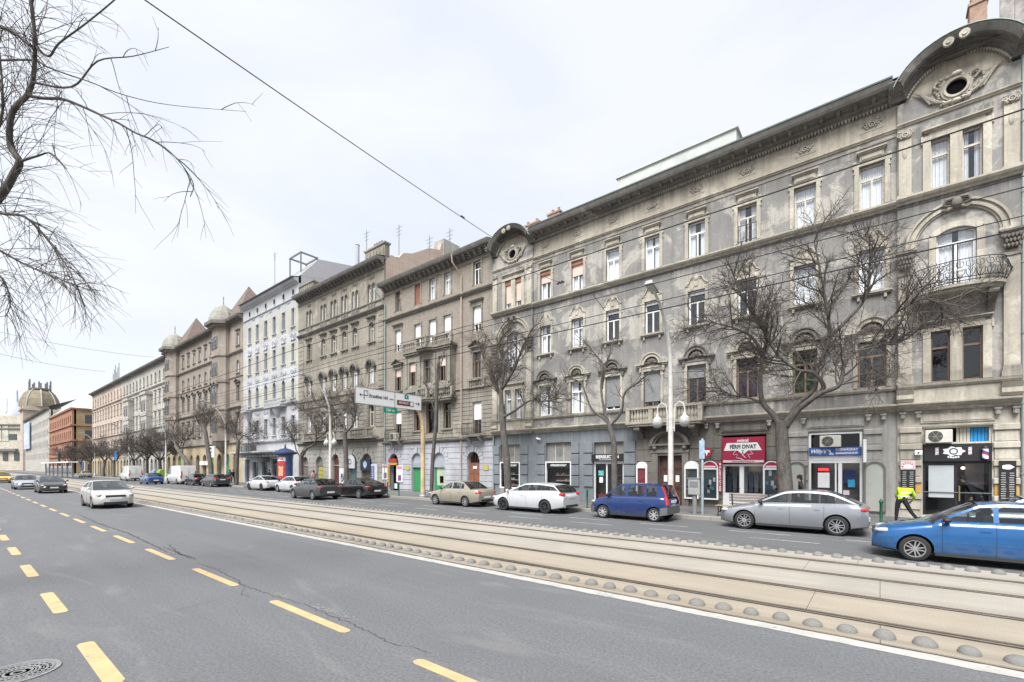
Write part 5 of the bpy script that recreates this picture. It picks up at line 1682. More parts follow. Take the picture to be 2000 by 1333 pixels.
# ---------- houses 6 and 7: pale facades further on
PL6 = plaster('pale_grey_stucco', (0.44, 0.425, 0.39), (0.52, 0.50, 0.46), (0.25, 0.24, 0.22), peel=.3, streak=.4, ledges=(9.6, 17.6, 21.7))
PL7 = plaster('pale_pink_stucco', (0.50, 0.42, 0.36), (0.57, 0.50, 0.44), (0.3, 0.25, 0.22), peel=.3, streak=.4, ledges=(9.6, 17.6, 21.7))
for (nm, lb, a_, b_, pm, n, gm) in (('apartment_house', 'pale grey house with two shallow bays beyond the rosy brown turrets', -134.5, -101.45, PL6, 12, PL6), ('apartment_house', 'pale pink house next to the side street', -169.9, -134.55, PL7, 11, PL5G)):
    cc = [a_ + (b_ - a_) * (i + .5) / n for i in range(n)]
    gh_ = [(x, 1.5, .15, 3.7, .75) for x in cc[::1]]
    fl = [dict(z=z, h=hh, w=.95, rise=rr, cols=cc, kw=dict(sur=.12, frame=F_GREY, head=hd, curtain='grey' if z > 12 else None)) for z, hh, rr, hd in ((18.6, 1.9, .45, None), (14.5, 2.0, 0, 'flat'), (10.4, 2.1, 0, 'flat'), (6.5, 2.1, 0, None))]
    hh_ = house(nm, lb, a_, b_, 21.7, pm, pm, fl, gh_, gm, [(17.6, P_COURSE, None), (9.6, P_COURSE, None), (5.4, P_COURSE, None)], zg=5.4)
    for x in cc: MB().box(x - .75, x + .75, YF + .3, YF + .35, .2, 3.8).build('shop_window', MATS['dusk_glass'], hh_)
    if pm is PL6:
        for bx in (a_ + 8, b_ - 11):
            m = MB().box(bx - 2, bx + 2, YF - 1.0, YF, 8.2, 16.4)
            m.box(bx - 2.2, bx + 2.2, YF - 1.2, YF, 16.4, 16.9)
            m.box(bx - 2.1, bx + 2.1, YF - 1.1, YF, 12.2, 12.6)
            m.build('bay', pm, hh_)
            for z in (9.2, 13.2):
                for k in (-1, 1): place(window(.9, 2.1, 0, F_GREY, 'grey', None, pm, False, .1, None, deep=-.1), hh_, (bx + k * .9, YF - 1.005, z))
    else:
        m = MB()
        for k in range(6): m.tube([(a_ + 14 + k * 1.3, YF + 2, 22.3), (a_ + 14 + k * 1.3, YF + 2, 26.5 + (k % 3))], .07, 4)
        tag(m.build('roof_aerials', F_GREY, hh_), kind='stuff')

# ---------- orange corner house across the side street
PL8 = plaster('brick_orange_render', (0.36, 0.19, 0.13), (0.42, 0.26, 0.19), (0.24, 0.13, 0.09), peel=.3, streak=.4)
PL8B = plaster('ochre_side_render', (0.36, 0.27, 0.16), (0.42, 0.33, 0.22), (0.3, 0.2, 0.1), peel=.3, streak=.3)
h8 = thing('corner_house', 'brick orange corner house with big pale metal roof', 'building', (-230, YF, 0))
xs8 = [-252 + 4.2 * i for i in range(12)]
hl = [(x, 1.6, z, 2.6, .6) for x in xs8 for z in (6.5, 11.5, 16.5)] + [(x, 2.2, .2, 4, 1.1) for x in xs8]
wall_with_holes(-255, -203, 0, 21, hl).build('wall', PL8, h8)
for (x, w_, z, hh, rr) in hl: MB().box(x - w_ / 2, x + w_ / 2, YF + .3, YF + .4, z, z + hh).build('window', MATS['dusk_glass'], h8)
m = MB().box(-255, -203.0, YF + .5, YF + 26, 0, 21)
m.build('body', PL8B, h8)
for z in (5.6, 10.6, 15.6, 20.9):
    MB().box(-255.2, -202.6, YF - .4, YF + 26.2, z, z + .45).build('string_course', PL8, h8)
for y in (YF + 4, YF + 9, YF + 14):
    for z in (6.5, 11.5, 16.5): MB().prism_z([(-203.1, y - .9), (-202.95, y - .9), (-202.95, y + .9), (-203.1, y + .9)], z, z + 2.8).build('window', MATS['dusk_glass'], h8)
m = MB().add([(-255.3, YF - .5, 21.4), (-202.5, YF - .5, 21.4), (-202.5, YF + 26.3, 21.4), (-255.3, YF + 26.3, 21.4), (-250, YF + 9, 30), (-212, YF + 9, 30), (-212, YF + 16, 30), (-250, YF + 16, 30)], [(0, 1, 5, 4), (1, 2, 6, 5), (2, 3, 7, 6), (3, 0, 4, 7), (4, 5, 6, 7)])
m.build('roof', mat('pale_metal_roof', (.52, .51, .47), .6, var=.06), h8)
# ---------- grey house with a billboard, domed tower, white block at the street's end
h9 = thing('corner_house', 'long pale grey house with hanging poster left of the orange house', 'building', (-300, YF, 0))
xs9 = [-340 + 4.4 * i for i in range(19)]
hl = [(x, 1.5, z, 2.6, 0) for x in xs9 for z in (5.5, 10, 14.5, 19)]
wall_with_holes(-345, -256, 0, 25, hl).build('wall', PL6, h9)
for (x, w_, z, hh, rr) in hl: MB().box(x - w_ / 2, x + w_ / 2, YF + .3, YF + .4, z, z + hh).build('window', MATS['dusk_glass'], h9)
MB().box(-345, -256, YF + .5, YF + 20, 0, 25).build('body', PL6, h9)
MB().mould([(-.01, 0), (.9, .4), (1.1, .9), (-.01, 1)], [(-345, 25), (-256, 25)], Y=YF).build('cornice', PL_DARK, h9)
MB().add([(-345, YF - 1, 25.9), (-256, YF - 1, 25.9), (-256, YF + 8, 30), (-345, YF + 8, 30)], [(0, 1, 2, 3)]).build('roof', M_ROOF, h9)
bb = thing('billboard', 'tall pale blue poster hanging on the grey house front', 'billboard', (-332, YF, 12))
MB().box(-343, -318, YF - .8, YF - .4, 11, 24).build('board', mat('poster_sky_blue', (.38, .45, .55), .7, var=.25, scale=.2), bb)
m = MB()
r = random.Random(2)
for k in range(9): m.box(-341 + 2.4 * k, -340 + 2.4 * k + r.random(), YF - .86, YF - .8, 12 + r.random() * 3, 15 + r.random() * 6)
tag(m.build('poster_print', mat('poster_white', (.6, .6, .62), .7), bb), kind='stuff')
tw = at(78, 912, 268)
h10 = thing('domed_tower', 'tower with a brown ribbed dome carrying aerials', 'building', (tw.x, tw.y, 0))
m = MB().box(tw.x - 7.4, tw.x + 7.4, tw.y - 7.4, tw.y + 7.4, 0, 37)
m.box(tw.x - 8.4, tw.x + 8.4, tw.y - 8.4, tw.y + 8.4, 34.6, 35.6)
m.build('tower', PL7, h10)
b_ = MB().lathe([(8.6, 0), (8.4, 2), (7.7, 5), (6.3, 8), (4.4, 10.2), (4.0, 10.6)], (tw.x, tw.y, 37), 8)
o = b_.build('dome', mat('brown_dome_sheet', (.20, .168, .115), .7, var=.2, scale=.4), h10)
for k in range(8):
    a_ = 2 * PI * k / 8
    MB().tube([(tw.x + r_ * math.cos(a_), tw.y + r_ * math.sin(a_), 37 + z_) for r_, z_ in ((8.6, 0), (8.4, 2), (7.7, 5), (6.3, 8), (4.4, 10.2))], .35, 5).build('dome_rib', PL6, o)
MB().lathe([(4.9, 0), (4.9, .8)], (tw.x, tw.y, 47.4), 12).build('platform', F_GREY, h10)
m = MB()
for k in range(10):
    a_ = 2 * PI * k / 10
    m.box(tw.x + 4.5 * math.cos(a_) - .35, tw.x + 4.5 * math.cos(a_) + .35, tw.y + 4.5 * math.sin(a_) - .35, tw.y + 4.5 * math.sin(a_) + .35, 48.2, 51 + k % 3)
tag(m.build('aerials', F_GREY, h10), kind='stuff')
bz = at(66, 912, 250)
MB().box(bz.x - 6, bz.x + 6, bz.y - 10.4, bz.y - 10, 31, 38).build('advertising_board', MATS['poster_white'], h10)
td = at(33, 912, 330)
h11 = thing('domed_tower', 'small grey dome with a thin spire behind the white block', 'building', (td.x, td.y, 0))
MB().lathe([(9, 0), (9, 30), (10.5, 31), (10.5, 34), (11.5, 35.5), (10, 40), (6, 45), (1.5, 48.5), (.8, 50), (.5, 57), (.1, 58)], (td.x, td.y, 0), 14).build('dome', mat('grey_lead_dome', (.33, .35, .38), .6, var=.1, scale=.3), h11, True)
te = at(-30, 912, 300)
h12 = thing('end_building', 'cream white block closing the view at the street end', 'building', (te.x, te.y, 0))
fx = Vector((math.cos(TH + .12), -math.sin(TH + .12), 0))      # faces the camera
sx_ = Vector((ST, CT, 0))
m = MB()
b0 = at(-160, 912, 300)
b1 = at(46, 912, 300)
b0.z = b1.z = 0
bk_ = Vector((-CT, ST, 0)) * 15
up = Vector((0, 0, 36))
m.add([b0, b1, b1 + bk_, b0 + bk_, b0 + up, b1 + up, b1 + bk_ + up, b0 + bk_ + up], [(0, 1, 5, 4), (1, 2, 6, 5), (2, 3, 7, 6), (3, 0, 4, 7), (4, 5, 6, 7)])
m.build('wall', plaster('cream_white_render', (.52, .48, .40), peel=.2, streak=.3), h12)
for fz in (27, 29.5):
    d1 = (b1 - b0).normalized()
    f_ = Vector((CT, -ST, 0))
    a_, c_ = b0 + f_ * .8 - d1, b1 + f_ * .8 + d1
    MB().add([a_ + Vector((0, 0, fz)), c_ + Vector((0, 0, fz)), c_ + Vector((0, 0, fz + .9)), a_ + Vector((0, 0, fz + .9)), a_ - f_ + Vector((0, 0, fz)), c_ - f_ + Vector((0, 0, fz)), c_ - f_ + Vector((0, 0, fz + .9)), a_ - f_ + Vector((0, 0, fz + .9))], [(0, 1, 2, 3), (3, 2, 6, 7), (0, 4, 5, 1)]).build('cornice', PL_DARK, h12)
def end_panel(px0, px1, py0, py1, m_, nm, off=.3):
    f_ = Vector((CT, -ST, 0)) * off
    q = [at(px0, py1, 300) + f_, at(px1, py1, 300) + f_, at(px1, py0, 300) + f_, at(px0, py0, 300) + f_]
    qb = [p - f_ * .95 for p in q]
    MB().add(q + qb, [(0, 1, 2, 3), (3, 2, 6, 7), (0, 4, 5, 1), (1, 5, 6, 2), (0, 3, 7, 4)]).build(nm, m_, h12)
end_panel(5, 17, 828, 862, mat('green_mural', (.42, .43, .36), .7, var=.4, scale=.3), 'mural')
end_panel(-20, 3, 830, 862, mat('orange_mural', (.5, .44, .36), .7, var=.4, scale=.3), 'mural')
end_panel(18, 33, 848, 859, MATS['dusk_glass'], 'arched_window')
for k in range(5): end_panel(-60 + 22 * k, -50 + 22 * k, 884, 900, MATS['dusk_glass'], 'window')
end_panel(-40, 36, 877, 881, F_GREY, 'canopy', 2.0)

# aerials and mast on the roofs, dark units on the white canopy
for (hh_, x, y, z0, z1) in ((h3, -41.8, YF + 2.5, 21.6, 27.0), (h3, -37.0, YF + 3, 22, 26.2), (h4, -62.0, YF + 2, 26, 30.5), (h2, -33.6, YF + 4, 20, 24.4), (h2, -30.8, YF + 4, 20, 24.2)):
    m = MB().tube([(x, y, z0), (x, y, z1)], .035, 5)
    for k in range(3): m.tube([(x - .5 + .1 * k, y, z1 - .3 - .35 * k), (x + .5 - .1 * k, y, z1 - .3 - .35 * k)], .018, 4)
    m.build('roof_aerial', F_GREY, hh_)
m = MB()
for k in range(4):
    m.tube([(-42.6 + .45 * k, YF + 4, 21.5), (-42.6 + .45 * k, YF + 4, 26.4)], .05, 5)
for z in (22.5, 23.8, 25.1, 26.3): m.tube([(-42.7, YF + 4, z), (-41.1, YF + 4, z)], .04, 4)
m.build('lattice_mast', F_GREY, h3)
for k in range(3): MB().bbox(-64.6 + 1.5 * k, -63.4 + 1.5 * k, YF - 1.6, YF - .9, 4.18, 4.95, .03).build('ventilation_unit', F_GREY, h4)
# ============================================================ shop fronts, signs and fittings of the grey house
S_BLACK = mat('black_sign', (0.018, 0.018, 0.02), .5, var=.1)
S_RED = mat('crimson_sign', (0.30, 0.015, 0.05), .45, var=.06)
S_BLUE = mat('royal_blue_sign', (0.03, 0.09, 0.30), .45, var=.06)
S_WHITE = mat('white_sign', (0.72, 0.72, 0.72), .5, var=.03)
S_PINKW = mat('pink_white_sign', (0.62, 0.50, 0.52), .5, var=.03)
S_GREEN = mat('green_road_sign', (0.0, 0.24, 0.16), .45, var=.04)
S_BROWN = mat('brown_road_sign', (0.14, 0.055, 0.045), .5, var=.05)
S_INK = mat('dark_ink', (0.03, 0.045, 0.05), .5, var=0)
GRILL = mat('grey_mesh_panel', (0.22, 0.215, 0.20), .7, var=.12, scale=5)
LED = mat('red_led_sign', (1.0, 0.04, 0.04), .5, var=0, emit=1.1)
LAMP = mat('shop_lamp', (1.0, 0.82, 0.55), .5, var=0, emit=2.0)

def frame_rect(m, x0, x1, z0, z1, t, y0, y1):
    m.box(x0, x0 + t, y0, y1, z0, z1)
    m.box(x1 - t, x1, y0, y1, z0, z1)
    m.box(x0 + t, x1 - t, y0, y1, z0, z0 + t)
    m.box(x0 + t, x1 - t, y0, y1, z1 - t, z1)
    return m
def pane_rect(parent, x0, x1, z0, z1, y, g=G_SHOP, nm='pane'):
    return MB().quad((x0, y, z0), (x1, y, z0), (x1, y, z1), (x0, y, z1)).build(nm, g, parent)
def room(parent, x0, x1, z1, y0, y1, wallm, floor=.16):
    m = MB()
    m.quad((x0, y1, floor), (x1, y1, floor), (x1, y1, z1), (x0, y1, z1))
    m.quad((x0, y0, floor), (x0, y1, floor), (x0, y1, z1), (x0, y0, z1))
    m.quad((x1, y1, floor), (x1, y0, floor), (x1, y0, z1), (x1, y1, z1))
    m.quad((x0, y0, z1), (x0, y1, z1), (x1, y1, z1), (x1, y0, z1))
    m.quad((x0, y0, floor), (x1, y0, floor), (x1, y1, floor), (x0, y1, floor))
    return m.build('shop_room', wallm, parent)
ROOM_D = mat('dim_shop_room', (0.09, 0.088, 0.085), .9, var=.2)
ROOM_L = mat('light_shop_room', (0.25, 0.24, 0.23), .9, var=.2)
def grille_panel(parent, x0, x1, z0, z1, y):
    o = MB().box(x0, x1, y, y + .05, z0, z1).build('grille_panel', GRILL, parent)
    for k in (1, 2): MB().box(x0 + (x1 - x0) * k / 3 - .02, x0 + (x1 - x0) * k / 3 + .02, y - .025, y, z0, z1).build('bar', F_CREAM, o)
    c = (x0 + x1) / 2
    zc = (z0 + z1) / 2
    m = MB()
    for r0 in (.08, .16, .24): m.arch(c, zc, r0, r0 + .03, y - .02, y, 0, 2 * PI, 18)
    for k in range(8): m.tube([(c, y - .012, zc), (c + .26 * math.cos(k * PI / 4), y - .012, zc + .26 * math.sin(k * PI / 4))], .01, 4)
    m.build('ventilation_rose', GRILL, o)
# --- skate shop windows
for c, w_, txt, lab in ((-20.40, 1.78, 'DIA SKATER SHOP', 'white framed'), (-16.33, 1.95, 'GÖRDESZKAÜZLET', 'shelf')):
    x0, x1 = c - w_ / 2, c + w_ / 2
    grille_panel(h1, x0, x1, 2.62, 3.82, YF + .2)
    m = frame_rect(MB(), x0 - .03, x1 + .03, .72, 2.60, .09, YF - .03, YF + .12)
    o = m.build('shop_window', S_WHITE, h1)
    pane_rect(o, x0 + .06, x1 - .06, .81, 2.51, YF + .06)
    MB().box(x0 + .06, x1 - .06, YF + .02, YF + .05, 2.18, 2.51).build('fascia', S_BLACK, o)
    letter(txt, .175, S_WHITE, o, (c, YF + .012, 2.345), bold=.006, shear=.18, sx=.80)
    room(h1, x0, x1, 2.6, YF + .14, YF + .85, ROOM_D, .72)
    r = random.Random(int(c * -7))
    for k in range(3):
        z = .95 + .38 * k
        MB().box(x0 + .5, x1 - .25, YF + .45, YF + .75, z - .03, z).build('shelf', S_WHITE, o)
        for q in range(5 if c > -18 else 2):
            x = x0 + .6 + .22 * q
            mm = mat('shoe_%d' % r.randrange(5), random.Random(r.randrange(5)).choice([(.5, .48, .45), (.35, .08, .07), (.06, .07, .1), (.42, .30, .12), (.2, .32, .35)]), .6, var=.1)
            b = MB().bbox(x - .08, x + .09, YF + .46, YF + .58, z + .002, z + .07, .012)
            b.bbox(x - .02, x + .09, YF + .465, YF + .575, z + .06, z + .14, .012)
            b.build('shoe', mm, o)
    MB().box(x0, x1, YF - .02, YF + .1, .30, .70).build('stall_riser', plaster('pink_grey_riser', (.36, .29, .27), peel=.3, streak=.3), h1)
# --- beer shop
c, w_ = -12.73, 1.95
x0, x1 = c - w_ / 2, c + w_ / 2
grille_panel(h1, x0, x1, 3.0, 3.74, YF + .2)
t = thing('shop_sign', 'black sign board lettered BEERSELECTION above the glass shop door', 'sign', (c, YF, 2.6))
MB().bbox(x0 - .1, x1 + .06, YF - .16, YF - .04, 2.58, 3.02, .01).build('board', S_BLACK, t)
letter('BEERSELECTION', .26, S_WHITE, t, (c, YF - .166, 2.84), bold=.008, sx=.80)
MB().box(c - .55, c + .55, YF - .168, YF - .16, 2.655, 2.68).build('underline', S_WHITE, t)
m = frame_rect(MB(), x0, x1, .15, 2.50, .07, YF + .05, YF + .14)
m.box(x0 + .80, x0 + .88, YF + .05, YF + .14, .22, 2.43)
m.box(x0, x1, YF + .0, YF + .2, 2.50, 2.58)
o = m.build('shop_front', S_WHITE, h1)
pane_rect(o, x0 + .07, x0 + .80, .22, 2.43, YF + .1, nm='door_pane')
pane_rect(o, x0 + .88, x1 - .07, .22, 2.43, YF + .1)
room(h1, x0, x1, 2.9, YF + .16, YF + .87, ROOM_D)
MB().box(x0 + .25, x0 + .62, YF + .09, YF + .097, 1.72, 2.02).build('poster', mat('teal_yellow_poster', (.12, .42, .42), .5, var=.5, scale=5), o)
MB().box(x0 + .32, x0 + .56, YF + .09, YF + .097, 1.28, 1.62).build('notice', S_WHITE, o)
for k in range(4): MB().box(x0 + .15 + .14 * k, x0 + .26 + .14 * k, YF + .3, YF + .42, .18, .55 + .1 * (k % 2)).build('crate', mat('red_crate', (.32, .05, .05), .6, var=.2), o)
for k in range(3): MB().box(x0 + 1.0, x1 - .15, YF + .5, YF + .75, .7 + .5 * k, .74 + .5 * k).build('shelf', F_BROWN, o)
m = MB()
for k in range(3):
    for q in range(7): m.lathe([(.035, 0), (.035, .16), (.014, .2), (.014, .26)], (x0 + 1.06 + .11 * q, YF + .6, .742 + .5 * k), 7)
tag(m.build('bottles', mat('bottle_glass', (.12, .07, .02), .25, var=.4, scale=9), o), kind='stuff')
# --- menswear shop: red sign, white door and window
c, w_ = -5.29, 1.96
x0, x1 = c - w_ / 2, c + w_ / 2
t = thing('shop_sign', 'large crimson sign lettered mimi FÉRFI DIVAT with a white shirt drawing', 'sign', (c, YF, 2.4))
y = YF - .22
MB().bbox(x0 + .02, x1 - .02, y, YF + .1, 2.44, 3.72, .012).build('board', S_RED, t)
MB().prism_y([(x0 + .10, 3.06), (x1 - .14, 3.06), (x1 - .34, 3.44), (x0 + .24, 3.44)], y - .012, y + .002).build('collar_band', S_WHITE, t)
MB().prism_y([(c - .24, 3.06), (c, 2.84), (c + .24, 3.06)], y - .0125, y + .002).build('collar_point', S_WHITE, t)
letter('mimi', .24, S_WHITE, t, (c, y - .012, 3.55), bold=.006, sx=1.1)
letter('FÉRFI DIVAT', .27, S_INK, t, (c, y - .020, 3.24), bold=.008, sx=.82)
m = MB()
Ls = [[(c - .34, 3.04), (c - .46, 2.86), (c - .24, 2.86), (c - .30, 2.70), (c - .1, 2.66), (c + .04, 2.56)], [(c + .34, 3.04), (c + .46, 2.88), (c + .22, 2.86), (c + .32, 2.70)], [(c - .02, 2.84), (c + .12, 2.70)]]
for L in Ls: m.tube([(x, y - .006, z) for x, z in L], .014, 4)
m.build('shirt_outline', S_WHITE, t)
MB().prism_y([(c - .06, 3.06), (c + .06, 3.06), (c, 2.99), (c + .06, 2.90), (c - .06, 2.90), (c, 2.99)], y - .022, y - .014).build('bow_tie', S_INK, t)
MB().box(x0 + .06, x1 - .06, y - .008, y + .002, 2.46, 2.575).build('address_strip', S_PINKW, t)
letter('www.mimiferfidivat.hu', .10, S_INK, t, (c, y - .012, 2.525), sx=1.15)
m = frame_rect(MB(), x0, x0 + .88, .15, 2.38, .1, YF + .0, YF + .12)
m.box(x0 + .1, x0 + .78, YF + .02, YF + .1, .25, .92)
frame_rect(m, x0 + .88, x1, .15, 2.38, .1, YF + .0, YF + .12)
m.box(x0 + .98, x1 - .1, YF + .02, YF + .1, .25, .92)
o = m.build('shop_front', S_WHITE, h1)
pane_rect(o, x0 + .1, x0 + .78, .92, 2.28, YF + .06, nm='door_pane')
pane_rect(o, x0 + .98, x1 - .1, .92, 2.28, YF + .06)
MB().box(x0 + .70, x0 + .80, YF - .05, YF, 1.15, 1.19).build('handle', M_WROUGHT, o)
room(h1, x0, x1, 2.7, YF + .14, YF + .88, ROOM_L)
for k in range(7):
    x = x0 + .2 + .25 * k
    mm = mat('hanging_jacket_%d' % (k % 4), [(.07, .09, .13), (.18, .18, .2), (.10, .10, .11), (.30, .29, .28)][k % 4], .9, var=.2)
    b = MB().prism_y([(x - .16, .95), (x + .16, .95), (x + .14, 1.8), (x + .05, 2.0), (x - .05, 2.0), (x - .14, 1.8)], YF + .5, YF + .62)
    b.build('jacket', mm, o)
MB().box(x0 + 1.2, x0 + 1.5, YF + .5, YF + .6, 2.3, 2.34).build('strip_lamp', LAMP, o)
# vertical red sign, round sign
t = thing('vertical_sign', 'narrow crimson vertical sign reading BALETTCIPŐ', 'sign', (-6.36, YF, 1))
MB().box(-6.46, -6.26, YF - .17, YF - .12, .95, 2.48).build('board', S_RED, t)
for k, ch in enumerate('BALETTCIPŐ'): letter(ch, .15, S_WHITE, t, (-6.36, YF - .176, 2.38 - .148 * k), bold=.006)
t = thing('round_sign', 'round crimson sign on a bracket left of the menswear sign', 'sign', (-6.95, YF, 3))
m = MB().lathe([(0, -.05), (.27, -.05), (.28, -.04), (.28, .04), (.27, .05), (0, .05)], (-6.98, YF - .40, 3.0), 24, axis='y')
m.build('disc', S_RED, t, True)
MB().prism_y([(-7.1, 2.98), (-6.78, 2.98), (-6.80, 3.10), (-7.08, 3.10)], YF - .46, YF - .45).build('collar_print', S_WHITE, t)
MB().prism_y([(-7.0, 2.98), (-6.94, 2.80), (-6.88, 2.98)], YF - .461, YF - .45).build('collar_point', S_WHITE, t)
MB().tube([(-6.98, YF - .36, 3.1), (-6.75, YF - .2, 3.12), (-6.7, YF, 3.12)], .02, 6).build('bracket', M_WROUGHT, t)
# white showcases on the wall
def showcase(x, w_, z0, z1, topm, inm, label):
    t = thing('showcase', label, 'showcase', (x, YF, z0))
    a = w_ / 2
    y = YF - .24
    m = frame_rect(MB(), x - a, x + a, z0, z1 - a, .07, y, YF - .1)
    m.box(x - a, x + a, YF - .1, YF - .07, z0, z1 - a)
    m.build('case', S_WHITE, t)
    m = MB().prism_y([(x - a, z1 - a), (x + a, z1 - a)] + [(x + a * math.cos(PI * i / 10), z1 - a + a * math.sin(PI * i / 10) * .95) for i in range(1, 10)], y, YF - .07)
    m.build('arched_top', topm, t)
    if topm is S_RED:
        MB().arch(x, z1 - a, a - .05, a, y - .012, y, 0, PI, 14, ez=.95).build('top_edge', S_WHITE, t)
        MB().box(x - a * .7, x + a * .7, y - .008, y, z1 - a + .03, z1 - a + .12).build('top_print', S_PINKW, t)
    pane_rect(t, x - a + .07, x + a - .07, z0 + .07, z1 - a - .07, y + .04)
    if inm == 'red': MB().box(x - a + .08, x + a - .08, y + .08, y + .1, z0 + .08, z1 - a - .08).build('red_cloth', mat('red_cloth', (.30, .05, .06), .9, var=.25, scale=6), t)
    else:
        MB().box(x - a + .08, x + a - .08, y + .10, y + .12, z0 + .08, z1 - a - .08).build('back_board', mat('dark_teal_back', (.05, .075, .08), .8, var=.3), t)
        r = random.Random(int(x * 9))
        for k in range(7):
            xx, zz = x + r.uniform(-a + .15, a - .15), z0 + .15 + r.random() * (z1 - z0 - a - .5)
            MB().box(xx - .06, xx + .06, y + .07, y + .1, zz, zz + r.uniform(.1, .28)).build('display_item', mat('display_%d' % (k % 4), [(.55, .55, .55), (.30, .06, .08), (.10, .25, .28), (.35, .42, .40)][k % 4], .7), t)
showcase(ux(1256), .62, .55, 2.55, S_WHITE, 'red', 'white arched showcase with red cloth left of the portal')
showcase(ux(1353), .74, .55, 2.58, S_WHITE, 'mix', 'white arched showcase right of the portal')
showcase(ux(1389), .80, .55, 2.58, S_RED, 'mix', 'red topped showcase between portal and red vertical sign')
showcase(ux(1509), .74, .50, 2.55, S_RED, 'mix', 'red topped showcase between the menswear window and the big tree')
# --- Willy's: aircon, blue sign, roller box, glazed front
def aircon(x, y, z, w_, h_, label, group=None):
    t = thing('air_conditioner', label, 'air conditioner', (x, y, z), group)
    MB().bbox(x - w_ / 2, x + w_ / 2, y - .3, y, z, z + h_, .02).build('casing', mat('off_white_casing', (.58, .56, .51), .5, var=.08), t)
    fx = x - w_ * .12
    m = MB().lathe([(0, 0), (h_ * .38, 0), (h_ * .40, -.015), (h_ * .42, 0)], (fx, y - .305, z + h_ / 2), 20, axis='y')
    m.build('fan_opening', mat('fan_grey', (.10, .10, .10), .6, var=.1), t)
    m = MB()
    for k in range(5): m.arch(fx, z + h_ / 2, h_ * (.06 + .07 * k), h_ * (.075 + .07 * k), y - .325, y - .315, 0, 2 * PI, 18)
    for k in range(6): m.tube([(fx, y - .32, z + h_ / 2), (fx + h_ * .4 * math.cos(k * PI / 3), y - .32, z + h_ / 2 + h_ * .4 * math.sin(k * PI / 3))], .006, 4)
    m.build('fan_guard', mat('guard_grey', (.38, .37, .34), .5), t)
    return t
c, w_ = -1.575, 1.95
x0, x1 = c - w_ / 2, c + w_ / 2
m = frame_rect(MB(), x0, x1, .15, 3.80, .08, YF + .0, YF + .14)
m.box(x0 + .08, x1 - .08, YF + .0, YF + .14, 2.42, 2.55)
m.box(x0 + .98, x0 + 1.04, YF + .02, YF + .12, .23, 2.42)
m.box(x0 + 1.10, x0 + 1.24, YF + .02, YF + .12, .23, 2.42)
o = m.build('shop_front', S_WHITE, h1)
MB().box(x0 + .06, x1 - .06, YF - .02, YF + .14, 2.55, 2.74).build('roller_box', S_WHITE, o)
pane_rect(o, x0 + .08, x0 + .98, .23, 2.42, YF + .08)
pane_rect(o, x0 + 1.24, x1 - .08, .23, 2.42, YF + .08, nm='door_pane')
pane_rect(o, x0 + .08, x1 - .08, 3.12, 3.72, YF + .1, nm='fanlight')
room(h1, x0, x1, 2.75, YF + .15, YF + .88, ROOM_L)
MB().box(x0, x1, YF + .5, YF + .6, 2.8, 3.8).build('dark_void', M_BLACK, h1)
for x, wd in ((x0 + .8, .2), (x0 + 1.35, .3)): MB().box(x, x + wd, YF + .4, YF + .45, 2.62, 2.66).build('strip_lamp', LAMP, o)
t = thing('led_sign', 'lit red LED sign reading NYITVA in the blue barbershop window', 'sign', (x0 + .56, YF, 2))
MB().box(x0 + .36, x0 + .76, YF + .04, YF + .07, 2.02, 2.22).build('board', mat('led_board', (.16, .01, .02), .5), t)
letter('NYITVA', .13, LED, t, (x0 + .56, YF + .032, 2.12), bold=.004, sx=.85)
MB().box(x0 + .34, x0 + .78, YF + .055, YF + .07, 1.30, 1.98).build('price_list', S_WHITE, o)
MB().box(x0 + 1.45, x0 + 1.70, YF + .05, YF + .07, 1.35, 1.68).build('blue_notice', mat('cyan_notice', (.03, .25, .42), .5), o)
MB().box(x0 + 1.28, x0 + 1.5, YF + .05, YF + .07, 1.0, 1.2).build('notice', S_PINKW, o)
for x in (x0 + 1.1, x0 + 1.5): MB().prism_y([(x - .15, 1.5), (x + .15, 1.5), (x + .2, 2.1), (x - .2, 2.1)], YF + .6, YF + .66).build('hairdressing_cape', mat('blue_cape', (.02, .08, .34), .8), o)
t = thing('shop_sign', "blue sign lettered Willy's FODRÁSZAT BARBERSHOP with scissors", 'sign', (c, YF, 2.75))
MB().bbox(x0 + .02, x1 - .02, YF - .12, YF + .0, 2.75, 3.12, .01).build('board', S_BLUE, t)
letter("Willy's", .24, S_WHITE, t, (c - .62, YF - .126, 2.94), bold=.006, shear=.35, sx=.9)
letter('FODRÁSZAT', .135, S_WHITE, t, (c + .44, YF - .126, 3.01), bold=.003, sx=1.05)
letter('BARBERSHOP', .125, S_WHITE, t, (c + .44, YF - .126, 2.85), bold=.003, sx=1.05)
m = MB()
m.tube([(c - .30, YF - .125, 3.06), (c - .08, YF - .125, 2.82)], .014, 4)
m.tube([(c - .18, YF - .125, 3.04), (c - .14, YF - .125, 2.86)], .014, 4)
for q in (-.07, -.16): m.arch(c + q, 2.82, .02, .04, YF - .13, YF - .12, 0, 2 * PI, 10)
m.build('scissors', S_WHITE, t)
aircon(c - .15, YF + .02, 3.13, .78, .52, 'off white air conditioner above the blue barbershop sign')
t = thing('light_box', 'narrow white upright light box beside the blue barbershop', 'sign', (-.50, YF, 2.4))
MB().bbox(-.56, -.44, YF - .50, YF - .14, 2.42, 3.42, .02).build('box', S_WHITE, t)
MB().box(-.54, -.46, YF - .3, YF, 3.44, 3.60).build('bracket', F_GREY, t)
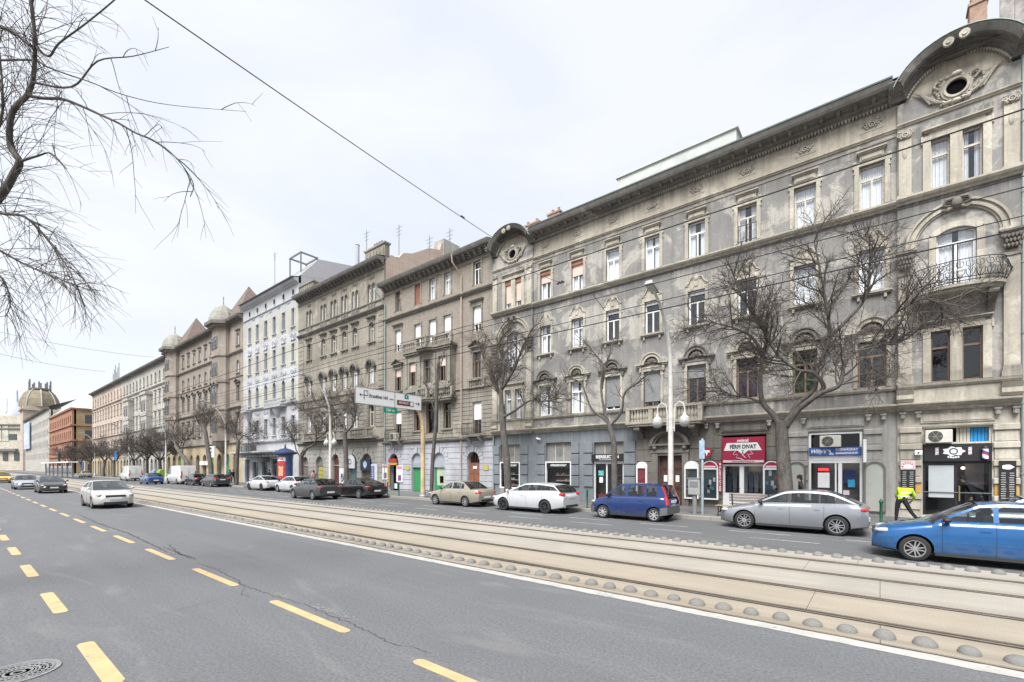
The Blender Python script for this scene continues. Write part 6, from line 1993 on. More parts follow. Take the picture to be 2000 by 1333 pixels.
# blind niches with arch mouldings
for x in (-.17, -3.02):
    MB().prism_y([(x - .30, .35), (x + .30, .35)] + [(x + .30 * math.cos(PI * i / 10), 2.12 + .30 * math.sin(PI * i / 10)) for i in range(11)], YF - .145, YF - .02).build('niche_panel', mat('pale_green_grey_panel', (.36, .37, .34), .8, var=.06), h1)
    m = MB().arch(x, 2.12, .30, .37, YF - .19, YF - .02, 0, PI, 14)
    for s in (-1, 1): m.box(x + s * .335 - .035, x + s * .335 + .035, YF - .19, YF - .02, .35, 2.12)
    m.build('niche_moulding', PL_BROWN, h1)
# --- right barbershop
c, w_ = 2.34, 1.96
x0, x1 = c - w_ / 2, c + w_ / 2
yy = YF - .06
m = frame_rect(MB(), x0, x1, .15, 2.46, .08, yy + .06, yy + .18)
m.box(x0 + .94, x0 + 1.02, yy + .06, yy + .18, .23, 2.38)
o = m.build('shop_front', S_BLACK, h1)
m = frame_rect(MB(), x0, x1, 3.16, 3.86, .07, yy + .06, yy + .18)
m.build('fanlight_frame', F_CREAM, h1)
for k in range(9): MB().box(x0 + 1.0 + .1 * k, x0 + 1.085 + .1 * k, yy + .2, yy + .22, 3.23, 3.8).build('striped_blind', mat('cream_strip', (.42, .40, .34), .7) if k < 4 else mat('blue_strip', (.02, .22, .48), .6), h1)
pane_rect(o, x0 + .08, x0 + .94, .23, 2.38, yy + .1)
pane_rect(o, x0 + 1.02, x1 - .08, .23, 2.38, yy + .1, nm='door_pane')
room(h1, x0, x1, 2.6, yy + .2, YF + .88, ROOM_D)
MB().box(x0 + .18, x0 + .92, yy + .07, yy + .085, 1.02, 2.30).build('window_film', mat('frosted_film', (.40, .43, .44), .5, var=.05), o)
MB().box(x0, x1, yy + .03, yy + .06, 1.22, 1.25).build('bar', F_GREY, o)
MB().box(x0 + 1.05, x0 + 1.09, yy + .0, yy + .06, .9, 1.5).build('handle', mat('brass', (.42, .33, .16), .35, metal=.8), o)
MB().ball((x0 + 1.22, yy + .5, 2.2), .06, .06, .05).build('lamp', LAMP, o)
MB().box(x0 + 1.3, x1 - .12, YF + .7, YF + .75, .8, 2.4).build('mirror', mat('warm_wall', (.30, .25, .23), .6), o)
t = thing('shop_sign', 'black barbershop sign with white winged emblem and striped barber poles', 'sign', (c, YF, 2.46))
MB().bbox(x0 + .02, x1 - .02, yy - .06, yy + .06, 2.46, 3.14, .01).build('board', S_BLACK, t)
y = yy - .072
m = MB()
P = []
for i in range(28):
    a = 2 * PI * i / 28
    rr = 1 + .14 * math.cos(a * 7)
    P.append((c - .08 + .30 * rr * math.cos(a), 2.86 + .17 * rr * math.sin(a)))
m.prism_y(P, y, y + .012)
m.build('emblem_wings', S_WHITE, t)
MB().arch(c - .08, 2.86, .09, .13, y - .006, y, 0, 2 * PI, 16).build('emblem_ring', S_INK, t)
m = MB()
for k in range(5): m.box(c - .08 - .17 + .07 * k, c - .08 - .12 + .07 * k, y - .001, y + .012, 2.58 + .012 * abs(k - 2), 2.65 + .012 * abs(k - 2))
m.box(c - .18, c + .02, y - .006, y, 2.78, 2.81)
m.build('emblem_lettering', S_WHITE, t)
for q in (-.56, .38):
    for k in range(5): MB().prism_y([(c + q - .05, 2.72 + .06 * k), (c + q + .05, 2.74 + .06 * k), (c + q + .05, 2.785 + .06 * k), (c + q - .05, 2.765 + .06 * k)], y, y + .012).build('pole_print', S_WHITE if k % 2 else S_PINKW, t)
t = thing('barber_pole', 'red white and blue striped barber pole on the black sign', 'barber pole', (x1 - .16, YF, 2.5))
b = MB()
px_ = x1 - .2
n, K = 16, 22
vs = [(px_ + .09 * math.cos(2 * PI * j / n), yy - .17 + .09 * math.sin(2 * PI * j / n), 2.55 + .40 * i / K) for i in range(K + 1) for j in range(n)]
b.v += vs
for i in range(K):
    for j in range(n):
        b.f.append((i * n + j, i * n + (j + 1) % n, (i + 1) * n + (j + 1) % n, (i + 1) * n + j))
        b.mi.append(((i + j) // 4) % 4 % 3 if ((i + j) // 4) % 4 < 3 else 0)
b.build('striped_cylinder', [S_WHITE, mat('pole_red', (.45, .03, .05), .4), mat('pole_blue', (.03, .07, .35), .4)], t)
MB().lathe([(.02, 0), (.11, 0), (.11, .03), (.08, .08), (.0, .1)], (px_, yy - .17, 2.95), 16).build('cap', S_BLACK, t)
MB().lathe([(.0, -.04), (.1, -.03), (.11, 0)], (px_, yy - .17, 2.55), 16).build('foot', S_BLACK, t)
aircon(c - .52, yy + .04, 3.20, .80, .52, 'off white air conditioner above the black barbershop sign')
for xx, wd, z0, z1, lb in ((.90, .46, 1.05, 2.50, 'black price board with pink rays left of the barbershop window'), (3.70, .44, .75, 2.48, 'black price board right of the barbershop door')):
    t = thing('price_board', lb, 'sign', (xx, YF, z0))
    y = YF - .235
    MB().box(xx - wd / 2, xx + wd / 2, y, y + .03, z0, z1).build('board', S_BLACK, t)
    if xx < 2:
        MB().box(xx - wd / 2, xx + wd / 2, y - .004, y, z1 - .36, z1).build('top_print', S_PINKW, t)
        for k in range(7):
            a = PI * (k + .5) / 7
            MB().prism_y([(xx, z1 - .30), (xx + .2 * math.cos(a - .06), z1 - .30 + .28 * math.sin(a - .06)), (xx + .2 * math.cos(a + .06), z1 - .30 + .28 * math.sin(a + .06))], y - .007, y - .003).build('ray', mat('pole_red', (.45, .03, .05)), t)
    P = [(xx + .15 * (1 + .15 * math.cos(5 * a)) * math.cos(a), z1 - .24 + .09 * math.sin(a)) for a in [2 * PI * i / 20 for i in range(20)]]
    MB().prism_y(P, y - .012, y - .006).build('emblem', S_WHITE, t)
    m = MB()
    r = random.Random(3)
    k = 0
    z = z1 - .48
    while z > z0 + .08:
        for s in (-1, 1): m.box(xx + s * wd * .24 - .07 * r.uniform(.7, 1), xx + s * wd * .24 + .07 * r.uniform(.7, 1), y - .004, y, z, z + .026)
        z -= .085
    tag(m.build('price_lines', mat('grey_print', (.42, .42, .42), .6), t), kind='stuff')
t = thing('junction_box', 'small cream junction box on the cream pier', 'box', (1.22, YF, 2.8))
MB().bbox(1.1, 1.34, YF - .30, YF - .18, 2.72, 2.92, .02).build('casing', S_WHITE, t)
MB().lathe([(.01, -.01), (.03, -.01), (.03, .01)], (1.22, YF - .31, 2.82), 8, axis='y').build('gland', S_INK, t)
# --- signs on house 2 and 3
x = ux(770)
t = thing('shop_sign', 'lit red and yellow sign over the narrow arched shop', 'sign', (x, YF, 2.4))
MB().bbox(x - .55, x + .55, YF - .25, YF - .08, 2.66, 2.96, .01).build('red_box', mat('bright_red_sign', (.36, .04, .03), .4, var=.1), t)
MB().bbox(x - .55, x + .55, YF - .2, YF - .08, 2.40, 2.64, .01).build('yellow_box', mat('orange_yellow_sign', (.55, .30, .08), .4, var=.2), t)
t = thing('vertical_sign', 'yellow vertical sign left of the narrow arched shop', 'sign', (x - .62, YF, .6))
MB().box(x - .80, x - .50, YF - .16, YF - .1, .55, 2.36).build('board', mat('mustard_sign', (.46, .34, .04), .5, var=.1), t)
for k in range(6): MB().box(x - .72, x - .58, YF - .168, YF - .16, .8 + .25 * k, .93 + .25 * k).build('symbol', S_BROWN, t)
for xx, z0, z1, lb in ((ux(754.5), 1.1, 2.45, 'pink and white poster case at the corner of the lilac house'), (ux(782.5), .9, 2.35, 'white poster with pink foot right of the narrow arched shop')):
    t = thing('poster', lb, 'poster', (xx, YF, z0))
    MB().box(xx - .42, xx + .42, YF - .14, YF - .08, z0, z1).build('board', S_WHITE, t)
    MB().box(xx - .36, xx + .36, YF - .15, YF - .14, z1 - .32, z1 - .05).build('heading', mat('pink_print', (.55, .20, .26), .6), t)
    MB().box(xx - .2, xx + .25, YF - .15, YF - .14, z0 + .12, z0 + .62).build('picture', mat('plum_print', (.16, .06, .16), .6, var=.4, scale=6), t)
for xx, z in ((ux(798), 2.15), (ux(951), 2.2)):
    tag(MB().box(xx - .22, xx + .22, YF - .11, YF - .07, z - .2, z + .2).build('yellow_plate', mat('yellow_plate', (.42, .34, .08), .5)), 'yellow square plate on the lilac wall ' + ('near the green shops' if xx < -30 else 'right of the brown door'), 'sign')
x = ux(717)
t = thing('shop_sign', 'navy square sign with white shield in the stone arch', 'sign', (x, YF, 2.3))
MB().bbox(x - .85, x + .75, YF - .2, YF - .05, 1.9, 2.95, .01).build('board', mat('navy_sign', (.02, .035, .07), .5), t)
MB().prism_y([(x - .35, 2.35), (x - .05, 2.05), (x + .25, 2.35), (x + .25, 2.65), (x - .05, 2.82), (x - .35, 2.65)], YF - .215, YF - .2).build('shield', mat('pale_blue_print', (.42, .52, .62), .5), t)
t = thing('roll_up_banner', 'blue and white upright banner beside the navy sign', 'banner', (ux(733), YF, .2))
xx = ux(734)
MB().box(xx - .5, xx + .45, YF - .18, YF - .1, .4, 2.5).build('cloth', mat('white_banner', (.6, .62, .66), .7), t)
MB().box(xx - .46, xx + .02, YF - .19, YF - .18, .5, 2.3).build('blue_print', mat('blue_banner_print', (.05, .07, .30), .7), t)
for k in range(9): MB().box(xx - .34, xx - .1, YF - .195, YF - .19, .65 + .18 * k, .72 + .18 * k).build('letter_bar', S_WHITE, t)
x = ux(625)
t = thing('window_poster', 'yellow posters in a stone arch window', 'poster', (x, YF, .9))
for k in range(3): MB().box(x - .45, x + .55, YF + .10, YF + .13, .95 + .45 * k, 1.35 + .45 * k).build('sheet', mat('lemon_poster', (.42, .39, .07), .6, var=.15), t)
x = ux(687)
t = thing('round_banner', 'white arched parking banner over the teal shop door', 'sign', (x, YF, 2.3))
MB().prism_y([(x - .7, 2.1), (x + .7, 2.1)] + [(x + .7 * math.cos(PI * i / 12), 2.7 + .7 * math.sin(PI * i / 12)) for i in range(13)], YF - .12, YF - .05).build('cloth', MATS['white_banner'], t)
MB().arch(x - .15, 2.75, .2, .28, YF - .14, YF - .12, 0, 2 * PI, 14).build('print', S_INK, t)
t = thing('graffiti_panel', 'pale wall panel with dark scrawl beside the dark red door', 'panel', (ux(671), YF, .3))
xx = ux(671)
MB().box(xx - .6, xx + .6, YF - .10, YF - .065, .3, 2.1).build('panel', MATS['white_banner'], t)
m = MB()
r = random.Random(8)
for k in range(7): m.tube([(xx + r.uniform(-.4, .4), YF - .11, .6 + r.random()) for q in range(4)], .02, 4)
m.build('scrawl', mat('blue_black_scrawl', (.03, .05, .10), .6), t)
aircon(ux(776), YF - .2, 4.62, .9, .6, 'air conditioner on the iron balcony of the brown brick house')
# signs on the rosy brown house
x = ux(433)
t = thing('shop_sign', 'white square sign with dark roundel on the ochre ground floor', 'sign', (x, YF, 4))
MB().bbox(x - 1.3, x + 1.3, YF - 1.4, YF - 1.2, 3.55, 5.2, .02).build('board', S_WHITE, t)
MB().arch(x, 4.6, .25, .42, YF - 1.43, YF - 1.4, .4, 2 * PI - .4, 14).build('roundel', S_INK, t)
for px_ in (398, 409): 
    x = ux(px_)
    tag(MB().bbox(x - 1.0, x + 1.0, YF - .3, YF - .1, 2.5, 3.1, .02).build('fascia_sign', S_WHITE), 'white fascia sign %s on the ochre ground floor' % ('left' if px_ == 398 else 'right'), 'sign')
# ============================================================ street furniture and wires
M_POLE = mat('white_painted_pole', (0.52, 0.51, 0.47), .6, var=.18, scale=5, bump=.1)
M_GLOBE = mat('milky_globe', (.34, .35, .335), .25, var=.25, scale=14, coat=.5)
M_GALV = mat('galvanised_steel', (.33, .34, .34), .5, metal=.5, var=.15)
YP = 20.55
def lamp(px_, label, globes=True, lean=-1, hz=9.6):
    x = ux(px_, YP)
    t = thing('street_lamp', label, 'street lamp', (x, YP, .15), 'street lamps along the pavement')
    pts = [(x, YP, .15), (x, YP, 3.0), (x, YP, 6.4), (x + .0, YP - .10, 7.4), (x, YP - .5, 8.4), (x, YP - 1.2, 9.2), (x, YP - 1.95, hz)]
    MB().tube(pts, [.13, .12, .10, .085, .075, .065, .055], 10).build('pole', M_POLE, t, True)
    MB().lathe([(.17, 0), (.17, .5), (.14, .6), (.13, .62)], (x, YP, .15), 12).build('pole_base', M_POLE, t, True)
    hd = MB()
    a = Vector((x, YP - 1.9, hz - .02))
    hd.add([(x - .16, YP - 1.75, hz - .02), (x + .16, YP - 1.75, hz - .02), (x + .18, YP - 2.55, hz + .15), (x - .18, YP - 2.55, hz + .15), (x - .12, YP - 1.8, hz + .16), (x + .12, YP - 1.8, hz + .16), (x + .13, YP - 2.5, hz + .30), (x - .13, YP - 2.5, hz + .30)], [(0, 3, 2, 1), (4, 5, 6, 7), (0, 1, 5, 4), (1, 2, 6, 5), (2, 3, 7, 6), (3, 0, 4, 7)])
    hd.build('lamp_head', M_GALV, t)
    MB().add([(x - .12, YP - 1.85, hz - .012), (x + .12, YP - 1.85, hz - .012), (x + .13, YP - 2.45, hz + .11), (x - .13, YP - 2.45, hz + .11)], [(0, 3, 2, 1)]).build('lamp_glass', mat('lamp_lens', (.45, .45, .40), .2), t)
    if globes:
        for s in (-1, 1):
            gx = x + s * .62
            MB().tube([(x + s * .16, YP, 3.85), (x + s * .16, YP, 4.7), (x + s * .22, YP, 5.05), (x + s * .40, YP, 5.18), (x + s * .56, YP, 5.08), (gx, YP, 4.85), (gx, YP, 4.62)], .028, 7).build('bracket_arm', M_POLE, t, True)
            MB().tube([(x, YP, 4.0), (x + s * .16, YP, 4.0)], .03, 6).build('bracket_clamp', M_POLE, t)
            MB().lathe([(.03, .42), (.05, .36), (.07, .27), (.13, .23), (.19, .16), (.20, .15)], (gx, YP, 4.28), 16).build('globe_cap', M_POLE, t, True)
            MB().lathe([(.20, .15), (.245, .04), (.25, -.02), (.22, -.14), (.13, -.23), (0, -.26)], (gx, YP, 4.28), 16).build('globe', M_GLOBE, t, True)
            MB().ball((gx, YP, 4.2), .07, .07, .12).build('bulb', mat('bulb_white', (.7, .7, .66), .5), t)
    return t
lamp(1310, 'tall curved street lamp with two globes in front of the portal')
lamp(645, 'curved street lamp with two globes before the hooded stone house')
lamp(441, 'curved street lamp before the ochre shops, beside the blue round sign', False)
lamp(324, 'curved street lamp right of the dark bins', False)
lamp(252, 'curved street lamp behind the far white van', False)
lamp(185, 'curved street lamp furthest down the street', False)

# --- direction sign on a curved arm over the far carriageway
xg = ux(826, 20.4)
t = thing('direction_sign', 'white overhead direction sign on a curved rusty cream post', 'sign', (xg, 20.4, .15))
M_GPOLE = mat('rusty_cream_post', (.50, .38, .23), .6, var=.35, scale=1.2, bump=.1)
MB().tube([(xg, 20.4, .15), (xg, 20.4, 4.6), (xg, 20.32, 5.4), (xg, 20.05, 6.0), (xg, 19.5, 6.45), (xg, 18.8, 6.6), (xg, 15.4, 6.62)], [.16, .15, .14, .13, .12, .1, .08], 12).build('post', M_GPOLE, t, True)
MB().lathe([(.28, 0), (.28, .12), (.20, .2), (.19, .35)], (xg, 20.4, .15), 12).build('post_foot', M_GALV, t)
xs = xg + .16
for y0, y1 in ((15.15, 17.93), (17.97, 20.10)):
    b = MB().box(xs - .03, xs, y0, y1, 6.06, 7.02)
    o = b.build('panel', S_WHITE, t)
    m = MB().box(xs - .035, xs + .012, y0 - .03, y0, 6.03, 7.05)
    m.box(xs - .035, xs + .012, y1, y1 + .03, 6.03, 7.05)
    m.box(xs - .035, xs + .012, y0, y1, 7.02, 7.05)
    m.box(xs - .035, xs + .012, y0, y1, 6.03, 6.06)
    m.build('panel_edge', M_GALV, o)
letter('Erzsébet híd', .30, S_INK, t, (xs + .006, 16.75, 6.58), facing='+x', sx=.9, bold=.003)
m = MB()
for L in ([(15.42, 6.58), (15.68, 6.58)], [(15.42, 6.58), (15.50, 6.65)], [(15.42, 6.58), (15.50, 6.51)], [(15.72, 6.32), (15.72, 6.86), (15.98, 6.86), (15.98, 6.58), (15.72, 6.58)], [(17.55, 6.55), (17.85, 6.55)]):
    m.tube([(xs + .004, y, z) for y, z in L], .022, 4)
m.build('parking_pictogram', S_INK, t)
MB().add([(xs + .012, 18.72, 6.70), (xs + .012, 19.05, 6.70), (xs + .012, 19.05, 6.92), (xs + .012, 18.97, 6.99), (xs + .012, 18.80, 6.99), (xs + .012, 18.72, 6.92)], [tuple(range(6))]).build('route_shield', S_GREEN, t)
letter('3', .24, S_WHITE, t, (xs + .016, 18.885, 6.84), facing='+x', ext=.002)
MB().box(xs, xs + .012, 18.12, 19.45, 6.24, 6.56).build('tourist_plate', S_BROWN, t)
letter('BELVÁROS', .20, S_PINKW, t, (xs + .016, 18.66, 6.40), facing='+x', sx=.8)
MB().box(xs + .013, xs + .016, 19.20, 19.40, 6.28, 6.52).build('pictogram_field', S_WHITE, t)
m = MB()
for L in ([(19.62, 6.48), (19.95, 6.48)], [(19.95, 6.48), (19.86, 6.56)], [(19.95, 6.48), (19.86, 6.40)]): m.tube([(xs + .006, y, z) for y, z in L], .022, 4)
m.build('arrow', S_INK, t)
b = MB().box(xs - .03, xs, 17.1, 18.15, 5.66, 6.0).build('distance_plate', S_GREEN, t)
letter('300 m', .26, S_WHITE, t, (xs + .006, 17.62, 5.83), facing='+x', ext=.002)

# --- parking meter, sign post, benches, bollards
x = ux(1357, 20.9)
t = thing('parking_meter', 'grey steel parking ticket box on a thick post', 'parking meter', (x, 20.9, .15))
MB().lathe([(.10, 0), (.10, .95)], (x, 20.9, .15), 12).build('post', M_IRON, t, True)
MB().bbox(x - .25, x + .25, 20.75, 21.05, 1.0, 1.72, .02).build('cabinet', mat('brushed_grey_cabinet', (.36, .37, .35), .45, metal=.3, var=.12), t)
MB().box(x - .18, x + .18, 20.735, 20.75, 1.35, 1.6).build('display', mat('grey_display', (.16, .17, .17), .3), t)
MB().box(x - .28, x + .28, 20.72, 21.08, 1.72, 1.76).build('lid', M_IRON, t)
x = ux(1372, 20.75)
t = thing('sign_post', 'slim blue grey sign post with a narrow blue plate', 'sign post', (x, 20.75, .15))
MB().lathe([(.055, 0), (.055, 3.3), (.03, 3.34)], (x, 20.75, .15), 10).build('post', mat('blue_grey_post', (.24, .29, .31), .5, var=.1), t, True)
MB().box(x - .11, x + .11, 20.67, 20.70, 2.6, 3.40).build('plate', mat('pale_blue_plate', (.28, .38, .48), .5, var=.3, scale=6), t)
def bench(xc, yc, label, flip=1, back=True):
    t = thing('bench', label, 'bench', (xc, yc, .15), 'benches on the pavement')
    wd = mat('worn_bench_wood', (.30, .20, .115), .7, var=.25, scale=6)
    for k in range(4): MB().bbox(xc - .85, xc + .85, yc - .22 + .12 * k, yc - .12 + .12 * k, .57, .60, .008).build('seat_slat', wd, t)
    for k in range(3 if back else 0): MB().bbox(xc - .85, xc + .85, yc + flip * (.27 + .03 * k) - .015, yc + flip * (.27 + .03 * k) + .015, .70 + .13 * k, .80 + .13 * k, .006).build('back_slat', mat('pinkish_bench_wood', (.25, .21, .19), .7, var=.2), t)
    for s in (-1, 1):
        m = MB().tube([(xc + s * .72, yc - .26, .15), (xc + s * .72, yc - .20, .38), (xc + s * .72, yc - .24, .56)], .028, 6)
        m.tube([(xc + s * .72, yc + flip * .28, .15), (xc + s * .72, yc + flip * .2, .38), (xc + s * .72, yc + flip * .25, .58), (xc + s * .72, yc + flip * (.36 if back else .25), 1.06 if back else .585)], .028, 6)
        m.tube([(xc + s * .72, yc - .26, .54), (xc + s * .72, yc + flip * .26, .54)], .025, 6)
        m.tube([(xc + s * .72, yc - .22, .40), (xc + s * .72, yc, .30), (xc + s * .72, yc + .2, .40)], .018, 5)
        m.build('leg', M_WROUGHT, t)
bench(ux(1441, 20.9), 20.9, 'backless wooden bench with iron legs by the grey hatchback nose', 1, False)
bench(ux(1468, 22.3), 22.3, 'wooden bench with backrest before the menswear shop window', -1)
M_BOL = mat('dark_green_bollard', (.018, .09, .05), .5, var=.15)
for px_, lb in ((1147, 'dark green bollard between the white estate and the blue hatchback'), (779, 'dark green bollard left of the curved rusty post'), (1721, 'dark green bollard behind the grey hatchback'), (757, 'dark green bollard behind the black saloon')):
    x = ux(px_, 20.5)
    b = MB().lathe([(.06, 0), (.06, .06), (.045, .08), (.045, .82), (.06, .84), (.06, .90), (.045, .92), (.03, .97), (0, .98)], (x, 20.5, .15), 12)
    tag(b.build('bollard', M_BOL, None, True), lb, 'bollard', 'green bollards on the kerb')
# --- advertising column
x, y = ux(557, 22.2), 22.2
t = thing('advertising_column', 'round poster column with blue cap and red poster before the white house', 'advertising column', (x, y, .15))
MB().lathe([(.78, 0), (.78, .35), (.72, .4), (.72, 3.3), (.76, 3.35)], (x, y, .15), 28).build('drum', mat('poster_blue', (.06, .13, .30), .5, var=.3, scale=2), t, True)
MB().lathe([(.76, 3.35), (1.15, 3.45), (1.15, 3.6), (.9, 3.72), (.5, 3.95), (.1, 4.05), (.06, 4.4), (0, 4.5)], (x, y, .15), 28).build('cap', mat('navy_cap', (.03, .05, .12), .5), t, True)
def wrap(a0, a1, z0, z1, m_, nm, rr=.735):
    b = MB()
    n = 8
    vs = []
    for i in range(n + 1):
        a = a0 + (a1 - a0) * i / n
        vs += [(x + rr * math.cos(a), y + rr * math.sin(a), z0), (x + rr * math.cos(a), y + rr * math.sin(a), z1)]
    b.add(vs, [(2 * i, 2 * i + 2, 2 * i + 3, 2 * i + 1) for i in range(n)])
    return b.build(nm, m_, t)
wrap(-1.75, -.35, .6, 3.3, mat('crimson_poster', (.40, .04, .05), .5, var=.5, scale=4), 'poster')
wrap(-1.7, -.4, 2.85, 3.25, S_WHITE, 'poster_heading', .74)
wrap(-1.4, -.7, 1.3, 2.3, mat('poster_figure', (.5, .30, .16), .5, var=.6, scale=5), 'poster_picture', .742)
wrap(-1.7, -.4, .6, .85, mat('peach_print', (.55, .32, .24), .5), 'poster_foot', .742)
o_ = letter('PVA', .40, S_RED, t, (x + .755 * math.cos(-1.05), y + .755 * math.sin(-1.05), 3.05), sx=.9)
o_.rotation_euler.z = .52
# --- road signs, bins
for px_, zz, m_, lb in ((443, 3.05, mat('traffic_blue', (.02, .07, .32), .45), 'blue round traffic sign before the ochre shops'),):
    x = ux(px_, 20.7)
    t = thing('traffic_sign', lb, 'traffic sign', (x, 20.7, .15))
    MB().lathe([(.04, 0), (.04, 3.4)], (x, 20.7, .15), 8).build('post', M_GALV, t)
    MB().lathe([(0, -.02), (.42, -.02), (.42, .02), (0, .02)], (x + .05, 20.66, zz), 20, axis='y').build('disc', m_, t)
    MB().bbox(x - .3, x + .4, 20.62, 20.66, 1.9, 2.4, .01).build('plate', mat('teal_plate', (.10, .22, .22), .5), t)
x = ux(226, 21.2)
t = thing('traffic_sign', 'blue rectangular traffic sign left of the far white van', 'traffic sign', (x, 21.2, .15))
MB().lathe([(.06, 0), (.06, 5.2)], (x, 21.2, .15), 8).build('post', M_GALV, t)
MB().bbox(x - 1.0, x + 1.0, 21.1, 21.16, 3.6, 5.4, .02).build('plate', mat('sky_blue_plate', (.04, .20, .48), .5), t)
for k, (px_, m_, lb) in enumerate(((305, mat('navy_bin', (.03, .04, .13), .5, var=.2), 'dark blue recycling bin behind the small blue car'), (316, mat('lime_bin', (.20, .32, .04), .5, var=.2), 'lime green recycling bin behind the small blue car'))):
    x = ux(px_, 20.9)
    t = thing('recycling_bin', lb, 'bin', (x, 20.9, .15))
    MB().bbox(x - .75, x + .75, 20.4, 21.4, .2, 1.35, .06).build('body', m_, t)
    MB().lathe([(.52, -.74), (.55, -.7), (.55, .7), (.52, .74)], (x, 20.9, 1.32), 14, axis='x').build('lid', m_ if k else mat('pale_blue_lid', (.25, .33, .45), .5), t)
# --- tram stop clutter at the far end: signal, totem, shelter
x = ux(158, 14.5) ; y = 15.2
for px_, yy, hh, nm, lb, mm in ((117, 14.6, 5.4, 'traffic_light', 'traffic light post by the far tram stop', F_GREY), (164, 20.0, 3.6, 'information_totem', 'white information totem on the far pavement', S_WHITE), (175, 20.4, 3.0, 'poster_stand', 'dark poster stand on the far pavement', F_BROWN)):
    x = ux(px_, yy)
    t = thing(nm, lb, nm.replace('_', ' '), (x, yy, 0))
    MB().box(x - (.1 if nm == 'traffic_light' else .5), x + (.1 if nm == 'traffic_light' else .5), yy - .1, yy + .1, 0, hh).build('post', mm, t)
    MB().bbox(x - .5, x + .5, yy - .3, yy - .12, hh - 2.0, hh - .1, .03).build('head', S_BLACK if nm != 'information_totem' else S_BLUE, t)
    if nm == 'traffic_light':
        for k in range(3): MB().lathe([(0, -.03), (.2, -.03), (.2, 0)], (x, yy - .31, hh - 1.7 + .58 * k), 12, axis='y').build('lens', [mat('green_lens', (.05, .35, .2), .3), F_BROWN, F_BROWN][k], t)
xa_, xb_ = ux(45, 13.2), ux(85, 13.2)
t = thing('tram_shelter', 'long flat tram stop canopy far down the street', 'shelter', ((xa_ + xb_) / 2, 13.4, 0))
MB().box(-150, -112, 13.3, 14.6, 3.0, 3.2).build('roof', F_WHITE, t)
for k in range(7): MB().box(-149 + 6 * k, -148.8 + 6 * k, 13.9, 14.1, 0, 3.0).build('post', F_GREY, t)
for k in range(6): MB().box(-148.6 + 6 * k, -144 + 6 * k, 14.0, 14.05, .4, 2.4).build('glass_wall', G_SHOP, t)

# --- overhead wires
M_WIRE = mat('black_wire', (.02, .02, .021), .6, var=0)
def wire(pts, r_, label, nm='overhead_wire', sag=0.0, n=14):
    P = []
    for i in range(len(pts) - 1):
        a, b = Vector(pts[i]), Vector(pts[i + 1])
        for k in range(n):
            u = k / n
            p = a.lerp(b, u)
            p.z -= sag * 4 * u * (1 - u)
            P.append(p)
    P.append(Vector(pts[-1]))
    return tag(MB().tube(P, r_, 5).build(nm, M_WIRE), label, 'wire', 'tram wires')
for y, z, r_, lb in ((9.1, 5.55, .011, 'lowest tram contact wire running along the near track'), (9.1, 7.16, .012, 'upper carrier wire over the near track'), (12.27, 7.42, .011, 'lower of the paired carrier wires over the far track'), (12.27, 7.62, .011, 'upper of the paired carrier wires over the far track'), (12.27, 6.9, .010, 'middle wire over the far track')):
    xs_ = [14, -20, -54, -88, -122, -160, -200]
    wire([(x_, y, z) for x_ in xs_], r_, lb, sag=.10)
p0, p1 = at(960, 463, 33.0), at(290, 0, 13.0)
p2 = p0 + (p1 - p0) * 1.25
wire([p0, p2], .02, 'thick span wire slanting across the sky to the round gable', sag=.12)
q = p0.lerp(p1, .19)
b = MB()
d = (p1 - p0).normalized()
for k in range(4): b.ball(q + d * (.12 * k - .2), .055, .055, .055, 8, 5)
tag(b.build('insulator', M_WIRE, None, True), 'dark insulator beads on the slanting span wire', 'insulator')
wire([p0, at(1010, 520, 26), at(1095, 553, 22)], .012, 'short stay wire from the round gable to the tram wires')
wire([at(1158, 575, 21), at(1182, 608, 21)], .014, 'short hanger between two tram wires over the grey house')
q = at(1095, 553, 21.5)
b = MB()
for k in range(5): b.ball(q + Vector((.08 * (k - 2), 0, .05 * (k % 2))), .07, .05, .05, 6, 4)
tag(b.build('wire_clamp', M_WIRE, None, True), 'black clamp cluster on the paired tram wires', 'clamp')
wire([at(-40, 640, 60), at(300, 698, 84)], .02, 'upper thin cross wire far down the street', sag=.5)
wire([at(-40, 682, 60), at(205, 726, 84)], .02, 'lower thin cross wire far down the street', sag=.4)
wire([(ux(1310, YP), YP - .05, 6.5), (ux(1900, YP), YP + .3, 6.7)], .008, 'thin cable from the globe lamp towards the right', sag=.25)
# ============================================================ cars
C_GLASS = glass('car_glass', (.62, .67, .66), 1.7)
C_GLASSD = glass('dark_car_glass', (.22, .235, .24), 1.7)
C_TYRE = mat('tyre_rubber', (.022, .022, .023), .85, var=.2, scale=8)
C_RIM = mat('alloy_rim', (.42, .42, .43), .35, metal=.7, var=.1)
C_RIMD = mat('dark_rim', (.05, .05, .052), .4, metal=.4, var=.1)
C_TRIM = mat('black_plastic_trim', (.03, .03, .032), .6, var=.1)
C_GREYP = mat('grey_plastic_bumper', (.10, .105, .11), .7, var=.1)
C_INT = mat('car_interior', (.025, .025, .027), .9, var=.2)
C_RED = mat('red_tail_light', (.42, .02, .025), .2, var=.15, scale=12, spec=.6, coat=.6)
C_LENS = mat('clear_head_light', (.40, .415, .43), .10, var=.1, coat=1.0)
C_PLATE = mat('number_plate', (.62, .63, .64), .5, var=.05)
C_CHROME = mat('chrome_trim', (.6, .6, .6), .2, metal=.9, var=0)
def lerp_list(L, x):
    if x <= L[0][0]: return L[0][1]
    for i in range(len(L) - 1):
        if x <= L[i + 1][0]:
            u = (x - L[i][0]) / (L[i + 1][0] - L[i][0])
            return L[i][1] + (L[i + 1][1] - L[i][1]) * u
    return L[-1][1]
def smooth_list(L, x, h):
    return sum(lerp_list(L, x + h * k) for k in (-1, -.5, 0, .5, 1)) / 5
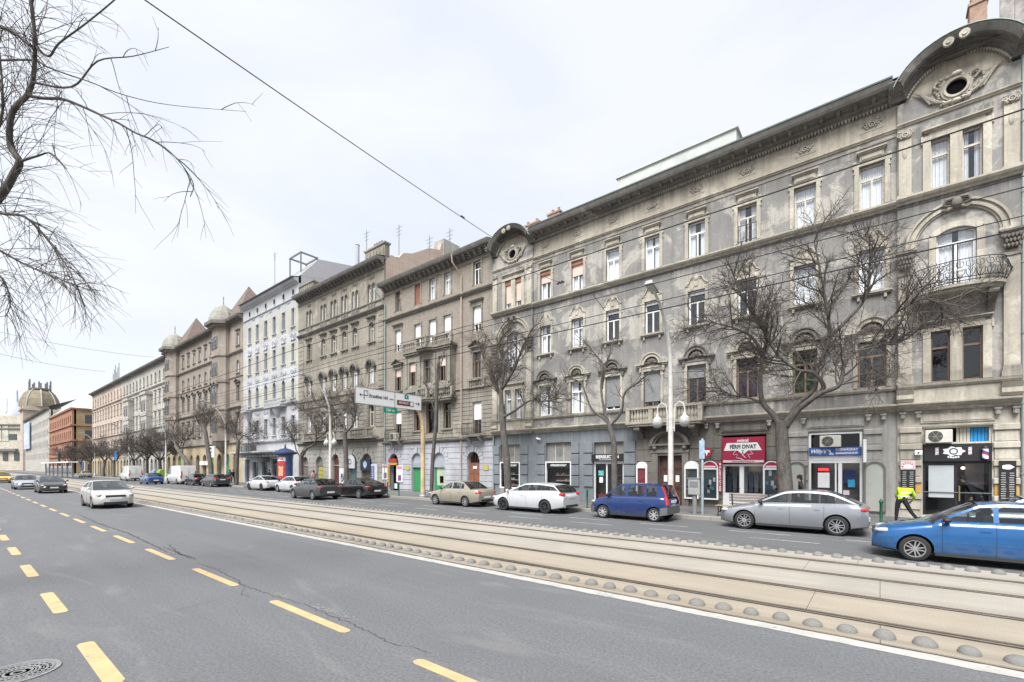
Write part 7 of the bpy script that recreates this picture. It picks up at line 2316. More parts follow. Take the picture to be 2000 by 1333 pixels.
def car(label, name, W0, S, paint_m, rot=0.0, rim=C_RIM, group='cars in the street', plate='', trim=None, glassm=C_GLASS, spokes=5):
    """front end points to -x. S: dims and the side profile"""
    L, Wd, H = S['L'], S['W'], S['H']
    hw = Wd / 2
    root = thing(name, label, 'van' if S.get('van') else 'car', W0, group)
    root.rotation_euler.z = rot
    lo = Vector(W0)
    def B(m, nm, mats, parent=root, smooth=True, sharp=40):
        me = m.mesh(nm, mats, smooth, sharp)
        o = bpy.data.objects.new(nm, me)
        COL.objects.link(o)
        o.parent = parent
        return o
    r = S['r']
    xf = -L / 2 + S['fo']
    xr = xf + S['wb']
    zb = S.get('zb', .20)
    top = S['top']                       # bonnet / belt / tail line of the lower body
    xA, zA = S['A']
    xF, zF = S['F']
    xR, zR = S['R']
    xC, zC = S['C']
    def wid(x):
        f = max(0.0, 1 - (x + L / 2) / .62)
        b = max(0.0, 1 - (L / 2 - x) / .40)
        return hw * (1 - .36 * f ** 2.6 - .13 * b ** 2.2)
    def bot(x):
        f = max(0.0, 1 - (x + L / 2) / .5)
        b = max(0.0, 1 - (L / 2 - x) / .6)
        return zb + .05 * f + .12 * b
    def ztop(x): return smooth_list(top, x, .05)
    def section(x):
        w_, z0, zt = wid(x), bot(x), ztop(x)
        cabin = xA + .02 < x < xC - .02
        zs = zt if cabin else zt - .035
        hgt = zs - z0
        cr = 0 if cabin else .02
        P = [(0, z0), (.80 * w_, z0), (.945 * w_, z0 + .05), (.985 * w_, z0 + .28 * hgt), (w_, z0 + .52 * hgt), (.992 * w_, z0 + .70 * hgt), (.975 * w_, z0 + .86 * hgt), (.945 * w_, zs - .025), (.905 * w_, zs), (.60 * w_, zt + cr * .7), (0, zt + cr)]
        return P
    xs = [-L / 2, -L / 2 + .03, -L / 2 + .08, -L / 2 + .16, -L / 2 + .28, -L / 2 + .42]
    x = -L / 2 + .55
    while x < L / 2 - .5:
        xs.append(x)
        x += .14
    xs += [L / 2 - .42, L / 2 - .28, L / 2 - .16, L / 2 - .08, L / 2 - .03, L / 2]
    for q in (xA, xC):
        xs += [q - .03, q + .03] if q < L / 2 - .1 else []
    xs = sorted(set(round(v, 4) for v in xs))
    m = MB()
    rows = []
    for x in xs:
        P = section(x)
        ring = [(x, y, z) for y, z in P] + [(x, -y, z) for y, z in reversed(P[1:-1])]
        rows.append(ring)
    n = len(rows[0])
    m.v = [p for rw in rows for p in rw]
    for i in range(len(xs) - 1):
        xm = (xs[i] + xs[i + 1]) / 2
        for j in range(n):
            k = (j + 1) % n
            inner = xA < xm < xC and j in (8, 9, 10, 11)
            m.f.append((i * n + j, (i + 1) * n + j, (i + 1) * n + k, i * n + k))
            m.mi.append(1 if inner or j in (0, 19) else 0)
    m.f.append(tuple(range(n)))
    m.mi.append(0)
    m.f.append(tuple(range(len(xs) * n - 1, (len(xs) - 1) * n - 1, -1)))
    m.mi.append(0)
    body = B(m, 'body', [paint_m, C_INT])
    # wheel arches cut out of the shell
    cut = MB()
    for ax in (xf, xr):
        for s in (-1, 1):
            cut.lathe([(r + .05, -.17), (r + .05, .17)], (ax, s * (hw - .11), r + .01), 20, axis='y')
    cme = cut.mesh('cut', C_INT)
    co = bpy.data.objects.new('cut', cme)
    COL.objects.link(co)
    co.parent = root
    md = body.modifiers.new('arch', 'BOOLEAN')
    md.object = co
    md.operation = 'DIFFERENCE'
    md.solver = 'EXACT'
    md.material_mode = 'TRANSFER'
    dg = bpy.context.evaluated_depsgraph_get()
    dg.update()
    nm_ = bpy.data.meshes.new_from_object(body.evaluated_get(dg))
    body.modifiers.clear()
    body.data = nm_
    nm_.polygons.foreach_set('use_smooth', [True] * len(nm_.polygons))
    nm_.set_sharp_from_angle(angle=R(38))
    bpy.data.objects.remove(co)
    # ---- greenhouse
    yr_ = S.get('yr', .70) * hw
    Rc = S.get('Rc', .03)
    def roof(x):
        if x <= xF: return zA + (zF - zA) * max(0, (x - xA) / (xF - xA)) ** .92
        if x >= xR: return zR + (zC - zR) * min(1, (x - xR) / max(.02, xC - xR)) ** 1.15
        u = (x - xF) / (xR - xF)
        return zF + (zR - zF) * u + Rc * 4 * u * (1 - u)
    def belt(x): return ztop(x)
    def yside(x, z):
        b_, t_ = belt(x), max(zF, zR)
        u = min(1, max(0, (z - b_) / max(.05, H - b_)))
        return .90 * wid(x) + (yr_ - .90 * hw) * u ** 1.25
    wins_ = S['win']
    cols = sorted(set([round(xA + .02, 3), round(xC - .01, 3)] + [round(v, 3) for ab in wins_ for v in ab] + [round(xA + (xC - xA) * k / 26, 3) for k in range(1, 26)]))
    rail = .06
    for s in (-1, 1):
        fm = MB()
        for i in range(len(cols) - 1):
            xa_, xb_ = cols[i], cols[i + 1]
            xm = (xa_ + xb_) / 2
            lv = []
            for x in (xa_, xb_):
                b_, t_ = belt(x), roof(x)
                t_ = max(t_, b_ + .004)
                lo_ = min(b_ + .035, (b_ + t_) / 2)
                hi_ = max(t_ - rail, lo_)
                lv.append([b_ - .01, lo_, hi_, t_])
            inwin = any(a_ < xm < c_ for a_, c_ in wins_)
            for q in range(3):
                if q == 1 and inwin: continue
                fm.add([(xa_, s * yside(xa_, lv[0][q]), lv[0][q]), (xb_, s * yside(xb_, lv[1][q]), lv[1][q]), (xb_, s * yside(xb_, lv[1][q + 1]), lv[1][q + 1]), (xa_, s * yside(xa_, lv[0][q + 1]), lv[0][q + 1])], [(0, 1, 2, 3)], 1 if q == 1 and not S.get('van') and xm < S.get('pillar_x', 9) else 0)
        B(fm, 'side_frame', [paint_m, C_TRIM if S.get('blackpillar', True) else paint_m], root)
        for a_, c_ in wins_:
            g = MB()
            cc = [x for x in cols if a_ - 1e-6 <= x <= c_ + 1e-6]
            vs = []
            for x in cc:
                b_, t_ = belt(x), roof(x)
                lo_ = min(b_ + .035, (b_ + t_) / 2)
                hi_ = max(t_ - rail, lo_ + .001)
                vs += [(x, s * (yside(x, lo_) - .012), lo_), (x, s * (yside(x, hi_) - .012), hi_)]
            g.add(vs, [(2 * i, 2 * i + 2, 2 * i + 3, 2 * i + 1) for i in range(len(cc) - 1)])
            B(g, 'side_window', glassm, root)
    rf = MB()
    nx, ny = 9, 8
    vs = []
    for i in range(nx + 1):
        x = xF + (xR - xF) * i / nx
        for j in range(ny + 1):
            v = -1 + 2 * j / ny
            ye = yside(x, roof(x))
            vs.append((x, ye * v, roof(x) + .035 * (1 - abs(v) ** 2.5)))
    rf.add(vs, [(i * (ny + 1) + j, (i + 1) * (ny + 1) + j, (i + 1) * (ny + 1) + j + 1, i * (ny + 1) + j + 1) for i in range(nx) for j in range(ny)])
    B(rf, 'roof', paint_m)
    def screen(nm, xa_, za_, xb_, zb_, bulge, mm):
        g = MB()
        K, J = 6, 8
        vs = []
        for i in range(K + 1):
            u = i / K
            x = xa_ + (xb_ - xa_) * u
            z = roof(x)
            ye = yside(x, z) - .002
            for j in range(J + 1):
                v = -1 + 2 * j / J
                vs.append((x + bulge * (1 - v * v) * (1 - .6 * u), ye * v, z + .03 * (1 - v * v) * u))
        g.add(vs, [(i * (J + 1) + j, (i + 1) * (J + 1) + j, (i + 1) * (J + 1) + j + 1, i * (J + 1) + j + 1) for i in range(K) for j in range(J)])
        return B(g, nm, mm)
    screen('windscreen', xA, zA, xF, zF, -.13, glassm)
    if not S.get('van'): screen('rear_window', xC, zC, xR, zR, .07, C_GLASSD)
    else:
        screen('rear_panel', xC, zC, xR, zR, .01, paint_m)
    # seats seen through the glass
    for x_ in ((xF + .15), (xF + 1.05)) if not S.get('van') else (xF + .2,):
        for s in (-1, 1):
            st = MB().bbox(x_ - .05, x_ + .12, s * .36 * 1 - .2, s * .36 + .2, ztop(x_) - .25, ztop(x_) + .18, .03)
            st.ball((x_ + .05, s * .36, ztop(x_) + .27), .05, .12, .09)
            B(st, 'seat', C_INT)
    dsh = MB().ball((xA + .62, -.36, ztop(xA + .6) + .06), .02, .17, .17, 10, 6)
    B(dsh, 'steering_wheel', C_INT)
    # ---- wheels
    tyre = MB().lathe([(r * .62, -.095), (r * .86, -.105), (r * .97, -.085), (r, -.05), (r, .05), (r * .97, .085), (r * .86, .105), (r * .62, .095), (r * .62, -.095)], (0, 0, 0), 28, axis='y', cap=False).mesh('wheel', C_TYRE, True)
    rm = MB().lathe([(r * .10, -.070), (r * .14, -.085), (r * .60, -.060), (r * .66, -.098), (r * .68, -.09)], (0, 0, 0), 28, axis='y') if False else MB()
    rm.lathe([(r * .59, -.02), (r * .63, -.098), (r * .68, -.100), (r * .69, -.08)], (0, 0, 0), 28, axis='y', cap=False)
    rm.lathe([(0, -.088), (r * .13, -.088), (r * .16, -.075), (r * .16, -.02)], (0, 0, 0), 12, axis='y')
    for k in range(spokes):
        a = 2 * PI * k / spokes
        for da in ((-.16, .16) if spokes == 5 else (0,)):
            p, q = Vector((math.cos(a), 0, math.sin(a))), Vector((-math.sin(a), 0, math.cos(a)))
            i0, i1 = p * (r * .10) + q * da * r * .35, p * (r * .62) + q * da * r * .9
            wq = r * (.05 if spokes == 5 else .085)
            rm.add([tuple(i0 - q * wq + Vector((0, -.085, 0))), tuple(i0 + q * wq + Vector((0, -.085, 0))), tuple(i1 + q * wq * .8 + Vector((0, -.09, 0))), tuple(i1 - q * wq * .8 + Vector((0, -.09, 0))),
                    tuple(i0 - q * wq + Vector((0, -.05, 0))), tuple(i0 + q * wq + Vector((0, -.05, 0))), tuple(i1 + q * wq * .8 + Vector((0, -.05, 0))), tuple(i1 - q * wq * .8 + Vector((0, -.05, 0)))], [(0, 3, 2, 1), (0, 1, 5, 4), (2, 3, 7, 6), (1, 2, 6, 5), (3, 0, 4, 7)])
    rim_me = rm.mesh('rim', rim, False)
    back = MB().lathe([(0, -.015), (r * .64, -.015)], (0, 0, 0), 20, axis='y').mesh('brake_disc', C_TRIM)
    for ax in (xf, xr):
        for s in (-1, 1):
            o = bpy.data.objects.new('wheel', tyre)
            COL.objects.link(o)
            o.parent = root
            o.location = (ax, s * (hw - .105), r)
            o.rotation_euler.z = 0 if s < 0 else PI
            for nm2, me2 in (('rim', rim_me), ('brake_disc', back)):
                q = bpy.data.objects.new(nm2, me2)
                COL.objects.link(q)
                q.parent = o
    # ---- lights, mirrors, plates, seams
    zh = S.get('zh', .66)
    for s in (-1, 1):
        hl = MB().ball((-L / 2 + .26, s * (wid(-L / 2 + .26) - .13), zh), .22, .125, .065, 12, 7)
        B(hl, 'headlight', C_LENS)
        tl = MB()
        if S.get('tall_tail'):
            z0, z1 = S['tall_tail']
            K = 8
            vs = []
            for i in range(K + 1):
                z = z0 + (z1 - z0) * i / K
                ud = min(1, max(0, (zC - z) / .2))
                xx = xC + (L / 2 - xC) * ud + .012 if z < zC else xC + (xR - xC) * (z - zC) / max(.01, zR - zC) + .012
                yy_ = wid(min(xx, L / 2) - .06) * (.905 + .075 * ud) + .004 if z < zC else yside(min(xx, xC), z) + .006
                vs += [(xx - .16, s * (yy_ + .008), z), (xx + .01, s * (yy_ - .005), z), (xx + .02, s * (yy_ - .14), z)]
            tl.add(vs, [(3 * i + a, 3 * i + a + 1, 3 * i + a + 4, 3 * i + a + 3) for i in range(K) for a in (0, 1)])
        else:
            zt_ = S.get('zt', .84)
            tl.ball((L / 2 - .165, s * (wid(L / 2 - .15) - .19), zt_), .185, .205, S.get('th', .085), 12, 7)
        B(tl, 'tail_light', C_RED)
        mi_ = MB().ball((xA + .22, s * (hw + .06), belt(xA + .2) + .07), .085, .10, .065, 10, 6)
        mi_.box(xA + .20, xA + .26, s * hw - .08 if s > 0 else -hw - .04, s * hw + .04 if s > 0 else -hw + .08, belt(xA + .2) - .01, belt(xA + .2) + .03)
        B(mi_, 'door_mirror', C_TRIM if S.get('blackmirror') else paint_m)
        for xh in S.get('handles', []):
            zz = bot(xh) + .78 * (ztop(xh) - bot(xh))
            hd = MB().bbox(xh - .09, xh + .09, -.012, .014, zz - .014, zz + .014, .006)
            hd.v = [(x, s * (wid(xh) * .985) + s * abs(y) * (1), z) for x, y, z in hd.v]
            B(hd, 'door_handle', paint_m)
        for xd in S.get('doors', []):
            sd = MB()
            sec = section(xd)[2:9]
            sd.tube([(xd, s * (y + .0005), z) for y, z in sec], .0045, 4)
            B(sd, 'door_seam', C_TRIM, smooth=False)
        sl = MB().box(xf + r + .06, xr - r - .06, s * (hw * .955) - .02, s * (hw * .955) + .02, zb - .015, zb + .06)
        B(sl, 'sill', C_TRIM, smooth=False)
    g = MB().bbox(-L / 2 - .012, -L / 2 + .06, -.42, .42, zh - .12, zh - .01, .01)
    B(g, 'grille', C_TRIM, smooth=False)
    g = MB().bbox(-L / 2 - .014, -L / 2 + .08, -.50, .50, zb + .05, zb + .19, .01)
    B(g, 'air_intake', C_TRIM, smooth=False)
    pz = S.get('pz', .70)
    for x_, z_ in ((-L / 2 - .022, zh - .19), (L / 2 + .004, pz)):
        pl_ = MB().bbox(x_, x_ + .02, -.26, .26, z_ - .055, z_ + .055, .003)
        o = B(pl_, 'number_plate', C_PLATE, smooth=False)
    g = MB().bbox(L / 2 - .05, L / 2 + .008, -hw * .62, hw * .62, bot(L / 2) + .01, bot(L / 2) + .12, .01)
    B(g, 'rear_diffuser', C_TRIM, smooth=False)
    if trim == 'bumpers':
        for e in (-1, 1):
            bm2 = MB()
            xx = [x for x in xs if (x < -L / 2 + .36 if e < 0 else x > L / 2 - .42)]
            vs = []
            for x in xx:
                w_, z0 = wid(x), bot(x)
                vs += [(x, -(w_ + .012), z0 - .01), (x, -(w_ + .016), z0 + .16), (x, -(w_ + .005), z0 + .30), (x, w_ + .005, z0 + .30), (x, w_ + .016, z0 + .16), (x, w_ + .012, z0 - .01)]
            bm2.add(vs, [(6 * i + a, 6 * i + 6 + a, 6 * i + 7 + a, 6 * i + 1 + a) for i in range(len(xx) - 1) for a in (0, 1, 3, 4)])
            q = 0 if e < 0 else (len(xx) - 1) * 6
            xe = xx[0] - .012 if e < 0 else xx[-1] + .012
            o2 = [(xe, v[1], v[2]) for v in vs[q:q + 6]]
            bm2.add(o2, [(0, 1, 4, 5), (1, 2, 3, 4)])
            B(bm2, 'bumper', C_GREYP)
    if S.get('van'):
        for s in (-1, 1):
            for xd in S['panel']:
                sd = MB().tube([(xd, s * (yside(xd, z) + .003), z) for z in (belt(xd), belt(xd) + .3, belt(xd) + .7, roof(xd) - .05)], .005, 4)
                B(sd, 'panel_seam', C_GREYP, smooth=False)
        B(MB().box(L / 2 - .02, L / 2 + .006, -.006, .006, .5, H - .2), 'door_seam', C_TRIM, smooth=False)
    return root
HATCH = dict(L=4.42, W=1.80, H=1.44, r=.325, fo=.87, wb=2.73, zb=.19, top=[(-2.21, .56), (-2.13, .66), (-1.9, .76), (-1.2, .90), (-.95, .95), (0, .98), (1.0, 1.00), (1.75, 1.02), (2.05, 1.0), (2.16, .96), (2.21, .84)],
             A=(-1.02, .95), F=(-.10, 1.375), R=(1.22, 1.375), C=(1.98, 1.03), win=[(-.92, .02), (.12, .90), (.95, 1.36)], doors=[-1.0, .07, 1.05], handles=[-.20, .86], zh=.66, zt=.86, pz=.52, Rc=.045, blackmirror=True, pillar_x=9)
MINI = dict(L=3.54, W=1.58, H=1.54, r=.285, fo=.70, wb=2.30, zb=.20, top=[(-1.77, .60), (-1.68, .74), (-1.4, .86), (-.95, .97), (0, .99), (1.0, 1.0), (1.6, 1.0), (1.72, .96), (1.77, .80)],
            A=(-1.02, .96), F=(-.32, 1.48), R=(1.52, 1.46), C=(1.70, 1.0), win=[(-.92, -.05), (.10, .80), (.90, 1.32)], doors=[-.78, .02, .86], handles=[-.18, .68], zh=.72, tall_tail=(.68, 1.44), pz=.82, Rc=.05, yr=.76, blackmirror=True, blackpillar=False)
ESTATE = dict(L=4.53, W=1.77, H=1.48, r=.325, fo=.93, wb=2.60, zb=.19, top=[(-2.265, .52), (-2.2, .62), (-1.9, .76), (-1.3, .93), (-1.0, .99), (0, 1.02), (1.0, 1.06), (1.85, 1.08), (2.1, 1.02), (2.2, .92), (2.265, .80)],
              A=(-1.22, .95), F=(-.05, 1.40), R=(1.72, 1.34), C=(2.12, 1.02), win=[(-1.02, .10), (.20, .98), (1.06, 1.66)], doors=[-1.0, .15, 1.1], handles=[-.12], zh=.68, zt=.94, th=.09, pz=.82, Rc=.05)
SALOON = dict(L=4.26, W=1.64, H=1.44, r=.295, fo=.80, wb=2.47, zb=.19, top=[(-2.13, .58), (-2.05, .68), (-1.8, .78), (-1.1, .92), (-.9, .95), (0, .97), (1.1, .98), (1.35, 1.0), (2.0, .99), (2.09, .92), (2.13, .76)],
              A=(-1.0, .94), F=(-.25, 1.37), R=(.85, 1.36), C=(1.50, 1.0), win=[(-.90, -.02), (.07, .72), (.76, .98)], doors=[-.85, .02, .8], handles=[-.15, .66], zh=.68, zt=.80, th=.13, pz=.55, Rc=.05, blackpillar=False, blackmirror=True)
COUPE = dict(L=4.70, W=1.83, H=1.41, r=.335, fo=.90, wb=2.80, zb=.18, top=[(-2.35, .54), (-2.26, .66), (-2.0, .75), (-1.3, .90), (-1.0, .94), (0, .96), (1.2, .98), (1.9, 1.0), (2.2, .98), (2.3, .92), (2.35, .78)],
             A=(-1.08, .94), F=(-.15, 1.345), R=(.70, 1.34), C=(2.0, 1.0), win=[(-.95, .05), (.14, .95), (1.0, 1.32)], doors=[-1.0, .10], handles=[-.1], zh=.64, zt=.84, th=.075, pz=.56, Rc=.045)
ONCOM = dict(L=4.45, W=1.74, H=1.49, r=.31, fo=.90, wb=2.70, zb=.18, top=[(-2.22, .60), (-2.14, .70), (-1.95, .80), (-1.35, .98), (-1.15, 1.02), (0, 1.03), (1.5, 1.06), (2.0, 1.04), (2.15, .95), (2.22, .80)],
             A=(-1.35, .98), F=(-.2, 1.43), R=(1.0, 1.40), C=(2.0, 1.05), win=[(-1.15, -.02), (.08, .92), (1.0, 1.35)], doors=[-1.05, .02, 1.0], handles=[-.2, .8], zh=.74, zt=.95, pz=.75, Rc=.05)
VAN = dict(L=5.9, W=2.02, H=2.45, r=.34, fo=1.0, wb=3.7, zb=.25, top=[(-2.95, .70), (-2.85, .95), (-2.5, 1.10), (-2.1, 1.22), (0, 1.24), (2.8, 1.24), (2.95, 1.22)],
           A=(-2.25, 1.2), F=(-1.35, 2.25), R=(2.75, 2.38), C=(2.93, 1.24), win=[(-2.05, -.95)], doors=[-1.9, -.8, .5], handles=[-.95], zh=.85, tall_tail=(.85, 1.7), pz=.75, Rc=.08, yr=.86, van=True, panel=[-.8, .5, 1.7])
P_GREY = paint('mountain_grey_paint', (.30, .315, .34), .55, .30)
P_SILV = paint('pale_silver_paint', (.40, .42, .45), .5, .30)
P_NAVY = paint('royal_navy_paint', (.002, .022, .115), 0, .25)
P_WHITE = paint('white_car_paint', (.47, .48, .50), 0, .35)
P_CHAMP = paint('champagne_paint', (.36, .325, .26), .45, .32)
P_BLACK = paint('black_car_paint', (.012, .012, .014), .1, .2)
P_DGREY = paint('dark_grey_paint', (.05, .053, .056), .3, .3)
P_AZURE = paint('azure_blue_paint', (.005, .085, .25), .1, .25)
P_TAXI = paint('taxi_yellow_paint', (.60, .36, .01), 0, .35)
P_VAN = paint('van_white_paint', (.55, .55, .54), 0, .45)
P_BLUE2 = paint('mid_blue_paint', (.03, .09, .26), .2, .3)
P_PRI = paint('warm_silver_paint', (.52, .51, .48), .35, .32)
YK = 18.05
def parked(label, name, S, pm, px_, near=YK, **k):
    xw = ux(px_, near)
    return car(label, name, (xw - S['fo'] + S['L'] / 2, near + S['W'] / 2, 0), S, pm, **k)
parked('mountain grey hatchback parked before the blue barbershop', 'parked_car', HATCH, P_GREY, 1453, 18.07, group='cars parked along the kerb')
car('pale silver car parked at the right edge before the black barbershop', 'parked_car', (3.15, 18.95, 0), HATCH, P_SILV, group='cars parked along the kerb')
parked('royal blue small boxy hatchback with grey bumpers', 'parked_car', MINI, P_NAVY, 1176.5, 17.99, group='cars parked along the kerb', trim='bumpers', rim=mat('worn_hubcap', (.40, .40, .39), .5, metal=.3), spokes=7)
parked('white estate car with dark wheels before the skate shop', 'parked_car', ESTATE, P_WHITE, 982, 17.95, group='cars parked along the kerb', rim=C_RIMD)
parked('champagne saloon parked before the brown arched door', 'parked_car', SALOON, P_CHAMP, 849.5, 18.15, group='cars parked along the kerb', spokes=7)
parked('black fastback saloon parked before the navy shield sign', 'parked_car', COUPE, P_BLACK, 657.6, 18.05, group='cars parked along the kerb')
parked('white fastback car parked before the poster column', 'parked_car', COUPE, P_WHITE, 485.3, 18.3, group='cars parked along the kerb', rim=C_RIMD)
parked('white hatchback parked between poster column and globe lamp', 'parked_car', HATCH, P_WHITE, 541, 18.4, group='cars parked along the kerb')
car('dark grey estate parked behind the white fastback car', 'parked_car', (-58.95, 19.1, 0), ESTATE, P_DGREY, group='cars parked along the kerb')
car('black saloon parked between the white van and the dark estate', 'parked_car', (-64.8, 19.0, 0), SALOON, P_BLACK, group='cars parked along the kerb')
car('large white delivery van parked by the ochre shops', 'parked_van', (-71.6, 19.25, 0), VAN, P_VAN, group='vans on the far side')
car('small blue car driving past the large white van', 'driving_car', (ux(288, 16.2), 16.6, 0), HATCH, P_BLUE2, group='cars driving on the far carriageway')
car('white van seen from behind further down the far carriageway', 'driving_van', (-93.5, 18.4, 0), VAN, P_VAN, group='vans on the far side')
car('tan car far down the street by the tram stop', 'parked_car', (-128, 17.8, 0), SALOON, P_CHAMP, group='cars parked along the kerb')
car('azure blue car driving past at the right edge', 'driving_car', (1.98, 15.28, 0), SALOON, P_AZURE, group='cars driving on the far carriageway')
car('dark grey car driving past the white parked cars', 'driving_car', (-31.2, 16.3, 0), HATCH, P_DGREY, group='cars driving on the far carriageway')
for xx, yy, S_, pm, lb, nm in ((-34.25, 5.66, ONCOM, P_PRI, 'silver hatchback driving towards the viewer in the near lane', 'driving_car'), (-56.5, 5.6, ESTATE, P_BLACK, 'black car driving towards the viewer behind the silver hatchback', 'driving_car'),
                               (-67.5, 4.9, HATCH, P_SILV, 'silver blue car partly hidden behind the oncoming black car', 'driving_car'), (-96, 4.7, ESTATE, P_TAXI, 'yellow taxi at the far left of the road', 'driving_taxi')):
    o = car(lb, nm, (xx, yy, 0), S_, pm, rot=PI, group='cars driving towards the viewer')
    if nm == 'driving_taxi':
        q = MB().bbox(-.12, .12, -.3, .3, 1.43, 1.58, .02).mesh('taxi_sign', mat('taxi_lamp', (.6, .45, .05), .4))
        q = bpy.data.objects.new('taxi_sign', q)
        COL.objects.link(q)
        q.parent = o
# ============================================================ bare trees
def bark(name, c):
    m, n, l, b = _new(name)
    b.inputs['Roughness'].default_value = .95
    b.inputs['Specular IOR Level'].default_value = .15
    p = _pos(n, l, (1, 1, .35))
    f = _noise(n, l, p, 14, 6, .7, .6)
    f2 = _noise(n, l, _pos(n, l), 2.0, 5, .6)
    col = _mix(n, l, _ramp(n, l, f, .35, .68), mul(c, .5), mul(c, 1.25))
    col = _mix(n, l, _ramp(n, l, f2, .5, .7, (0, 0, 0, 1), (.4, .4, .4, 1)), col, (c[0] * 1.7, c[1] * 1.75, c[2] * 1.65))
    l.new(col, b.inputs['Base Color'])
    _bump(n, l, b, f, .9, .03)
    return m
BARK = bark('dark_bark', (.115, .105, .096))
TWIG = mat('twig_bark', (.098, .086, .077), .95, var=.25, scale=2, spec=.1)
def rdir(r):
    while True:
        v = Vector((r.uniform(-1, 1), r.uniform(-1, 1), r.uniform(-1, 1)))
        if .1 < v.length < 1: return v.normalized()
def path(r, p, d, L, n, wob, up, droop=0.0):
    P = [Vector(p)]
    d = Vector(d).normalized()
    for i in range(n):
        d = (d + rdir(r) * wob + Vector((0, 0, up - droop * i / n))).normalized()
        P.append(P[-1] + d * (L / n))
    return P
def sprout(m, r, P, rad, lvl, cfg, lo=.25):
    """side shoots along polyline P"""
    c = cfg[lvl]
    Ls = [0]
    for i in range(len(P) - 1): Ls.append(Ls[-1] + (P[i + 1] - P[i]).length)
    tot = Ls[-1]
    n = max(1, int(round(tot * c['den'] * r.uniform(.8, 1.2))))
    for k in range(n):
        s = tot * (lo + (1 - lo) * (k + r.random()) / n)
        s = min(s, tot * .999)
        i = max(j for j in range(len(P) - 1) if Ls[j] <= s)
        u = (s - Ls[i]) / max(1e-6, Ls[i + 1] - Ls[i])
        p = P[i].lerp(P[i + 1], u)
        t = (P[i + 1] - P[i]).normalized()
        side = rdir(r)
        side = (side - t * side.dot(t)).normalized()
        a = r.uniform(*c['ang'])
        d = t * math.cos(a) + side * math.sin(a)
        d.z += c.get('lift', 0)
        L = r.uniform(*c['len']) * (1 - .35 * s / tot)
        q = path(r, p, d, L, c['n'], c['wob'], c['up'], c.get('droop', 0))
        r0 = min(c['r'], rad * .7)
        m.tube(q, [r0 + (c['r1'] - r0) * j / c['n'] for j in range(c['n'] + 1)], c['k'], cap=False)
        if lvl + 1 < len(cfg): sprout(m, r, q, r0, lvl + 1, cfg, .2)
def limb(m, pts, r0, r1, n=8, k=7):
    """smooth tube through guide points"""
    P = [Vector(p) for p in pts]
    out_ = []
    for i in range(len(P) - 1):
        a = P[max(i - 1, 0)]
        b, c = P[i], P[i + 1]
        d = P[min(i + 2, len(P) - 1)]
        for j in range(n):
            t = j / n
            out_.append(.5 * ((2 * b) + (c - a) * t + (2 * a - 5 * b + 4 * c - d) * t * t + (3 * b - a - 3 * c + d) * t ** 3))
    out_.append(P[-1])
    N = len(out_) - 1
    m.tube(out_, [r0 + (r1 - r0) * (i / N) ** .8 for i in range(N + 1)], k)
    return out_
CFG = [dict(den=3.5, ang=(.5, 1.25), len=(1.0, 2.4), n=5, wob=.22, up=.06, r=.035, r1=.010, k=4, lift=.15),
       dict(den=6.2, ang=(.4, 1.2), len=(.45, 1.2), n=4, wob=.30, up=.04, r=.014, r1=.006, k=3),
       dict(den=10.5, ang=(.4, 1.25), len=(.25, .75), n=2, wob=.3, up=.02, r=.0065, r1=.0035, k=3)]
def guided_tree(label, base, trunk, limbs, seed, cfg=CFG, r0=.25, name='bare_tree', spread=1.2, Y=21.0):
    """trunk and limbs follow guide points (px, py, dy) at depth Y + dy"""
    r = random.Random(seed)
    b = aty(trunk[0][0], trunk[0][1], Y)
    b.z = .15
    t = thing(name, label, 'tree', b, 'bare street trees')
    m = MB()
    tp = [aty(p[0], p[1], Y + (p[2] if len(p) > 2 else 0)) for p in trunk]
    tp[0].z = .0
    flare = [tp[0], tp[0].lerp(tp[1], .12)] + tp[1:]
    limb(m, flare, r0 * 1.2, r0 * .82, 6, 12)
    cr = MB()
    for L in limbs:
        pts = [aty(p[0], p[1], Y + p[2]) for p in L['p']]
        q = limb(m, pts, L['r'], L.get('r1', .03), 5, 8)
        sprout(cr, r, q, L['r'], 0, cfg, L.get('lo', .35))
    m.build('trunk', BARK, t, True, sharp=180)
    cr.build('crown', TWIG, t)
    return t
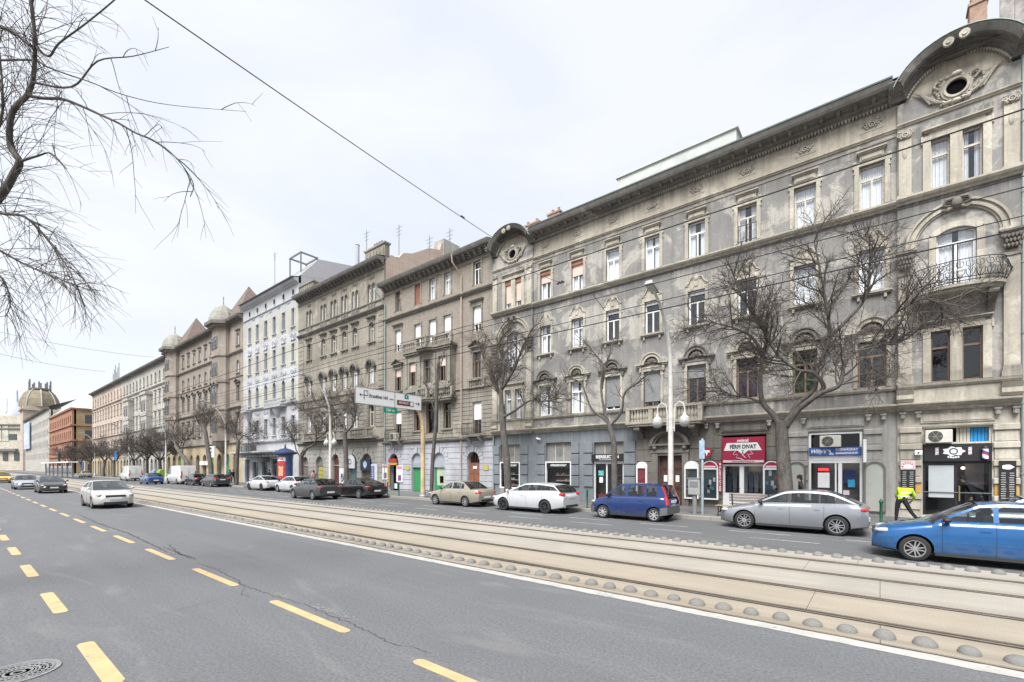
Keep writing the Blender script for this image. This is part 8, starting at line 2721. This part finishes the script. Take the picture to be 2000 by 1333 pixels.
# big tree before the blue barbershop
guided_tree('large spreading bare tree with forked trunk before the pale ground floor', None, [(1538, 1005), (1533, 940), (1529, 885), (1527, 850), (1527, 822)],
    [dict(p=[(1527, 835, 0), (1512, 812, 0), (1492, 790, -.1), (1485, 760, -.3), (1488, 705, -.4), (1497, 655, -.5), (1472, 614, -.8), (1449, 578, -1.2), (1430, 530, -1.4)], r=.14),
     dict(p=[(1492, 790, -.1), (1465, 778, .2), (1430, 772, .3), (1395, 755, .4)], r=.06, r1=.02),
     dict(p=[(1490, 700, -.4), (1470, 660, 0), (1430, 640, .3), (1392, 630, .5), (1360, 620, .6)], r=.07, r1=.02),
     dict(p=[(1528, 838, 0), (1550, 808, .1), (1582, 783, .2), (1606, 762, .2), (1606, 748, .1), (1588, 728, 0), (1556, 722, -.3), (1518, 692, -.6), (1497, 655, -.9), (1480, 610, -1.2)], r=.13, r1=.03),
     dict(p=[(1535, 835, 0), (1565, 795, -.2), (1605, 768, -.3), (1640, 752, -.4), (1653, 704, -.3), (1698, 674, 0), (1752, 671, .3), (1800, 640, .4)], r=.12, r1=.02),
     dict(p=[(1530, 838, 0), (1556, 792, .2), (1590, 760, .3), (1599, 716, .4), (1620, 659, .3), (1614, 599, .2), (1605, 545, 0), (1590, 470, -.2)], r=.12, r1=.025),
     dict(p=[(1620, 659, .3), (1652, 628, .5), (1689, 584, .7), (1700, 520, .9), (1705, 470, 1.0)], r=.08, r1=.02),
     dict(p=[(1640, 752, -.4), (1680, 745, -.8), (1715, 762, -1.0)], r=.04, r1=.015), dict(p=[(1698, 674, 0), (1740, 620, -.3), (1800, 585, -.6), (1850, 590, -.6)], r=.05, r1=.012)], 11, r0=.26)
guided_tree('bare tree with a dense dark twig mass before the skate shop', None, [(993, 965), (990, 905), (985, 860), (981, 815), (980, 790)],
    [dict(p=[(980, 800, 0), (979, 760, 0), (984, 715, .2), (975, 670, .3), (1000, 640, .3)], r=.16, lo=.15), dict(p=[(982, 815, 0), (1000, 806, -.2), (1035, 783, -.4), (1060, 784, -.5), (1095, 778, -.6)], r=.09, lo=.4),
     dict(p=[(980, 780, 0), (960, 740, .3), (945, 700, .5), (930, 665, .6)], r=.10, lo=.1), dict(p=[(981, 760, 0), (1005, 720, -.3), (1020, 680, -.4), (1040, 640, -.4)], r=.10, lo=.1), dict(p=[(980, 770, .2), (965, 735, 1.0), (985, 690, 1.6)], r=.08, lo=.1)], 5, r0=.21,
    cfg=[dict(CFG[0], den=4.2, len=(.8, 1.7)), dict(CFG[1], den=6.0), CFG[2]])
guided_tree('slim bare tree with three raised limbs before the BEERSELECTION shop', None, [(1201, 980), (1200, 915), (1199, 870), (1192, 838), (1190, 828)],
    [dict(p=[(1191, 832, 0), (1180, 818, 0), (1157, 801, -.1), (1143, 768, -.2), (1134, 748, -.3), (1112, 738, -.4)], r=.075, lo=.4), dict(p=[(1191, 832, 0), (1180, 800, .1), (1174, 755, .2), (1178, 715, .3), (1160, 690, .3), (1140, 665, .3)], r=.08, lo=.4),
     dict(p=[(1192, 832, 0), (1214, 804, -.1), (1220, 768, -.2), (1246, 747, -.3), (1275, 722, -.4)], r=.075, lo=.4), dict(p=[(1176, 760, .2), (1185, 710, .6), (1200, 660, .9)], r=.045, lo=.2)], 9, r0=.15,
    cfg=[dict(CFG[0], den=2.2, len=(.6, 1.4), r=.022), dict(CFG[1], den=4.0), dict(CFG[2], den=5.0)])
guided_tree('thin straight bare tree right of the curved rusty post', None, [(842, 972), (845, 900), (851, 830), (853, 760), (857, 705)],
    [dict(p=[(853, 765, 0), (860, 720, 0), (870, 680, .1)], r=.06, lo=.1), dict(p=[(851, 810, 0), (838, 770, -.3), (830, 745, -.4)], r=.04, lo=.2), dict(p=[(852, 790, 0), (872, 760, .3), (890, 740, .4)], r=.04, lo=.2)], 3, r0=.13,
    cfg=[dict(CFG[0], den=2.4, len=(.6, 1.3), r=.02), dict(CFG[1], den=4.0), dict(CFG[2], den=4.0)])
guided_tree('bare tree with a wide fork before the round parking banner', None, [(677, 968), (676, 900), (674, 860), (674, 842)],
    [dict(p=[(674, 846, 0), (672, 828, 0), (660, 812, -.2), (640, 800, -.4), (615, 785, -.6)], r=.11, lo=.3), dict(p=[(675, 846, 0), (690, 828, 0), (695, 800, .2), (700, 770, .3)], r=.10, lo=.3), dict(p=[(674, 846, 0), (668, 800, .6), (655, 770, .8)], r=.09, lo=.2)], 8, r0=.20)
guided_tree('bare tree with a low curved limb left of the globe lamp', None, [(589, 960), (588, 905), (590, 888), (596, 878)],
    [dict(p=[(590, 892, 0), (600, 876, 0), (615, 866, -.2), (617, 845, -.3), (605, 815, -.4), (590, 800, -.5)], r=.13, lo=.35), dict(p=[(588, 895, 0), (578, 878, 0), (572, 850, .2), (556, 838, .4)], r=.08, lo=.3), dict(p=[(616, 860, -.2), (635, 845, .3), (645, 825, .6)], r=.07, lo=.2)], 12, r0=.20)
guided_tree('bare tree leaning over the white house canopy', None, [(462, 955), (463, 900), (465, 870), (464, 862)],
    [dict(p=[(464, 866, 0), (458, 848, 0), (450, 835, -.2), (435, 822, -.4)], r=.11, lo=.2), dict(p=[(464, 866, 0), (474, 852, 0), (490, 852, .2), (505, 838, .3)], r=.08, lo=.3), dict(p=[(463, 868, 0), (460, 835, .8), (466, 812, 1.0)], r=.09, lo=.2)], 15, r0=.20)
guided_tree('thick bare trunk leaning left beside the dark estate car', None, [(414, 948), (411, 910), (406, 880), (402, 850), (401, 842)],
    [dict(p=[(402, 850, 0), (402, 828, 0), (412, 815, .2), (420, 805, .3)], r=.14, lo=.2), dict(p=[(402, 850, 0), (390, 830, -.2), (380, 815, -.4)], r=.10, lo=.2), dict(p=[(402, 845, .1), (396, 820, 1.0), (404, 800, 1.2)], r=.09, lo=.2)], 21, r0=.27)
guided_tree('leaning forked bare tree behind the large white van', None, [(372, 944), (366, 905), (352, 885), (343, 872)],
    [dict(p=[(346, 876, 0), (338, 862, 0), (322, 856, -.3), (304, 846, -.5)], r=.14, lo=.2), dict(p=[(356, 888, 0), (358, 868, .1), (372, 850, .3), (380, 842, .4)], r=.12, lo=.2), dict(p=[(342, 870, 0), (338, 840, .6), (345, 815, .9)], r=.12, lo=.2)], 23, r0=.28)
# further trees: two generic crowns copied down the street
FCFG = [dict(CFG[0], den=2.4, len=(1.0, 2.0), r=.04, r1=.014, n=4), dict(CFG[1], den=5.5, r=.020, r1=.011, n=3, len=(.6, 1.4)), dict(CFG[2], den=6.0, r=.013, r1=.009, len=(.35, .9))]
def generic(seed, W0, label):
    r = random.Random(seed)
    t = thing('bare_tree', label, 'tree', W0, 'bare street trees')
    b = Vector(W0)
    m, cr = MB(), MB()
    fk = b + Vector((r.uniform(-.3, .3), 0, 3.4))
    limb(m, [b, b + Vector((.05, 0, 1.5)), fk], .28, .20, 6, 10)
    for k in range(5):
        a = 2 * PI * k / 5 + r.random()
        P = [fk - Vector((0, 0, .3))]
        d = Vector((math.cos(a), math.sin(a), 1.1)).normalized()
        for j in range(4):
            d = (d + rdir(r) * .25 + Vector((0, 0, .05))).normalized()
            P.append(P[-1] + d * 1.25)
        q = limb(m, P, .13, .03, 4, 6)
        sprout(cr, r, q, .13, 0, FCFG, .2)
    m.build('trunk', BARK, t, True, sharp=180)
    cr.build('crown', TWIG, t)
    return t
far = [(313, 'bare tree beside the recycling bins'), (287, 'bare tree behind the small blue car'), (262, 'bare tree right of the far white van'), (224, 'bare tree by the blue rectangular sign'), (203, 'bare tree left of the blue rectangular sign'), (176, 'bare tree by the dark poster stand'),
       (160, 'bare tree by the white information totem'), (143, 'bare tree before the orange corner house'), (132, 'bare tree left of the orange corner house front')]
g1, g2_ = None, None
for i, (px_, lb) in enumerate(far):
    p = (ux(px_, 21.3), 21.3, .1)
    if i == 0: g1 = generic(31, p, lb); continue
    if i == 1: g2_ = generic(37, p, lb); continue
    c = copy_tree(g1 if i % 2 == 0 else g2_)
    c.location = p
    c.rotation_euler.z = i * 1.3
    c.scale = (1, 1, 1.0 + .06 * ((i * 5) % 3 - 1))
    c['label'] = lb

# --- near tree hanging into the top left corner; its trunk stands left of the view
t = thing('hanging_tree', 'bare tree with long drooping twigs hanging in from the left', 'tree', (-12.6, -2.3, .15))
m, cr = MB(), MB()
r = random.Random(77)
Z0 = 7.0
base = Vector((-12.6, -2.3, 0.1))
lim = [([(-60, 450, 7.2), (0, 385, 7), (29, 337, 7), (38, 315, 6.9), (20, 283, 6.9), (24, 220, 6.8), (54, 185, 6.8), (66, 146, 6.8), (68, 73, 6.7), (61, -10, 6.6), (70, -120, 6.5)], .062, .018),
       ([(54, 187, 6.8), (85, 192, 6.8), (122, 194, 6.7), (160, 208, 6.6), (195, 224, 6.5), (230, 240, 6.4), (263, 259, 6.3), (300, 275, 6.2), (335, 300, 6.2), (361, 330, 6.1), (378, 361, 6.1), (371, 385, 6.1)], .024, .005),
       ([(38, 316, 6.9), (73, 305, 6.8), (100, 300, 6.7), (130, 330, 6.6)], .020, .005),
       ([(68, 90, 6.7), (95, 110, 6.6), (115, 85, 6.5), (165, 48, 6.3), (229, -5, 6.1), (280, -60, 6.0)], .018, .006),
       ([(0, 118, 7.1), (66, 118, 6.8), (90, 130, 6.7), (130, 145, 6.5), (175, 160, 6.4), (240, 185, 6.2), (330, 205, 6.1), (480, 218, 6.0)], .017, .002),
       ([(62, 160, 6.8), (140, 170, 6.5), (190, 120, 6.4), (260, 110, 6.2), (330, 92, 6.1)], .018, .003),
       ([(-30, 410, 7.6), (10, 418, 7.5), (50, 425, 7.4), (95, 470, 7.2), (130, 520, 7.1), (150, 560, 7.0)], .030, .006),
       ([(-40, 470, 7.6), (0, 490, 7.5), (55, 520, 7.4), (115, 545, 7.2), (170, 565, 7.1)], .026, .005),
       ([(-30, 520, 7.8), (5, 545, 7.7), (20, 590, 7.6), (10, 620, 7.6)], .022, .005), ([(-40, 340, 7.4), (0, 240, 7.3), (5, 180, 7.2), (-5, 60, 7.1)], .03, .008), ([(-60, 30, 7.2), (20, 60, 7.0), (60, 90, 6.8)], .03, .02)]
TW = [dict(den=9.0, ang=(.25, 1.2), len=(.4, 1.5), n=7, wob=.10, up=-.03, r=.0062, r1=.0018, k=3, droop=.26), dict(den=3.2, ang=(.25, .9), len=(.2, .75), n=3, wob=.14, up=-.04, r=.0032, r1=.0015, k=3, droop=.05)]
right_ = Vector((ST, CT, 0))
for i, (L, a, b) in enumerate(lim):
    q = limb(m, [at(*p) for p in L], a, b, 5, 7)
    q = [p for p in q]
    cfg = [dict(TW[0], den=TW[0]['den'] * (2.6 if i in (0, 6, 7, 8, 9, 10) else .6 if i == 1 else .10 if i == 4 else .25)), TW[1]]
    sprout(cr, r, q, a, 0, cfg, .08)
limb(m, [base, base + Vector((.1, .1, 2.0)), base + Vector((.3, .5, 3.6)), at(-60, 450, 7.2)], .26, .11, 6, 12)
limb(m, [base + Vector((.2, .2, 2.8)), at(-140, 420, 7.8), at(-40, 470, 7.6)], .10, .03, 5, 8)
m.build('trunk', BARK, t, True, sharp=180)
cr.build('crown', TWIG, t)

# ============================================================ people
SKIN = mat('skin', (.42, .27, .20), .6, var=.05)
HAIR = mat('dark_hair', (.03, .022, .018), .7, var=.2)
def person(label, W0, J, mats_, rot=0.0, hair=True):
    """J: joints {name: (pos)}; one continuous skinned body coloured by clothing"""
    root = thing('person', label, 'person', W0)
    root.rotation_euler.z = rot
    me = bpy.data.meshes.new('body')
    names = list(J.keys())
    idx = {n_: i for i, n_ in enumerate(names)}
    E = [('pelvis', 'waist'), ('waist', 'chest'), ('chest', 'neck'), ('neck', 'head'), ('head', 'crown')]
    for s in ('l', 'r'):
        E += [('pelvis', 'hip' + s), ('hip' + s, 'knee' + s), ('knee' + s, 'ankle' + s), ('ankle' + s, 'toe' + s), ('chest', 'sho' + s), ('sho' + s, 'elb' + s), ('elb' + s, 'wri' + s), ('wri' + s, 'palm' + s)]
    pos = [Vector(J[n_]) for n_ in names]
    rad = {'pelvis': .15, 'waist': .135, 'chest': .165, 'neck': .06, 'head': .095, 'crown': .085, 'hip': .095, 'knee': .065, 'ankle': .045, 'toe': .04, 'sho': .075, 'elb': .05, 'wri': .035, 'palm': .032}
    rr = [rad[n_] if n_ in rad else rad[n_[:-1]] for n_ in names]
    ed = [(idx[a], idx[b]) for a, b in E]
    for s in ('l', 'r'):       # five fingers
        pw, pp = Vector(J['wri' + s]), Vector(J['palm' + s])
        d = (pp - pw).normalized()
        sd = d.cross(Vector((0, 0, 1)))
        if sd.length < .2: sd = d.cross(Vector((0, 1, 0)))
        sd.normalize()
        cv = d.cross(sd).normalized()
        for k in range(5):
            off = sd * (.022 * (k - 1.5)) if k < 4 else sd * -.05
            L = (.065, .078, .072, .055, .045)[k]
            a = len(pos)
            pos.append(pp + off + d * (L * .5 if k < 4 else .0))
            rr.append(.010)
            pos.append(pp + off * 1.1 + d * (L if k < 4 else .03) + cv * .02)
            rr.append(.008)
            ed += [(idx['palm' + s], a), (a, a + 1)]
    me.from_pydata([tuple(p) for p in pos], ed, [])
    o = bpy.data.objects.new('body', me)
    COL.objects.link(o)
    o.modifiers.new('skin', 'SKIN').use_smooth_shade = True
    for i, v in enumerate(me.skin_vertices[0].data):
        v.radius = (rr[i], rr[i])
        v.use_root = (i == idx['pelvis'])
    sb = o.modifiers.new('sub', 'SUBSURF')
    sb.levels = sb.render_levels = 1
    dg = bpy.context.evaluated_depsgraph_get()
    dg.update()
    nm = bpy.data.meshes.new_from_object(o.evaluated_get(dg))
    bpy.data.objects.remove(o)
    segs = [(pos[a], pos[b], E[i] if i < len(E) else ('palml', 'f')) for i, (a, b) in enumerate(ed)]
    for q in mats_: nm.materials.append(q)
    def region(pr):
        a, b = pr
        if b in ('head', 'crown') or a.startswith('palm') or b.startswith('palm'): return 0
        if b.startswith('toe'): return 3
        if a.startswith('hip') or a.startswith('knee') or b.startswith('hip') or a == 'pelvis' and b != 'waist': return 2
        return 1
    for f in nm.polygons:
        c = f.center
        best, bd = None, 9
        for a, b, pr in segs:
            ab = b - a
            u = max(0, min(1, (c - a).dot(ab) / max(1e-9, ab.length_squared)))
            d = (c - (a + ab * u)).length
            if d < bd: bd, best = d, pr
        f.material_index = region(best)
        f.use_smooth = True
    b = bpy.data.objects.new('body', nm)
    COL.objects.link(b)
    b.parent = root
    hd = Vector(J['head'])
    cr_ = Vector(J['crown'])
    up_ = (cr_ - hd).normalized()
    fw = Vector(J.get('_look', (-1, 0, 0))) if '_look' in J else Vector((-1, 0, 0))
    h = MB()
    cc = hd.lerp(cr_, .62) - fw * .022
    h.ball(tuple(cc), .108, .10, .115, 12, 8)
    h.ball(tuple(hd - fw * .06 - up_ * .02), .07, .085, .11, 10, 6)
    q = bpy.data.objects.new('hair', h.mesh('hair', mats_[4] if len(mats_) > 4 else HAIR, True))
    COL.objects.link(q)
    q.parent = b
    n_ = MB().ball(tuple(hd + fw * .098 + up_ * .02), .02, .016, .026, 8, 5)
    n_.ball(tuple(hd + fw * .086 + Vector((0, .035, 0)) + up_ * .055), .014, .018, .010, 6, 4, 0)
    n_.ball(tuple(hd + fw * .086 - Vector((0, .035, 0)) + up_ * .055), .014, .018, .010, 6, 4, 0)
    q = bpy.data.objects.new('face', n_.mesh('face', SKIN, True))
    COL.objects.link(q)
    q.parent = b
    return root
def stand(step=.22, lean=0.0, arm=.15):
    """walking towards -x"""
    return dict(pelvis=(0, 0, .95), waist=(-.01 - lean * .3, 0, 1.13), chest=(-.02 - lean * .7, 0, 1.36), neck=(-.03 - lean, 0, 1.50), head=(-.05 - lean * 1.1, 0, 1.60), crown=(-.05 - lean * 1.1, 0, 1.70),
                hipl=(0, -.10, .90), kneel=(-step * .7, -.10, .50), anklel=(-step, -.10, .09), toel=(-step - .14, -.10, .045), hipr=(0, .10, .90), kneer=(step * .2, .10, .50), ankler=(step, .10, .10), toer=(step - .13, .10, .045),
                shol=(-.02 - lean * .8, -.20, 1.40), elbl=(arm * .6, -.25, 1.14), wril=(arm * .3 - .1, -.24, .92), palml=(arm * .2 - .13, -.24, .85), shor=(-.02 - lean * .8, .20, 1.40), elbr=(-arm * .7, .25, 1.14), wrir=(-arm - .12, .23, .95), palmr=(-arm - .17, .22, .89))
CL = lambda n_, c: mat('cloth_' + n_, c, .9, var=.15, scale=9, bump=.15)
DK, BLK, JEAN = CL('charcoal', (.035, .036, .04)), CL('black', (.014, .014, .016)), CL('denim', (.05, .07, .11))
HI = mat('hi_vis_yellow', (.42, .62, .02), .7, var=.12, scale=8)
SHOE = mat('shoe_black', (.02, .02, .02), .6)
bend = dict(pelvis=(0, 0, .92), waist=(.06, .12, 1.06), chest=(.12, .34, 1.22), neck=(.16, .47, 1.22), head=(.18, .56, 1.18), crown=(.20, .64, 1.12),
            hipl=(-.08, -.02, .88), kneel=(-.12, .02, .48), anklel=(-.14, -.02, .09), toel=(-.14, .12, .045), hipr=(.10, -.02, .88), kneer=(.26, -.02, .50), ankler=(.52, -.08, .12), toer=(.60, .04, .05),
            shol=(-.06, .36, 1.28), elbl=(-.14, .46, 1.02), wril=(-.04, .60, .86), palml=(-.01, .66, .80), shor=(.30, .32, 1.26), elbr=(.40, .40, 1.0), wrir=(.30, .56, .84), palmr=(.27, .62, .79))
X_ = ux(1760, 21.6)
pr = person('person in a bright yellow hi-vis jacket bending forward by the cream pier', (X_, 21.6, .15), bend, [SKIN, HI, BLK, SHOE])
vs = MB()
for z, yy in ((1.04, -.02), (1.16, .12)):
    vs.lathe([(.185, -.02), (.188, 0), (.185, .02)], (.06 + (z - 1.04) * .5, yy + .06, z), 16, sy=.95, cap=False)
q = bpy.data.objects.new('reflective_band', vs.mesh('reflective_band', mat('reflective_grey', (.6, .62, .6), .4), True))
COL.objects.link(q)
q.parent = pr
person('person with dark hair and dark jacket walking past the pale niche', (ux(1566, 23.0), 23.0, .15), stand(.2, .04), [SKIN, DK, BLK, SHOE])
person('person in a long black coat by the leaning tree at the ochre shops', (ux(455, 22.6), 22.6, .15), stand(.15), [SKIN, BLK, BLK, SHOE], rot=PI)
person('person in a teal jacket left of the black coat at the ochre shops', (ux(449, 23.2), 23.2, .15), stand(.2), [SKIN, CL('teal', (.06, .12, .13)), JEAN, SHOE])
person('person in black at the white house entrance', (ux(526, 23.6), 23.6, .15), stand(.18), [SKIN, BLK, DK, SHOE], rot=PI / 2)
person('person in pink and white by the yellow posters', (ux(613, 23.4), 23.4, .15), stand(.18), [SKIN, CL('pink', (.50, .28, .30)), DK, SHOE])
person('person in black leaning over inside the black barbershop', (2.98, 25.42, .15), stand(.1, .35, -.3), [SKIN, BLK, BLK, SHOE])
